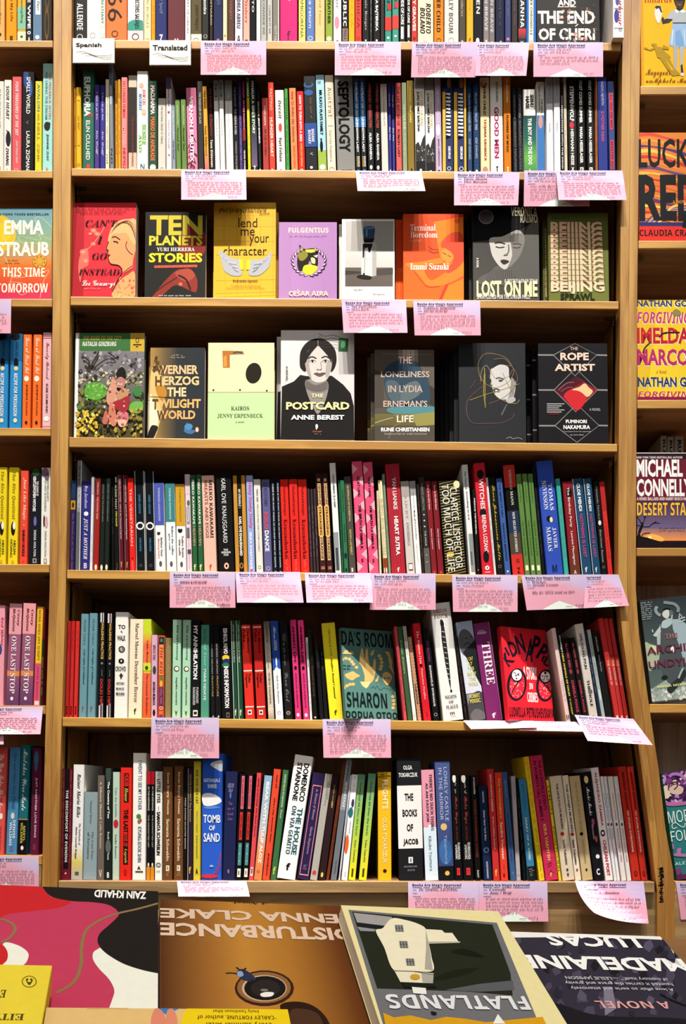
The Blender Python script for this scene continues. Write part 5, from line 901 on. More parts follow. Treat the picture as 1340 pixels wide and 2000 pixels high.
1138 1159.5 1516 -26 p c7b487 ; tan paperback with a black disc ; Tk a08c60 5 54 40 62 THE VILLAGE OF EIGHT GRAVES|D 17140f 55.5 46 17|Tb a89468 61 84 40 62 Seishi Yokomizo|E 2a2418 90 50 10 1.4
1160.8 1180.5 1508 -27 p 17181c ; black paperback with white script and a pale bird ; E e8d890 7 44 22 3.5|Tc f0f0f0 14 40 34 66 Moshi Moshi|E a84a60 46 60 16 3|Ti c8a8b0 48 62 40 60 Banana|E c85058 62 70 12 3|E e8e8e8 78 62 20 2|Hk f0f0f0 89 95 30 64 C
1182.6 1198.6 1499.6 -29 p f0efee ; white paperback with bold red capitals ; Tk b82838 4 52 30 70 ALEJANDRO ZAMBRA|E 2a1414 58 46 30 3|E f0efee 58 46 16 1.4|Tk b82838 64 96 30 72 CHILEAN POET
1199.6 1205.6 1516.6 -27 p eceef0 ; thin white paperback with blue type, first copy ; Tb 4a7ab0 16 42 30 70 ALEJANDRO ZAMBRA|E 2a2a2a 46 50 26 1.6|Tb 4a7ab0 50 60 30 70 BONSAI
1206.2 1212.6 1516.6 -27 p eceef0 ; thin white paperback with blue type, second copy ; Tb 4a7ab0 16 42 30 70 ALEJANDRO ZAMBRA|E 2a2a2a 46 50 26 1.6|Tb 4a7ab0 50 60 30 70 BONSAI
1213.8 1224 1516.6 -27 p e6e4e0 ; thin white paperback with red-grey type, first copy ; Tb a86a6a 16 42 34 66 ALEJANDRO ZAMBRA|E 2a2a2a 46 50 20 1.6|Tb b07a78 50 82 34 66 PRIVATE LIVES OF TREES
1225 1234 1516.6 -27 p e6e4e0 ; thin white paperback with red-grey type, second copy ; Tb a86a6a 16 42 34 66 ALEJANDRO ZAMBRA|E 2a2a2a 46 50 20 1.6|Tb b07a78 50 82 34 66 PRIVATE LIVES OF TREES
1235.5 1252.3 1497.6 -29 p c23124 ; brick red paperback with dark and white capitals, first copy ; Tk 3a0f0c 5 37 38 64 BERNARDO ZANNONI|Tk f0dcd4 39 75 40 62 MY STUPID INTENTIONS|E 3a0f0c 94 50 20 2.4|E c23124 94 50 10 1.6
1253.3 1266.5 1497.6 -29 p c23124 ; brick red paperback with dark and white capitals, second copy ; Tk 3a0f0c 5 37 38 64 BERNARDO ZANNONI|Tk f0dcd4 39 75 40 62 MY STUPID INTENTIONS|E 3a0f0c 94 50 20 2.4|E c23124 94 50 10 1.6
'''
ROWS['L1'] = '''
-12 9.5 -112 0 p f0b26a ; peach paperback cut by the frame ; Tb 5a3a1c 50 80 35 70 Sleepwalking|D 3a1c0c 90 50 20
10.5 32 -112 0 p efa022 ; orange paperback with brown title ; Tb 6a3a10 40 76 36 66 This Is My Life|B 6a3a10 90 96 36 64
33 50 -112 0 p e8b236 ; yellow-and-mint paperback ; G 8cc6a2 8cc6a2 62 84 |B efe6c2 86 100 0 100|Tl 2a6a50 50 78 32 70 Uncoupling|D 2a6a50 91 50 16
50.5 63 -112 0 p 191f30 ; dark navy paperback with bold white capitals ; Tk f4f4f4 40 84 26 76 THE WIFE|D eee 88 50 30|D 191f30 88 50 14|E ddd 95 50 12 3
63.5 82 -112 0 p 6a88a8 ; steel blue paperback with a white torn label ; B eef0f0 30 70 30 84|Ti 2a3a4a 46 66 40 76 Easy Days|D e8eef4 92 50 24
83 102.5 -112 0 p 2a2016 ; dark brown paperback with bronze swirls ; E 5a4420 40 50 30 30|E 2a2016 40 50 22 22|E 6a5028 80 46 24 16|E 2a2016 80 46 16 11
'''
ROWS['L2'] = '''
-10 6 157 1 p ece9e2 ; off-white paperback with fine grey type ; T 8a8a84 8 50 40 66 Ah Busy The Summer of Me|T aaa 90 96 30 70 eee
7 21.5 156 1 p f3f1eb ; white paperback with black brush capitals ; Tj 1a1a1a 6 42 26 72 SOUR HEART|E 2a2a34 62 60 36 8|Tj 1a1a1a 52 70 28 72 JENNY|Tj 1a1a1a 71 90 28 70 ZHANG|Q 1a1a1a 93 97 30 60
23 41.5 150 1 p df5f67 ; salmon red paperback with white italic capitals ; Tj f8e8e4 5 60 34 68 FOUR TREASURES OF THE SKY|Tj f4dcd8 65 88 38 62 JENNY TINGHUI ZHANG|R f0c8c0 95 46 18
42.5 66 142 2 p 17181d ; black paperback with blue brush strokes at its head ; E 2a4a90 6 30 22 10|E 3a5aa0 16 70 16 8|Tl f4f4f4 5 41 34 68 SMALL WORLD|Q a88a78 48 51 30 70|Tl f0f0f0 58 96 36 68 LAURA ZIGMAN
66.8 80.5 157 1 p e6d63c ; yellow paperback with spaced grey-blue capitals ; Tl 5a7a8a 3 32 30 72 AVALON|Tl b0a028 34 42 34 66 A NOVEL|Tl b0982c 44 86 32 70 NELL ZINK|R 8a7a20 96 46 26
81.5 102.3 123 1 h 9fdad6 ; tall aqua hardback with a dog silhouette ; Tl c05a34 8 50 60 84 THE FREDERICK SISTERS|Tl 6a7a80 7 50 26 50 ARE LIVING THE DREAM|E 222 56 46 30 4|E 222 54 66 12 1.6|Tl 2a3a40 63 87 36 62 JEANNIE ZUSY|D c88a8a 94 46 12
'''
ROWS['L4'] = '''
-8 15.5 653 3 p 2a88c8 ; blue paperback with white lettering, first copy ; B 1f6090 0 28 0 100|E 17181e 3 40 40 4|Tj 123a5a 8 24 44 68 SONALI DEV|E 1a1420 30 50 20 5|E e0d0a0 36 50 18 2.4|Tj eef4f8 41 86 34 64 RECIPE FOR PERSUASION|E d8dcc0 90 50 16 2.4
18 42 653 3 p 2a88c8 ; blue paperback with white lettering, second copy ; B 1f6090 0 28 0 100|E 17181e 3 40 40 4|Tj 123a5a 8 24 44 68 SONALI DEV|E 1a1420 30 50 20 5|E e0d0a0 36 50 18 2.4|Tj eef4f8 41 86 34 64 RECIPE FOR PERSUASION|E d8dcc0 90 50 16 2.4
42.7 59.5 654 3 p ea6c26 ; orange paperback with white script title, first copy ; Tc f8e8d8 3 41 28 78 Love at First Set|E f6e8d8 46 46 30 3|Tl 8a2a10 52 84 36 64 JENNIFER DUGAN|E 2a1430 92 50 16 2
62.3 79.5 654 3 p ea6c26 ; orange paperback with white script title, second copy ; Tc f8e8d8 3 41 28 78 Love at First Set|E f6e8d8 46 46 30 3|Tl 8a2a10 52 84 36 64 JENNIFER DUGAN|E 2a1430 92 50 16 2
81.7 98.8 649.5 2 p e1b3bb ; pink paperback with maroon script and thin rules ; B 9a4a5a 3.5 4.2 0 100|B 9a4a5a 5.4 6 0 100|Tc 7a2a4a 10 48 26 76 Queerly Beloved|Tl 4a2a34 52 82 40 66 SUSIE DUMOND|D f4ece4 88 50 32|B 9a4a5a 95.5 96 0 100|B 9a4a5a 97.5 98 0 100
'''
ROWS['L5'] = '''
-7 11.5 913 3 p e9d322 ; yellow paperback with a drawn couple, first copy ; Tj 8a7418 4 14 34 70 The|Tj 9a7a18 16 53 30 72 Kiss Quotient|E 1a1410 62 50 22 7|E f4f0e8 59 60 14 4|Tl 4a4a1c 74 88 56 80 HELEN|Tl 4a4a1c 73 91 22 46 HOANG|B c8b020 94 97 34 66
14.3 34 913 3 p e9d322 ; yellow paperback with a drawn couple, second copy ; Tj 8a7418 4 14 34 70 The|Tj 9a7a18 16 53 30 72 Kiss Quotient|E 1a1410 62 50 22 7|E f4f0e8 59 60 14 4|Tl 4a4a1c 74 88 56 80 HELEN|Tl 4a4a1c 73 91 22 46 HOANG|B c8b020 94 97 34 66
38 53.5 920 3 p e34a39 ; red paperback with white script title ; Ti f4dcc0 8 52 30 76 Just Like Magic|D f0c090 57 50 8|D f0c090 8 40 8|Tk 4a1014 62 90 30 66 SARAH HOGLE|Q a82a24 95 98 20 80
56 77.5 915 3 p 171a22 ; blue-black paperback with bold white capitals ; E 2a4a24 4 50 34 4|Tb e8e8e8 13 28 58 78 THE LEAGUE OF|Tk f0f0f0 8 44 26 54 GENTLEWOMEN WITCHES|E 6a6aa8 54 50 14 5|Tb d8d8e0 63 90 40 62 INDIA HOLTON|B 8a8a90 92 97 32 70|B 171a22 93.4 95.6 44 58
78 96.5 913 2 p e6e8e4 ; white paperback with a dancing couple on its spine ; E 8a6a80 5 40 40 5|E 6a5a6a 9 60 26 4|Tl 6a7068 6 34 62 82 THE WISTERIA SOCIETY|Tl 7a8078 12 44 34 56 OF LADY SCOUNDRELS|E 1a1a1c 54 34 10 6|E d8a8b0 55 58 18 6|Tl 7a7a78 64 90 40 62 INDIA HOLTON|B 9a9a98 92 97 32 70|B e6e8e4 93.4 95.6 44 58
'''
ROWS['L6'] = '''
-13 6 1182 4 p ee9fb2 ; light pink paperback with red and white lettering ; Tj c03048 12 40 60 90 Red White|Tj f4f0f4 30 60 30 60 Royal|E 3a4a8a 44 56 20 5
10.5 35.5 1179 8 p 9b5a7a ; mauve paperback with orange band, first copy ; B e8a0aa 0 30 0 100|G 9b5a7a 5a3a68 64 100 |B e08a50 66 71 0 100|Tj 6a2438 6 22 60 84 Casey|Tj 6a2438 5 27 24 50 McQuiston|Ts f4ecf0 32 66 26 66 ONE LAST|Ts f4ecf0 68 88 26 66 STOP|E f0e8f0 93 46 12 1.8
38.5 63.5 1179 8 p 9b5a7a ; mauve paperback with orange band, second copy ; B ec9ea6 0 30 0 100|G 9b5a7a 5a3a68 64 100 |B e08a50 66 71 0 100|Tj 6a2438 6 22 60 84 Casey|Tj 6a2438 5 27 24 50 McQuiston|Ts f4ecf0 32 66 26 66 ONE LAST|Ts f4ecf0 68 88 26 66 STOP|E f0e8f0 93 46 12 1.8
64.5 77.5 1185 7 p efc32c ; yellow-over-pink paperback with brown capitals ; B d8547a 57 100 0 100|Tb a8742a 3 54 30 68 NORA GOES OFF SCRIPT|Tl c03a60 60 94 34 64 ANNABEL MONAGHAN|B f0d8d8 95 99 15 85
78.5 83.5 1187 6 p 6b1a1c ; sliver of a dark red and green paperback ; B 1f2a18 32 100 0 100|Q a8b048 50 90 20 80
'''
ROWS['L7'] = '''
-12 8 1461 7 p d9544e ; salmon red paperback with white script ; Tc f0e0d8 6 60 30 74 Do You Take This Man|E f4e8e0 64 60 16 3|Tb a83030 74 96 46 66 DENISE
10 32 1460 8 p 4a8aba ; sky blue paperback with dark script and white name ; Ti 2a5a8a 5 58 34 70 How and Other First Things|E e0d8c8 64 50 16 3|Tb e8f0f4 68 85 56 78 DENISE|Tb e8f0f4 70 92 26 48 WILLIAMS|B 5a6aa0 92 97 34 66
33 51.5 1455 8 p 1a6a76 ; teal paperback with white script and black foot ; B 161014 68 100 0 100|B b08a40 67.5 68.5 0 100|Tc eef4f2 4 60 28 76 Mistakes Were Made|Tb c8c050 74 88 54 78 MERYL|Tb c8c050 71 90 26 50 WILSNER|E f0ece8 94 50 16 2
58 75.5 1461 6 p 5b1a38 ; maroon paperback with a blue guitar ; E 3a6a90 10 46 26 7|E 3a6a90 18 46 14 4|Tl e8d8dc 28 84 38 66 JUST ANOTHER LOVE SONG|B 7a2a4a 90 96 34 66
'''

ORD = {'first copy': 'left one of two alike', 'second copy': 'right one of two alike', 'first of three copies': 'left one of three alike',
       'second of three copies': 'middle one of three alike', 'third of three copies': 'right one of three alike'}
NAMES = {'M1': 'top shelf', 'M1X': 'top shelf', 'M2': 'second shelf', 'M5': 'fifth shelf', 'M6': 'sixth shelf', 'M7': 'bottom shelf',
         'L1': 'left bookcase, top shelf', 'L2': 'left bookcase, second shelf', 'L4': 'left bookcase, fourth shelf', 'L5': 'left bookcase, fifth shelf',
         'L6': 'left bookcase, sixth shelf', 'L7': 'left bookcase, bottom shelf'}


def book_body(root, w, h, dp, kind, col):
    """Cover with a wrapped spine and a block of pages. Spine on y = 0, front cover on +x. Returns the cover's mesh builder."""
    c = lin(col)
    t = 0.0022 if kind == 'h' else 0.0006
    t = min(t, w * 0.18)
    ch = min(0.0022 if kind == 'h' else 0.0009, w * 0.22)
    a = w / 2
    if kind == 'h':
        out = [(-a, dp), (-a, ch), (-a + ch * 0.3, ch * 0.3), (-a + ch, 0), (a - ch, 0), (a - ch * 0.3, ch * 0.3), (a, ch), (a, dp)]
    else:
        out = [(-a, dp), (-a, ch), (-a + ch, 0), (a - ch, 0), (a, ch), (a, dp)]
    inn = [(a - t, dp), (a - t, t + ch * 0.6), (-a + t, t + ch * 0.6), (-a + t, dp)]
    prof = out + inn
    n = len(prof)
    mb = MB()
    lo = [(x, y, 0.0) for x, y in prof]
    hi = [(x, y, h) for x, y in prof]
    mb.mesh(lo + hi, [(i, (i + 1) % n, n + (i + 1) % n, n + i) for i in range(n)] + [tuple(range(n))[::-1], tuple(range(n, 2 * n))], c)
    ins = 0.003 if kind == 'h' else 0.0004
    pb = MB()
    pb.box((-a + t + 0.0001, t + ch * 0.7, ins), (a - t - 0.0001, dp - ins, h - ins), lin('e6dcc6'))
    pb.build('page_block', M_PAGE, root)
    return mb


def spine_marks(mb, w, h, items, seed):
    pg = Page(mb, lambda u, v, n: (w * (u - 0.5), -0.00008 - n, h * (1 - v)), w, h)
    r = random.Random(seed)
    for it in items:
        if not it:
            continue
        k = it[0]
        f = it.split(' ')
        F = lambda i, d=None: float(f[i]) / 100 if len(f) > i and f[i] else d
        if k in 'TH' and len(f) > 6:
            words_ = ' '.join(f[6:])
            pg.text(words_, f[0][1:], f[1], F(4), F(2), F(5), F(3), 90 if k == 'T' else 0)
        elif k == 'B':
            pg.rect(F(4, 0), F(2), F(5, 1), F(3), f[1])
        elif k == 'G':
            pg.grad(0, F(3), 1, F(4), f[1], f[2])
        elif k == 'D':
            pg.ell(F(3), F(2), F(4) , F(4) * w / h, f[1], 16)
        elif k == 'R':
            rr = F(4)
            pg.ring(F(3), F(2), rr, rr * w / h, rr * 0.28, f[1], 18)
        elif k == 'E':
            pg.ell(F(3), F(2), F(4), F(5), f[1], 18)
        elif f[0] == 'Q':
            pg.scrawl(f[1], F(4), F(2), F(5), F(3), seed + len(it), max(0.05, 0.0005 / w), True)
        elif f[0] == 'Q1':            # tiger stripes, lower half
            for i in range(16):
                v = 0.56 + i * 0.027
                x = r.uniform(0.02, 0.4)
                pg.curve([(x, v), (x + 0.25, v - 0.02), (x + r.uniform(0.35, 0.6), v + 0.015)], r.uniform(0.04, 0.11), '1c1014', 4)
        elif k == 'K':                # piano keys
            for i in range(12):
                v = 0.155 + i * 0.038
                pg.rect(0.34, v, 0.74 if i % 7 not in (2, 6) else 0.78, v + 0.021, 'f2f2f0')
                if i % 7 not in (2, 6):
                    pg.rect(0.34, v + 0.015, 0.52, v + 0.03, '14141c')
        elif k == 'Z':                # sawtooth edges
            for i in range(26):
                v = i / 26
                pg.poly([(0, v), (0.14, v + 0.02), (0, v + 0.04)], '0c0c10')
                pg.n -= pg.step
                pg.poly([(1, v), (1, v + 0.04), (0.84, v + 0.02)], '0c0c10')
                pg.n -= pg.step
            pg.up()
        elif k == 'W':                # zigzag diamonds
            for i in range(9):
                v = 0.02 + i * 0.108
                s = 1 if i % 2 else 0
                pg.poly([(s, v), (s, v + 0.09), (abs(s - 0.55), v + 0.045)], f[1])
                pg.n -= pg.step
            pg.up()
        elif k == 'V':                # streaked grain
            for i in range(11):
                u = 0.06 + i * 0.088
                pg.curve([(u, 0.0), (u + r.uniform(-.05, .05), 0.3), (u + r.uniform(-.08, .08), 0.6), (u + r.uniform(-.05, .05), 1.0)], 0.022, f[1], 6)
                pg.n -= pg.step
            pg.up()
        elif k == 'X':                # diagonal gold stripes
            for i in range(34):
                v = i * 0.0295
                pg.poly([(0.03, v + 0.03), (0.03, v + 0.036), (0.97, v + 0.0005), (0.97, v - 0.0055 if v > 0.006 else 0)], f[1])
                pg.n -= pg.step
            pg.up()
        elif k == 'O':                # long black ornament hanging to a point
            pg.blob([(0.44, 0.14), (0.55, 0.15), (0.58, 0.19), (0.48, 0.21), (0.40, 0.18)], '1c1c1c')
            pg.poly([(0.42, 0.20), (0.58, 0.20), (0.60, 0.30), (0.62, 0.5), (0.58, 0.68), (0.55, 0.745), (0.5, 0.68), (0.42, 0.5), (0.38, 0.30)], '2a2a2a')
            for i in range(10):
                pg.line([(0.43 + i * 0.004, 0.24 + i * 0.045), (0.57, 0.25 + i * 0.045)], 0.03, 'd8d8d8')
                pg.n -= pg.step
            pg.up()
            pg.ell(0.56, 0.75, 0.05, 0.012, '1c1c1c')
        elif k == 'A':                # grey animal under a pale sky
            pg.rect(0, 0, 1, 0.32, 'a8b8d4')
            pg.blob([(0.02, 0.16), (0.3, 0.08), (0.7, 0.1), (1.0, 0.2), (1.0, 0.34), (0.5, 0.36), (0.1, 0.3)], '5a5c60')
            pg.line([(0.3, 0.24), (0.5, 0.21), (0.75, 0.24)], 0.05, '1c1c20')
            pg.ell(0.52, 0.17, 0.06, 0.008, '2a2a2e'); pg.ell(0.8, 0.16, 0.05, 0.007, '2a2a2e')
            pg.poly([(0, 0.3), (0.35, 0.36), (1, 0.66), (1, 0.72), (0, 0.72)], 'd8e0ee')
            pg.poly([(0.2, 0.3), (1, 0.2), (1, 0.66), (0.62, 0.5)], '24262a')
            pg.blob([(0.0, 0.84), (0.5, 0.72), (1.0, 0.74), (1.0, 1.0), (0.0, 1.0)], '4a4c50')
            pg.blob([(0.1, 0.93), (0.5, 0.88), (0.95, 0.93), (0.9, 0.99), (0.2, 0.99)], '6a6c72')
        elif k == 'C':                # clouds
            pg.blob([(0.4, 0.09), (0.6, 0.065), (0.99, 0.06), (0.99, 0.14), (0.7, 0.125)], 'dfe6f2')
            pg.blob([(0.02, 0.33), (0.4, 0.315), (0.8, 0.34), (0.96, 0.38), (0.6, 0.41), (0.1, 0.41)], 'eeeef2')
            pg.blob([(0.1, 0.425), (0.6, 0.415), (0.9, 0.43), (0.3, 0.44)], '5a86d8')
            pg.curve([(0.2, 0.99), (0.7, 0.94), (0.9, 0.85), (0.94, 0.78)], 0.05, 'b83050')
            pg.curve([(0.4, 0.995), (0.8, 0.95), (0.97, 0.88)], 0.03, '8a3a6a')
        elif k == 'N':                # rocky black and white drawing
            v0, v1 = F(2), F(3)
            pg.poly([(0, v0 + 0.05), (0.3, v0 + 0.02), (0.5, v0 + 0.07), (0.75, v0 - 0.01), (1, v0 - 0.05), (1, v1), (0, v1)], f[1])
            for i in range(22):
                u, v = r.uniform(0.08, 0.9), r.uniform(v0 + 0.06, v1 - 0.12)
                pg.poly([(u, v), (u + r.uniform(.04, .12), v + 0.012), (u + 0.02, v + r.uniform(.01, .03))], r.choice(['c8c8c8', '8a8a8a', 'e8e8e8', '4a4a4a']))
                pg.n -= pg.step
            pg.up(); pg.rect(0, v0 + 0.22, 1, 1, '141414')


SETS = {'1': 0.012, '2': 0.014, '4': 0.014, '5': 0.017, '6': 0.016, '7': 0.015}


def stand(px_l, px_r, top, lean, base, setback, kind, dp=None):
    """World frame and size of a book standing on the shelf with its spine to the room."""
    a = P(px_l + 0.45, base, setback); b = P(px_r - 0.45, base, setback)
    zb = P(0, base, 0.0).z
    zt = P(0, top, setback).z
    k = (DIST + setback) / DIST / PX
    L = lean * k
    vh = zt - zb
    ang = math.atan2(L, vh)
    wv = b.x - a.x
    w = wv * math.cos(ang)
    h = (vh - abs(math.sin(ang)) * w * 0.5) / math.cos(ang)
    return a, b, zb, ang, w, h


ALL_BOOKS = []


PREV = {}


def spine_book(row, line, idx):
    head, desc, marks = [s.strip() for s in line.split(' ; ')] if line.count(' ; ') == 2 else [s.strip() for s in (line + ' ').split(' ; ')] + ['']
    f = head.split()
    xl, xr, top, lean = map(float, f[:4])
    kind, col = f[4], f[5]
    for k, v in ORD.items():
        desc = desc.replace(k, v)
    r = random.Random(row + str(idx))
    if row[0] == 'M':
        ri = int(row[1])
        base = base_y(ri, (xl + xr) / 2)
        if row == 'M7':
            base = base_y(7, (xl + xr) / 2)
    else:
        ri = int(row[1])
        base = LEFT[ri][0] - 0.4
    SET = SETS[row[1]]
    setback = SET + r.uniform(-0.002, 0.003)
    if row == 'M1X':
        setback = -0.012
    dp = r.uniform(0.128, 0.142) if kind == 'p' else r.uniform(0.145, 0.158)
    a, b, zb, ang, w, h = stand(xl, xr, top, lean, base, SET if row != 'M1X' else setback, kind)
    tn = math.tan(ang)
    up = abs(math.sin(ang)) * (b.x - a.x)
    lo = a.x - (tn * up if ang > 0 else 0.0)
    if row in PREV:
        px_, pt_, ph_ = PREV[row]
        zz = min(h, ph_)
        viol = max(px_ - lo, px_ + pt_ * zz - lo - tn * zz) + 0.0001
        if viol > 0:
            cut = min(viol, (b.x - a.x) * 0.4)
            a.x += viol
            b.x += viol - cut
            w = (b.x - a.x) * math.cos(ang)
    if row[0] == 'M':
        lim = min(xat(RP_L, y_, 1) - (top - base and lean * (base - y_) / (base - top)) for y_ in (base, (base + top) / 2, top))
        lim = (lim - 0.9 - CX) * 1.0 / PX
        if b.x > lim:
            a.x -= min(b.x - lim, 0.002); b.x = lim
            w = (b.x - a.x) * math.cos(ang)
        lim = max(xat(LP_R, y_, 2) - (lean * (base - y_) / (base - top)) for y_ in (base, (base + top) / 2, top))
        lim = (lim + 0.9 - CX) / PX
        if a.x < lim:
            b.x += min(lim - a.x, 0.001); a.x = lim
            w = (b.x - a.x) * math.cos(ang)
    elif row[0] == 'L':
        lim = min(xat(LP_L, y_, 1) - (lean * (base - y_) / (base - top)) for y_ in (base, (base + top) / 2, top))
        lim = (lim - 0.9 - CX) / PX
        if b.x > lim:
            b.x = lim
            w = (b.x - a.x) * math.cos(ang)
    PREV[row] = (b.x - (tn * abs(math.sin(ang)) * w if ang < 0 else 0.0), tn, h)
    cx = (a.x + b.x) / 2
    lift = 0.006 * w + abs(math.sin(ang)) * w / 2 + 0.0002
    # a leaning book turns about its middle foot
    M = Matrix.Translation((cx, setback, zb + lift)) @ Matrix.Rotation(ang, 4, 'Y')
    root = empty('hardback_book' if kind == 'h' else 'paperback_book', M)
    mb = book_body(root, w, h, dp, kind, col)
    spine_marks(mb, w, h, marks.split('|'), hash_(desc))
    mb.build('cover', M_GLOSS if r.random() < 0.6 else M_MATT, root)
    where = NAMES[row]
    lab = '%s, %s' % (desc, where)
    tag(root, lab, 'book', 'books standing on the ' + where)
    ALL_BOOKS.append(root)


def hash_(s):
    h = 7
    for c in s:
        h = (h * 131 + ord(c)) % 1000003
    return h


for row, txt in ROWS.items():
    for i, line in enumerate(txt.strip().split('\n')):
        spine_book(row, line, i)
# ---------------------------------------------------------------- books shown face out


class Face(Page):
    """A front cover whose printing is laid out in enlarged picture units: q(zx, zy) gives the place on the cover."""

    def setup(self, quad, z):
        self.quad, self.z = quad, z

    def q(self, zx, zy):
        x, y = self.z[0] + zx / self.z[2], self.z[1] + zy / self.z[2]
        (tlx, tly), (trx, try_), (brx, bry), (blx, bly) = self.quad
        u = 0.5
        for _ in range(6):
            yt, yb = tly + (try_ - tly) * u, bly + (bry - bly) * u
            v = (y - yt) / (yb - yt)
            xl, xr = tlx + (blx - tlx) * v, trx + (brx - trx) * v
            u = (x - xl) / (xr - xl)
        return (min(1, max(0, u)), min(1, max(0, v)))

    def P(self, pts, col): self.poly([self.q(*p) for p in pts], col)
    def B(self, pts, col, n=6): self.blob([self.q(*p) for p in pts], col, n)
    def Rc(self, x0, y0, x1, y1, col):
        a, b = self.q(x0, y0), self.q(x1, y1); self.rect(a[0], a[1], b[0], b[1], col)
    def Tx(self, s, st, col, x0, y0, x1, y1, rot=0, skew=0.0):
        a, b = self.q(x0, y0), self.q(x1, y1); self.text(s, st, col, a[0], a[1], b[0], b[1], rot, skew)
    def El(self, x, y, rx, ry, col, n=22, rot=0):
        p = [(x + rx * math.cos(i * 2 * math.pi / n) * math.cos(math.radians(rot)) - ry * math.sin(i * 2 * math.pi / n) * math.sin(math.radians(rot)),
              y + rx * math.cos(i * 2 * math.pi / n) * math.sin(math.radians(rot)) + ry * math.sin(i * 2 * math.pi / n) * math.cos(math.radians(rot))) for i in range(n)]
        self.P(p, col)
    def Ln(self, pts, th, col, n=8, smooth=True):
        p = [self.q(*a) for a in pts]
        self.line(spline(p, n) if smooth and len(p) > 2 else p, th, col)
    def Rot(self, s, st, col, cx, cy, w, h, ang):
        vs, fs, _ = glyphs(s, st)
        c, n = math.cos(math.radians(ang)), math.sin(math.radians(ang))
        out = []
        for x, y in vs:
            dx, dy = (x - 0.5) * w, (0.5 - y) * h
            out.append(self.at(*self.q(cx + dx * c - dy * n, cy + dx * n + dy * c), self.n))
        self.mb.mesh(out, fs, lin(col)); self.up()
    def Sc(self, col, x0, y0, x1, y1, seed, th=0.006):
        a, b = self.q(x0, y0), self.q(x1, y1); self.scrawl(col, a[0], a[1], b[0], b[1], seed, th)
    def Gr(self, x0, y0, x1, y1, ct, cb, n=8):
        a, b = self.q(x0, y0), self.q(x1, y1); self.grad(a[0], a[1], b[0], b[1], ct, cb, n)
    def daub(self, box, cols, n, size, seed):
        """Loose brush daubs over a box."""
        r = random.Random(seed)
        for i in range(n):
            x, y = r.uniform(box[0], box[2]), r.uniform(box[1], box[3])
            a, s = r.uniform(0, 6.28), size * r.uniform(0.5, 1.3)
            p = [(x + s * k * math.cos(a + t) * (1 if j % 2 else 0.55), y + s * k * math.sin(a + t) * (0.5 if j % 2 else 0.8)) for j, (t, k) in enumerate(((0, 1), (1.2, .6), (2.4, .9), (3.6, .7), (4.9, .8)))]
            self.P(p, r.choice(cols)); self.n -= self.step * 0.8


def proj_y(y, z):
    return CY - (z - ZC) * PX * DIST / (DIST + y)


def face_book(quad, base, s, thick, lean, yaw, kind, col, label, art, zt, group, copies=(), roll=0.0, cat='book'):
    (tlx, tly), (trx, try_), (brx, bry), (blx, bly) = quad
    th, ps = math.radians(lean), math.radians(yaw)
    lift = thick * math.sin(th) + 0.0003 + 0.006 * (brx - blx) / PX
    zb = P(0, base, 0).z + lift
    k = (DIST + s) / DIST / PX
    w = (brx - blx) * k / math.cos(ps)
    ty = (tly + try_) / 2
    h = 0.2
    for _ in range(8):
        py = proj_y(s + h * math.sin(th), zb + h * math.cos(th))
        h *= 1 + (py - ty) / max(20, (base - ty))
    xc = ((brx + blx) / 2 - CX) * k

    def frame(dx, dn):
        return Matrix.Translation((xc + dx, s + dn / math.cos(th), zb + abs(math.sin(math.radians(roll))) * w / 2)) @ Matrix.Rotation(math.radians(roll), 4, 'Y') @ Matrix.Rotation(ps, 4, 'Z') @ Matrix.Rotation(-th, 4, 'X') @ Matrix.Translation((0, thick / 2, 0)) @ Matrix.Rotation(-math.pi / 2, 4, 'Z') @ Matrix.Translation((0, -w / 2, 0))
    name = 'hardback_book' if kind == 'h' else 'face_out_book'
    root = empty(name, frame(0, 0))
    mb = book_body(root, thick, h, w, kind, col)
    pg = Face(mb, lambda u, v, n: (thick / 2 + 0.00008 + n, w * u, h * (1 - v)), w, h, 0.00002)
    pg.setup(quad, zt)
    pg.rect(0.002, 0.001, 0.999, 0.999, col)
    if art:
        art(pg)
    cov = mb.build('cover', M_GLOSS, root)
    tag(root, label, cat, group)
    out = [root]
    for i, (dx, lab) in enumerate(copies):
        c = root.copy(); COL.objects.link(c)
        c.matrix_world = Matrix.Translation((0, 0, abs(dx) * 0.013 * k)) @ frame(dx * k, (thick + 0.0022) * (i + 1))
        c['label'] = lab
        for ch in list(root.children):
            d = ch.copy(); COL.objects.link(d); d.parent = c
        out.append(c)
    return out


G3, G4 = 'books face out on the third shelf', 'books face out on the fourth shelf'


def b3(x0, x1):
    return base_y(3, (x0 + x1) / 2)


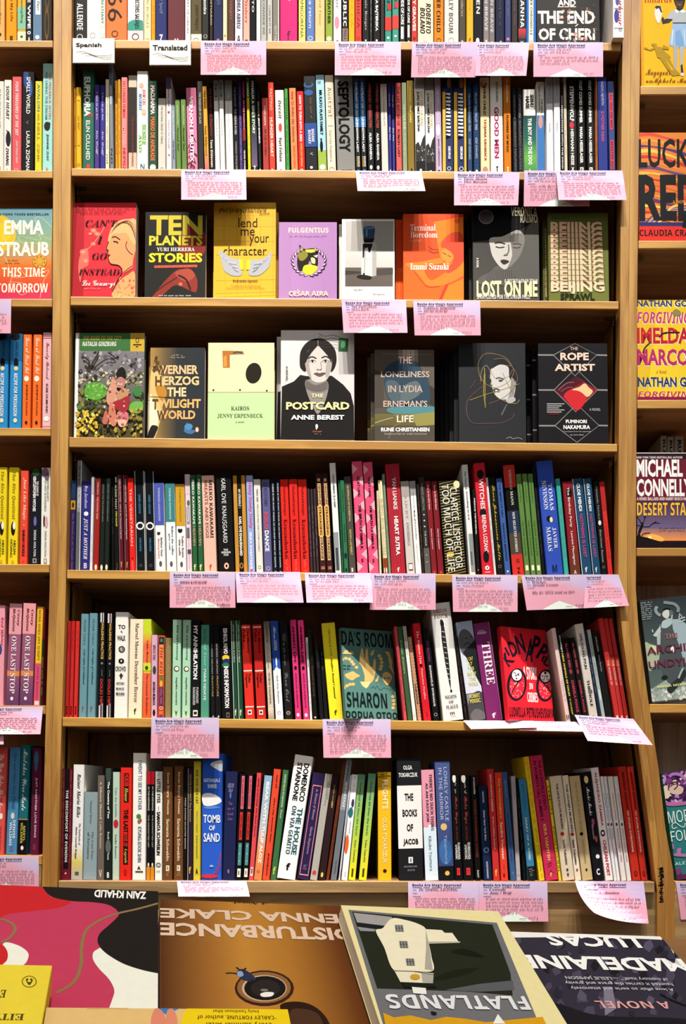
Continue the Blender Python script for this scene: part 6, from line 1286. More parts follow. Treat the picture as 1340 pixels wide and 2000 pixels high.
# third shelf ------------------------------------------------------
def art(f):
    f.Rc(95, 40, 150, 910, 'a8202c')
    f.B([(150, 500), (210, 460), (210, 600), (160, 640), (130, 760), (120, 620)], 'e86a5c')
    for x, y, r_ in ((170, 490, 30), (190, 570, 28), (270, 300, 26), (300, 330, 24), (262, 420, 22), (240, 330, 16)):
        f.El(x, y, r_, r_ * .8, 'ec7a68')
        f.El(x, y, r_ * .4, r_ * .3, 'f4a488')
    f.Ln([(200, 480), (270, 410), (330, 330), (380, 250)], 0.012, 'f0907a')
    f.B([(430, 900), (420, 840), (500, 740), (560, 700), (620, 680), (612, 905)], 'f0a46a')
    f.daub((440, 720, 610, 890), ['e87a5a', 'f4bc80', 'e05a50'], 26, 22, 4)
    f.P([(400, 400), (372, 465), (392, 480), (380, 505), (400, 520), (390, 545), (398, 580), (415, 602), (470, 612), (510, 640), (520, 690), (600, 640), (612, 560), (640, 480), (640, 230), (560, 220), (440, 270)], 'f09a66')
    f.B([(395, 380), (430, 280), (500, 215), (580, 200), (650, 215), (650, 420), (600, 400), (560, 330), (480, 330), (430, 340), (405, 400)], 'f4b07a')
    for d in range(7):
        f.Ln([(420 + d * 8, 330 - d * 14), (490 + d * 16, 250 - d * 6), (580 + d * 6, 225 + d * 14), (640, 260 + d * 22)], 0.006, '5a1c1c')
    f.Ln([(560, 400), (550, 450), (580, 500), (610, 520)], 0.012, '6a1c2a')
    f.Ln([(400, 400), (378, 460), (394, 484), (382, 508), (402, 522), (390, 545), (400, 585), (420, 603), (480, 615), (505, 650), (500, 690), (470, 740), (440, 800), (415, 850)], 0.011, '3a0f14')
    f.Ln([(430, 365), (460, 358), (500, 385)], 0.016, '2a0c10'); f.Ln([(440, 400), (470, 405), (480, 418)], 0.018, '1c080a')
    f.Ln([(385, 515), (402, 522), (410, 518)], 0.014, 'a83030')
    f.Ln([(520, 680), (560, 650), (600, 620)], 0.008, '5a1c1c')
    for i, s_ in enumerate(((130, 108, 640), (130, 130, 560), (165, 150, 530))):
        f.Sc('4a0c18', s_[0], s_[1] - 8, s_[2], s_[1] + 8, 60 + i, 0.008)
    f.Tx("CAN'T", 'i', '1c0a10', 205, 205, 480, 268); f.Tx('I', 'i', '1c0a10', 298, 352, 350, 418)
    f.Tx('GO', 'i', '1c0a10', 250, 503, 378, 560); f.Tx('INSTEAD', 'i', '1c0a10', 122, 643, 485, 700)
    f.Tx('Lee Geum-yi', 'c', 'f6eeee', 148, 745, 445, 820); f.Sc('f09a90', 165, 812, 330, 826, 9, 0.006)


face_book(((153, 396), (271, 396), (264, 580), (140, 578)), b3(140, 264), 0.006, 0.022, 3, 0, 'p', 'd8303c', 'coral red book with a woman in profile, leftmost face out on the third shelf', art, (130, 385, 4.6207), G3)


def art(f):
    f.B([(1090, 240), (1180, 270), (1260, 330), (1262, 470), (1180, 560), (1060, 540), (1010, 440), (1040, 330)], '7a2420')
    f.B([(900, 740), (1010, 650), (1130, 660), (1180, 740), (1170, 850), (1100, 830), (980, 790), (860, 880), (770, 905), (800, 860)], '8a3228')
    f.B([(980, 680), (1100, 640), (1160, 700), (1080, 760)], 'a84838'); f.Ln([(1010, 700), (1080, 740), (1120, 830)], 0.03, '241614')
    f.Ln([(800, 850), (900, 780), (1000, 720)], 0.02, '4a201c'); f.El(1030, 780, 18, 16, 'c86a50')
    f.Tx('TEN', 'k', 'c8b838', 762, 172, 1232, 338); f.Tx('PLANETS', 'k', 'd8c83c', 752, 352, 1232, 432)
    f.Tx('YURI HERRERA', 's', 'f0ece4', 820, 455, 1160, 484); f.Tx('STORIES', 'k', 'efdc30', 748, 505, 1228, 585)
    f.P([(795, 615), (1182, 606), (1182, 628), (795, 637)], 'd85a48'); f.Sc('5a1410', 805, 614, 1170, 630, 3, 0.007)
    f.Sc('d8d0c8', 830, 876, 1125, 890, 12, 0.008)


face_book(((286, 416), (404, 412.5), (401, 581), (282, 580)), b3(282, 401), 0.006, 0.016, 3, 0, 'p', '222120', 'black book with big yellow block capitals, second face out on third shelf', art, (130, 385, 4.6207), G3)


def art(f):
    f.Gr(92, 40, 690, 1025, 'd8a838', 'e8ac30')
    for y in (105, 190, 300, 450, 590, 840, 965, 1000):
        f.Ln([(95, y), (400, y - 6), (690, y - 12)], 0.003, 'a87820')
    for x in (185, 310, 540, 665):
        f.Ln([(x, 60), (x - 4, 500), (x, 1010)], 0.003, 'b08428')
    f.Tx('lend', '', '241a10', 325, 215, 508, 300); f.Tx('me', '', '241a10', 348, 325, 482, 386)
    f.Tx('your', '', '241a10', 432, 392, 622, 485); f.Tx('character', '', '241a10', 172, 500, 600, 582)
    f.B([(130, 545), (200, 580), (260, 620), (350, 640), (352, 770), (300, 795), (230, 780), (170, 730), (150, 650)], 'a8a8b0')
    f.B([(648, 545), (600, 590), (540, 625), (436, 640), (418, 770), (480, 792), (550, 770), (620, 700), (640, 630)], 'a8a8b0')
    for sx in (1, -1):
        for i in range(6):
            c = 386
            f.Ln([(c - sx * (245 - i * 18), 590 + i * 14), (c - sx * (180 - i * 14), 650 + i * 16), (c - sx * (90 - i * 4), 665 + i * 18)], 0.006, '5a5860' if i % 2 else 'd8d8dc')
    f.P([(328, 632), (360, 632), (368, 730), (334, 732)], 'e8d828'); f.P([(404, 634), (436, 632), (432, 730), (396, 730)], 'e8d828')
    for i, (a, b, y) in enumerate(((148, 600, 122), (145, 615, 145), (535, 640, 160))):
        f.Sc('3a2c10', a, y - 9, b, y + 9, 30 + i, 0.009)
    f.Tx('Dubravka Ugresic', 'b', '241a10', 262, 828, 510, 860)
    f.Tx('Translated by Celia Hawkesworth,', '', '4a3814', 240, 882, 535, 902); f.Tx('Michael Henry Heim, and Ellen Elias-Bursac', '', '4a3814', 197, 906, 575, 924)


face_book(((423, 399), (539, 392.5), (538, 583.5), (417, 582)), b3(417, 538), 0.006, 0.013, 3, 0, 'p', 'd8a434', 'mustard yellow book with two grey wings on its cover, third shelf', art, (405, 385, 5.1538), G3,
          [(-3, 'mustard yellow book edge directly behind the cover with grey wings'), (3, 'mustard yellow book hidden deepest behind the cover with grey wings')])


def art(f):
    f.Rc(722, 250, 848, 1030, 'ac80b4')
    f.Tx('FULGENTIUS', 'b', 'efe4bc', 820, 308, 1212, 358)
    f.Sc('4a2a58', 830, 385, 1200, 410, 8, 0.008)
    f.B([(925, 480), (975, 520), (1040, 515), (1112, 520), (1110, 580), (1108, 690), (1060, 690), (1030, 640), (1000, 700), (930, 745), (905, 680), (910, 590), (930, 540)], '1c1a14')
    f.P([(985, 528), (1112, 522), (1105, 545), (1040, 560), (990, 552)], 'e8e048')
    f.B([(920, 540), (990, 545), (1010, 590), (960, 640), (920, 620)], '8a8430'); f.B([(940, 500), (965, 530), (935, 545)], 'a8a040')
    f.B([(1042, 610), (1080, 620), (1082, 668), (1050, 660)], 'efe8a0'); f.P([(1065, 590), (1110, 580), (1100, 610), (1080, 600)], 'e8e4d0')
    f.B([(975, 690), (1040, 680), (1110, 705), (1060, 770), (1000, 778), (960, 745)], 'e8e030')
    for sx in (1, -1):
        for i in range(10):
            a = math.radians(100 + i * 16)
            x, y = 1020 + sx * math.cos(a) * 165, 640 + math.sin(a) * 150 * (1 if math.sin(a) > 0 else 0.8)
            f.El(x, y, 26, 9, '4a2c50', 10, rot=math.degrees(a) * sx + 60 * sx)
            f.El(x + sx * 4, y - 3, 18, 5, 'e0d0d8', 10, rot=math.degrees(a) * sx + 60 * sx)
    f.Tx('CESAR AIRA', 'b', 'efe4bc', 822, 945, 1216, 992); f.Ln([(905, 940), (918, 928)], 0.012, 'efe4bc')


face_book(((546, 434), (656, 434), (658, 584), (544.5, 583.5)), b3(545, 658), 0.006, 0.014, 3, 0, 'p', 'b083ba', 'lilac book with a snarling wolf inside a laurel wreath, third shelf', art, (405, 385, 5.1538), G3,
          [(-2, 'pale-edged lilac book hidden behind the one with the snarling wolf')])


def art(f):
    f.Rc(95, 88, 578, 550, 'c4c0bc'); f.P([(270, 88), (578, 88), (578, 390), (280, 390)], 'a09e9c')
    f.Gr(95, 390, 578, 550, 'd8d4d0', 'c8c4c0'); f.Rc(95, 550, 578, 738, '645a54')
    f.P([(95, 580), (260, 590), (260, 610), (95, 625)], '403a38'); f.P([(410, 570), (578, 556), (578, 620), (410, 630)], '4a4442')
    f.P([(255, 305), (410, 308), (410, 630), (370, 640), (258, 626)], 'd8d6d2'); f.P([(365, 310), (410, 308), (410, 628), (368, 640)], 'b0aeaa')
    f.B([(282, 150), (384, 148), (384, 240), (376, 270), (290, 270), (280, 240)], '2c4668'); f.P([(286, 150), (380, 148), (380, 165), (286, 167)], '5a7ca8')
    f.Rc(300, 170, 316, 240, '6a90b8'); f.P([(275, 265), (388, 262), (370, 300), (290, 302)], '14161c')
    f.P([(268, 312), (370, 312), (366, 335), (345, 400), (330, 400), (320, 350), (290, 360), (285, 450), (270, 455)], '1c1c20')
    f.Rc(300, 400, 356, 465, 'e8e6e2'); f.Ln([(295, 400), (290, 600)], 0.006, '2a2a2a'); f.Rc(275, 605, 295, 622, '2a2a2a')
    f.B([(212, 640), (260, 622), (360, 640), (340, 668), (250, 660)], '1a1818')
    f.Tx('Olga Ravn', 's', '4a4a4a', 185, 764, 272, 782); f.Tx('The Employees', 's', '4a4a4a', 375, 808, 500, 826)


face_book(((666, 428), (769, 428), (771, 584), (668, 584)), b3(668, 771), 0.006, 0.014, 3, 0, 'p', 'eeece8', 'white book with a photo of a water cooler, third shelf', art, (655, 415, 5.1538), G3,
          [(-6, 'cream-edged white book peeking out behind the water cooler cover')])


def art(f):
    f.Gr(672, 30, 1290, 880, 'de4c26', 'e65a26', 4)
    f.P([(672, 700), (690, 525), (800, 560), (930, 735), (1110, 720), (1045, 875), (680, 878)], 'e86424')
    f.P([(980, 95), (1275, 32), (1288, 640), (1110, 600), (1050, 450)], 'ef7a24')
    f.B([(700, 520), (850, 500), (1060, 455), (1090, 500), (900, 560), (960, 680), (1110, 600), (1285, 500), (1288, 620), (1120, 715), (940, 735), (820, 610)], 'ef7c2a')
    f.B([(1060, 300), (1120, 230), (1200, 190), (1275, 230), (1282, 480), (1160, 600), (1110, 590), (1170, 500), (1180, 420), (1110, 360), (1060, 350)], 'e04a30')
    f.B([(1062, 400), (1100, 370), (1160, 400), (1175, 460), (1120, 505), (1080, 480)], 'ef8a3c')
    f.Ln([(1070, 405), (1095, 412), (1110, 425)], 0.014, 'a82818'); f.Ln([(1125, 430), (1160, 442)], 0.014, 'a82818'); f.Ln([(1085, 485), (1105, 492)], 0.012, 'b83020')
    f.P([(1130, 735), (1288, 660), (1290, 878), (1075, 876)], 'ef7c24'); f.P([(1110, 720), (1140, 725), (1070, 876), (1040, 876)], 'dc3c28')
    f.Ln([(790, 590), (860, 680), (930, 745), (1050, 738)], 0.012, 'd8442a'); f.Ln([(930, 340), (970, 370), (1030, 370)], 0.01, 'b83420'); f.Ln([(930, 380), (980, 405), (1040, 395)], 0.01, 'b83420')
    f.El(1215, 75, 26, 22, 'dc4a2c')
    f.Tx('Terminal', 's', 'f4dcd0', 745, 128, 1000, 186); f.Tx('Boredom', 's', 'f4dcd0', 748, 202, 1020, 255); f.Tx('STORIES', 'n', 'e8a080', 748, 280, 868, 302)
    f.Tx('Izumi Suzuki', 's', 'fbf2ea', 750, 515, 1138, 575)


face_book(((785.5, 420), (903, 415.7), (906.5, 586), (788, 586)), b3(788, 906), 0.006, 0.016, 3, 0, 'p', 'dc4424', 'orange-red book with a duotone reclining woman, third shelf', art, (655, 415, 5.1538), G3,
          [(-14, 'dark orange-red book stepped out behind the reclining woman cover')])


def art(f):
    f.Gr(60, 30, 680, 860, '3c3a38', '4a4844', 4)
    f.P([(62, 60), (650, 28), (655, 130), (480, 240), (300, 310), (190, 340), (70, 356)], '121214')
    f.P([(560, 190), (655, 150), (668, 700), (470, 690), (400, 560)], '5a5854')
    f.B([(222, 320), (330, 300), (460, 240), (520, 300), (500, 440), (430, 540), (370, 588), (310, 560), (250, 480), (225, 400)], 'c0bcb6')
    f.B([(400, 290), (520, 290), (500, 440), (430, 540), (380, 580), (420, 460)], '7c7874')
    f.Ln([(262, 362), (310, 355), (355, 366)], 0.026, '3a3836'); f.Ln([(272, 392), (310, 400), (350, 392)], 0.018, '2a2826')
    f.Ln([(420, 365), (470, 360), (500, 372)], 0.02, '4a4846'); f.Ln([(425, 392), (460, 398), (490, 388)], 0.014, '3a3836')
    f.Ln([(385, 370), (388, 430), (365, 462), (345, 468)], 0.018, '5a5652'); f.El(365, 462, 18, 8, '6a6662')
    f.B([(318, 512), (355, 502), (395, 518), (350, 545)], '3a2e2c'); f.Ln([(320, 520), (360, 524), (395, 518)], 0.008, '1c1614')
    f.B([(215, 620), (290, 560), (350, 590), (420, 560), (440, 640), (430, 720), (135, 720), (140, 660)], '5c5856')
    for i in range(12):
        f.Ln([(220 + i * 18, 590), (214 + i * 19, 650), (200 + i * 21, 700)], 0.005, '3a3634')
    f.El(180, 138, 66, 62, '8a888a'); f.El(180, 138, 59, 55, '5a585c')
    for i in range(4):
        f.Sc('26242a', 140, 108 + i * 18, 222, 120 + i * 18, i, 0.008)
    f.Tx('VERONICA', 'b', 'd8cfae', 395, 42, 626, 112); f.Tx('RAIMO', 'b', 'd8cfae', 480, 106, 632, 172)
    f.Tx('LOST ON ME', 'k', 'f2e8b0', 112, 690, 658, 824); f.Tx('A BESTSELLER IN ITALY', 'b', 'd8d4cc', 358, 672, 655, 700)
    f.Tx('SHORTLISTED FOR THE STREGA PRIZE', 'b', 'd8d4cc', 118, 812, 592, 842); f.Tx('A NOVEL', 'b', 'e8e4dc', 106, 495, 128, 582, 90)


face_book(((917.6, 407), (1045, 401), (1054, 583.5), (924, 585)), b3(924, 1054), 0.006, 0.02, 3, 0, 'p', '2c2a2a', 'grey photo cover of a woman squinting under a black hat, third shelf', art, (905, 395, 4.5424), G3,
          [(-5, 'dark book directly behind the squinting woman cover'), (-9, 'deepest dark book behind the squinting woman cover')])


def art(f):
    f.Gr(700, 90, 1290, 865, '58602c', '6c7434', 4)
    for i in range(11):
        y0 = 185 + i * 46.5
        x0, x1 = 728 + i * 3.4, 1195 + i * 4.6
        f.Tx('BEIJING', 'k', 'efbfa4', x0, y0, x1, y0 + 92)
        f.P([(x0 - 4, y0 + 40), (x1 + 10, y0 + 28), (x1 + 10, y0 + 33), (x0 - 4, y0 + 45)], '58602c') if i else None
        if i < 10:
            f.P([(x0 - 4, y0 + 46.5), (x1 + 12, y0 + 46.5), (x1 + 12, y0 + 95), (x0 - 4, y0 + 95)], '60682f')
    f.Tx('BEIJING', 'k', 'f6ccae', 765, 706, 1250, 800); f.Tx('SPRAWL', 'k', '22240f', 856, 798, 1165, 850); f.Sc('3a4020', 735, 140, 900, 158, 2, 0.008)


face_book(((1058.7, 419), (1177.4, 412.5), (1190, 584), (1072, 587)), b3(1072, 1190), 0.006, 0.018, 3, 0, 'p', '5a622c', 'olive green book with a pink place name repeated downwards, third shelf', art, (905, 395, 4.5424), G3,
          [(-6, 'olive green book tucked behind the repeated pink lettering cover')])

# slim strays between the face-out books of the third shelf
for (a, b, t, c, lab) in ((273, 276, 505, '1c2230', 'thin navy book standing between red and black covers, third shelf'), (276.5, 283, 526, '8a6a40', 'short tan book standing between red and black covers, third shelf')):
    x = P((a + b) / 2, 0, 0.09)
    r_ = empty('paperback_book', Matrix.Translation((x.x, 0.12, P(0, b3(a, b), 0).z + 0.0006)))
    m = book_body(r_, (b - a) / PX, (b3(a, b) - t) / PX, 0.125, 'p', c); m.build('cover', M_MATT, r_); tag(r_, lab, 'book', G3)


# fourth shelf ------------------------------------------------------
def b4(x0, x1):
    return base_y(4, (x0 + x1) / 2)


def art(f):
    f.Rc(30, 38, 75, 1045, 'a8a8a8'); f.Rc(42, 38, 52, 1045, 'e8e8e8'); f.Rc(75, 40, 700, 225, '3c6a3a'); f.Rc(562, 50, 700, 232, 'c4a23c')
    f.Tx('THE ROAD TO THE CITY', 'j', 'b8a040', 108, 78, 480, 118); f.Tx('NATALIA GINZBURG', 'j', 'd8dcd0', 102, 132, 428, 178)
    f.El(628, 125, 18, 26, '5a5420'); f.El(628, 125, 10, 16, 'c4a23c'); f.Rc(588, 160, 668, 172, '241c08'); f.Rc(614, 180, 636, 190, '241c08')
    f.Gr(70, 225, 695, 1045, '78767c', '4a4420', 4)
    f.daub((80, 235, 690, 470), ['8a8890', '5a5460', '3a3430', 'a8a4a8', '6a5a70', '2a2420'], 90, 34, 1)
    f.daub((70, 430, 690, 560), ['4a4a30', 'b8b098', '2a2a20', '8a8468', 'c8bca0'], 80, 30, 2)
    f.daub((60, 560, 690, 800), ['3a4a24', '2a3018', '7a7440', '5a7a34', '3a3a20', '8a8050'], 120, 34, 3)
    f.B([(125, 620), (150, 540), (240, 520), (330, 560), (330, 650), (230, 690), (140, 660)], '5c9a3c'); f.daub((140, 530, 320, 680), ['6cb048', '4a8a30', '88c060'], 40, 22, 9)
    f.B([(540, 770), (600, 710), (685, 720), (680, 800), (600, 820)], '6ca848'); f.B([(590, 600), (640, 560), (680, 640), (620, 660)], '3c7a40')
    f.daub((50, 780, 690, 1045), ['2a2010', '8a7a30', '4a4418', 'b8a040', '1c1a10', '6a5a2c'], 150, 30, 5)
    f.daub((50, 790, 260, 1020), ['d8b838', 'b89428', 'e8d060'], 50, 28, 6)
    f.Ln([(150, 420), (170, 330), (110, 280)], 0.02, '2a2018'); f.Ln([(170, 400), (250, 260), (260, 230)], 0.022, '2c2420'); f.Ln([(230, 380), (330, 310), (420, 300), (350, 240)], 0.016, '241e1a')
    f.B([(430, 440), (480, 380), (520, 420), (515, 480), (450, 480)], '1c1612'); f.B([(420, 520), (470, 475), (520, 510), (500, 580), (440, 570)], 'b07a70')
    f.B([(340, 640), (370, 560), (400, 470), (430, 560), (450, 680), (400, 760), (345, 720)], 'c8907a'); f.B([(440, 640), (500, 580), (555, 620), (520, 690), (450, 690)], 'b88a68')
    f.B([(395, 720), (470, 690), (555, 660), (545, 790), (470, 800), (410, 760)], '9a2a34'); f.B([(370, 720), (410, 740), (440, 900), (400, 940), (360, 860)], 'c87a62')
    f.B([(300, 900), (330, 790), (360, 860), (340, 920)], 'b8685a'); f.B([(440, 830), (540, 810), (545, 900), (480, 940)], 'c8707a'); f.B([(450, 890), (530, 880), (520, 940), (470, 945)], 'd8b0a0')
    f.daub((320, 480, 550, 930), ['d8a890', 'a85a50', '8a3a3c', 'e0bca8'], 46, 20, 8)


face_book(((147, 650), (280.5, 651), (280, 851), (144, 849)), b4(144, 280), 0.006, 0.014, 3, 0, 'h', '7a7a78', 'painted garden scene cover under a green banner, leftmost on fourth shelf', art, (140, 640, 4.963), G4)


def art(f):
    f.gradu(0.002, 0.001, 0.998, 0.999, [(0, 'a8844a'), (0.25, '6a5a3c'), (0.5, '2c3034'), (1, '262b32')])
    f.B([(765, 420), (850, 440), (900, 520), (870, 640), (880, 760), (850, 900), (810, 1020), (735, 1035)], 'd8b878'); f.B([(740, 640), (800, 700), (840, 820), (820, 940), (735, 1000)], 'e8dcc0')
    f.B([(810, 560), (900, 560), (920, 640), (860, 680)], 'b88030'); f.daub((770, 260, 850, 420), ['3a2c18', '5a4420'], 14, 34, 2)
    f.B([(735, 960), (780, 915), (835, 930), (820, 980), (790, 1035), (735, 1035)], '1c1c1a'); f.B([(1120, 900), (1150, 960), (1200, 980), (1160, 1010), (1090, 980)], '3a6a9a'); f.El(1135, 940, 40, 30, '4a80b0')
    f.Ln([(735, 650), (850, 655), (960, 662)], 0.01, '14120e')
    f.Tx('WERNER', 'k', 'd8b488', 822, 358, 1236, 446); f.Tx('HERZOG', 'k', 'e0bc88', 808, 460, 1242, 552); f.Tx('THE', 'k', 'e8c898', 926, 566, 1114, 656)
    f.Tx('TWILIGHT', 'k', 'e0ac68', 780, 672, 1256, 768); f.Tx('WORLD', 'k', 'dca66a', 826, 778, 1202, 872)
    for c_, b_ in (('W', (822, 358, 912, 446)), ('H', (808, 460, 872, 552)), ('T', (780, 672, 838, 768)), ('W', (826, 778, 912, 872))):
        f.Tx(c_, 'k', '5a4022', *b_)
    f.Sc('b8b0a0', 980, 258, 1080, 276, 4, 0.007); f.Sc('b8b0a0', 958, 280, 1105, 296, 5, 0.007); f.El(1217, 971, 18, 26, 'd87a30'); f.El(1217, 971, 10, 18, 'f0ece4')


face_book(((292.6, 679), (403.6, 679), (399, 853), (291.7, 849)), b4(292, 399), 0.006, 0.014, 3, 0, 'p', '262b32', 'dark slate book with gold gradient capitals and jungle glow, fourth shelf', art, (140, 640, 4.963), G4,
          [(-6, 'dark edged book directly behind the gold capitals cover'), (-11, 'pale edged book deepest behind the gold capitals cover')])


def art(f):
    f.Rc(684, 88, 974, 300, 'e6d3a8'); f.Rc(682, 302, 974, 503, 'b4d29a'); f.Ln([(684, 301), (972, 303)], 0.006, '6a5c3a')
    f.P([(750, 122), (838, 124), (845, 138), (782, 140), (782, 196), (752, 196)], 'a8682c'); f.P([(790, 126), (836, 126), (842, 137), (800, 138)], '7a6a58'); f.Ln([(796, 134), (815, 128), (836, 134)], 0.012, '241a14'); f.P([(754, 150), (768, 140), (770, 190), (756, 194)], 'c88a40')
    f.El(884, 220, 34, 45, '1c1710', rot=10)
    for x in (710, 825, 941):
        f.El(x, 292 if x < 900 else 296, 4, 4, '241c14')
    f.Tx('KAIROS', 's', '3a4a2c', 786, 362, 864, 380); f.Tx('JENNY ERPENBECK', 's', '4a5c38', 726, 394, 924, 414); f.Tx('a novel', 'i', '5a6c44', 806, 424, 842, 434)


face_book(((409, 669), (536, 670), (535, 856), (405.4, 855)), b4(405, 535), 0.006, 0.02, 3, 0, 'h', 'dcd0a4', 'cream and pale green hardback with a black oval, fourth shelf', art, (100, 630, 2.2333), G4)


def art(f):
    f.Gr(72, 38, 658, 910, 'd8d4d4', 'c8c4c4', 4)
    f.P([(84, 480), (180, 440), (230, 390), (280, 400), (450, 400), (480, 400), (570, 470), (630, 540), (655, 640), (658, 908), (68, 906)], '191718')
    f.B([(280, 430), (440, 440), (440, 560), (375, 695), (330, 640), (280, 520)], '8a8482'); f.B([(275, 430), (350, 470), (440, 445), (442, 510), (360, 528), (278, 500)], '6c6664')
    for i in range(3):
        f.Ln([(278, 450 + i * 18), (355, 482 + i * 16), (440, 458 + i * 18)], 0.006, '4a4644')
    f.B([(225, 290), (235, 200), (290, 130), (370, 105), (450, 130), (505, 195), (518, 280), (500, 345), (470, 365), (450, 250), (370, 160), (290, 230), (275, 360), (235, 340)], '221c1a')
    f.B([(268, 260), (300, 195), (372, 165), (440, 200), (478, 270), (475, 350), (440, 430), (375, 452), (320, 430), (280, 360)], 'cdc5c0')
    f.B([(268, 260), (300, 195), (320, 200), (300, 300), (320, 420), (290, 385), (272, 330)], 'a39a96'); f.B([(440, 300), (478, 280), (475, 350), (440, 420), (430, 380)], 'aaa29e')
    f.Ln([(370, 118), (372, 168)], 0.01, '8a8280'); f.B([(268, 300), (272, 235), (318, 180), (368, 160), (330, 205), (296, 250)], '221c1a'); f.B([(478, 300), (470, 235), (430, 182), (376, 160), (412, 202), (452, 250)], '221c1a')
    f.Ln([(292, 262), (325, 250), (358, 264)], 0.017, '2c2624'); f.Ln([(398, 260), (432, 248), (462, 264)], 0.017, '2c2624')
    for x in (327, 430):
        f.B([(x - 26, 288), (x, 276), (x + 26, 288), (x, 296)], 'e8e4e0'); f.El(x, 286, 10, 9, '2a2420'); f.Ln([(x - 28, 288), (x, 275), (x + 28, 287)], 0.008, '1c1816')
    f.Ln([(392, 290), (398, 340), (385, 352), (362, 348)], 0.009, '8a807c'); f.El(366, 350, 6, 4, '6a605c'); f.El(394, 350, 6, 4, '6a605c')
    f.B([(340, 382), (365, 374), (384, 380), (405, 374), (430, 380), (385, 404)], '6a5654'); f.Ln([(338, 383), (384, 388), (432, 380)], 0.006, '3a2c2c')
    for i in range(5):
        f.Ln([(378 - i * 2, 70 + i * 22), (430, 90 + i * 22), (480, 80 + i * 24), (540, 96 + i * 22)], 0.004, '4a4848')
    f.P([(538, 102), (612, 112), (606, 210), (532, 204)], '2c6a3c'); f.B([(560, 130), (585, 140), (580, 180), (556, 180)], '7ab088')
    f.Tx('A NOVEL', 'b', '2a2828', 116, 320, 132, 436, 90)
    f.Tx('THE', 'b', 'efe8a8', 318, 540, 410, 570); f.Tx('POSTCARD', 'k', 'efe8a0', 118, 602, 620, 668); f.Tx('ANNE BEREST', 'k', 'f2f0ec', 156, 704, 578, 746)
    f.B([(352, 782), (366, 780), (370, 800), (358, 822), (352, 806)], 'e8e4e0'); f.Tx('Europa', 'i', 'b85a4a', 326, 826, 400, 846); f.Sc('8a8684', 340, 850, 396, 860, 3, 0.005)


face_book(((549, 644), (692, 646), (692, 857.5), (548, 856)), b4(548, 692), 0.006, 0.024, 3, 0, 'h', 'c8c4c8', 'large grey portrait of a dark-haired woman with a green stamp, fourth shelf', art, (530, 635, 4.0606), G4,
          [(-10, 'large grey book stepped out behind the portrait with the stamp')])


def art(f):
    f.Gr(800, 195, 1296, 905, '5c544c', '4c463e', 4)
    f.P([(805, 350), (880, 370), (885, 640), (808, 650)], '4a423c'); f.P([(1200, 440), (1290, 500), (1295, 640), (1200, 600)], '38322e')
    f.B([(880, 360), (930, 300), (1030, 275), (1140, 295), (1192, 380), (1230, 420), (1250, 600), (1180, 660), (1000, 690), (930, 600), (885, 480)], '2c4050')
    f.B([(900, 440), (990, 450), (1020, 580), (960, 600), (910, 540)], '4a5a60'); f.B([(1040, 480), (1140, 440), (1180, 520), (1110, 580), (1020, 590)], '566468'); f.B([(940, 640), (1290, 640), (1280, 690), (960, 690)], '4c8088')
    f.Gr(810, 690, 1296, 790, '6a6238', '5a5430', 3); f.P([(1100, 700), (1290, 680), (1290, 780), (1150, 790)], '8a8448'); f.P([(808, 790), (1296, 800), (1296, 905), (812, 900)], '4a443c')
    f.Ln([(812, 760), (880, 740), (960, 720)], 0.012, 'a8a49c'); f.Ln([(930, 880), (960, 800), (1040, 740), (960, 700)], 0.012, '8a6a50'); f.Ln([(855, 225), (1060, 232), (1250, 235)], 0.004, 'a8a098')
    for s_, a, b, c, d, co in (('THE', 990, 250, 1098, 304, 'c8a89c'), ('LONELINESS', 855, 362, 1240, 412, 'bca498'), ('IN LYDIA', 915, 472, 1190, 528, 'b8a094'), ("ERNEMAN'S", 880, 588, 1230, 642, 'c4a89a'), ('LIFE', 990, 704, 1124, 758, 'f0d8c8')):
        f.Tx(s_, 'l', co, a, b, c, d)
    f.Tx('RUNE CHRISTIANSEN', 'k', 'f2f0ee', 868, 796, 1252, 832); f.Tx('TRANSLATED BY KARI DICKSON', '', 'a8a4a0', 890, 838, 1230, 858)


face_book(((727, 683), (843, 683.5), (849, 859), (732, 857)), b4(732, 849), 0.006, 0.014, 3, 0, 'p', '4c463e', 'murky landscape cover with a double head silhouette, fourth shelf', art, (530, 635, 4.0606), G4,
          [(-7, 'dim book directly behind the murky landscape cover'), (-13, 'dim book deepest behind the murky landscape cover')])


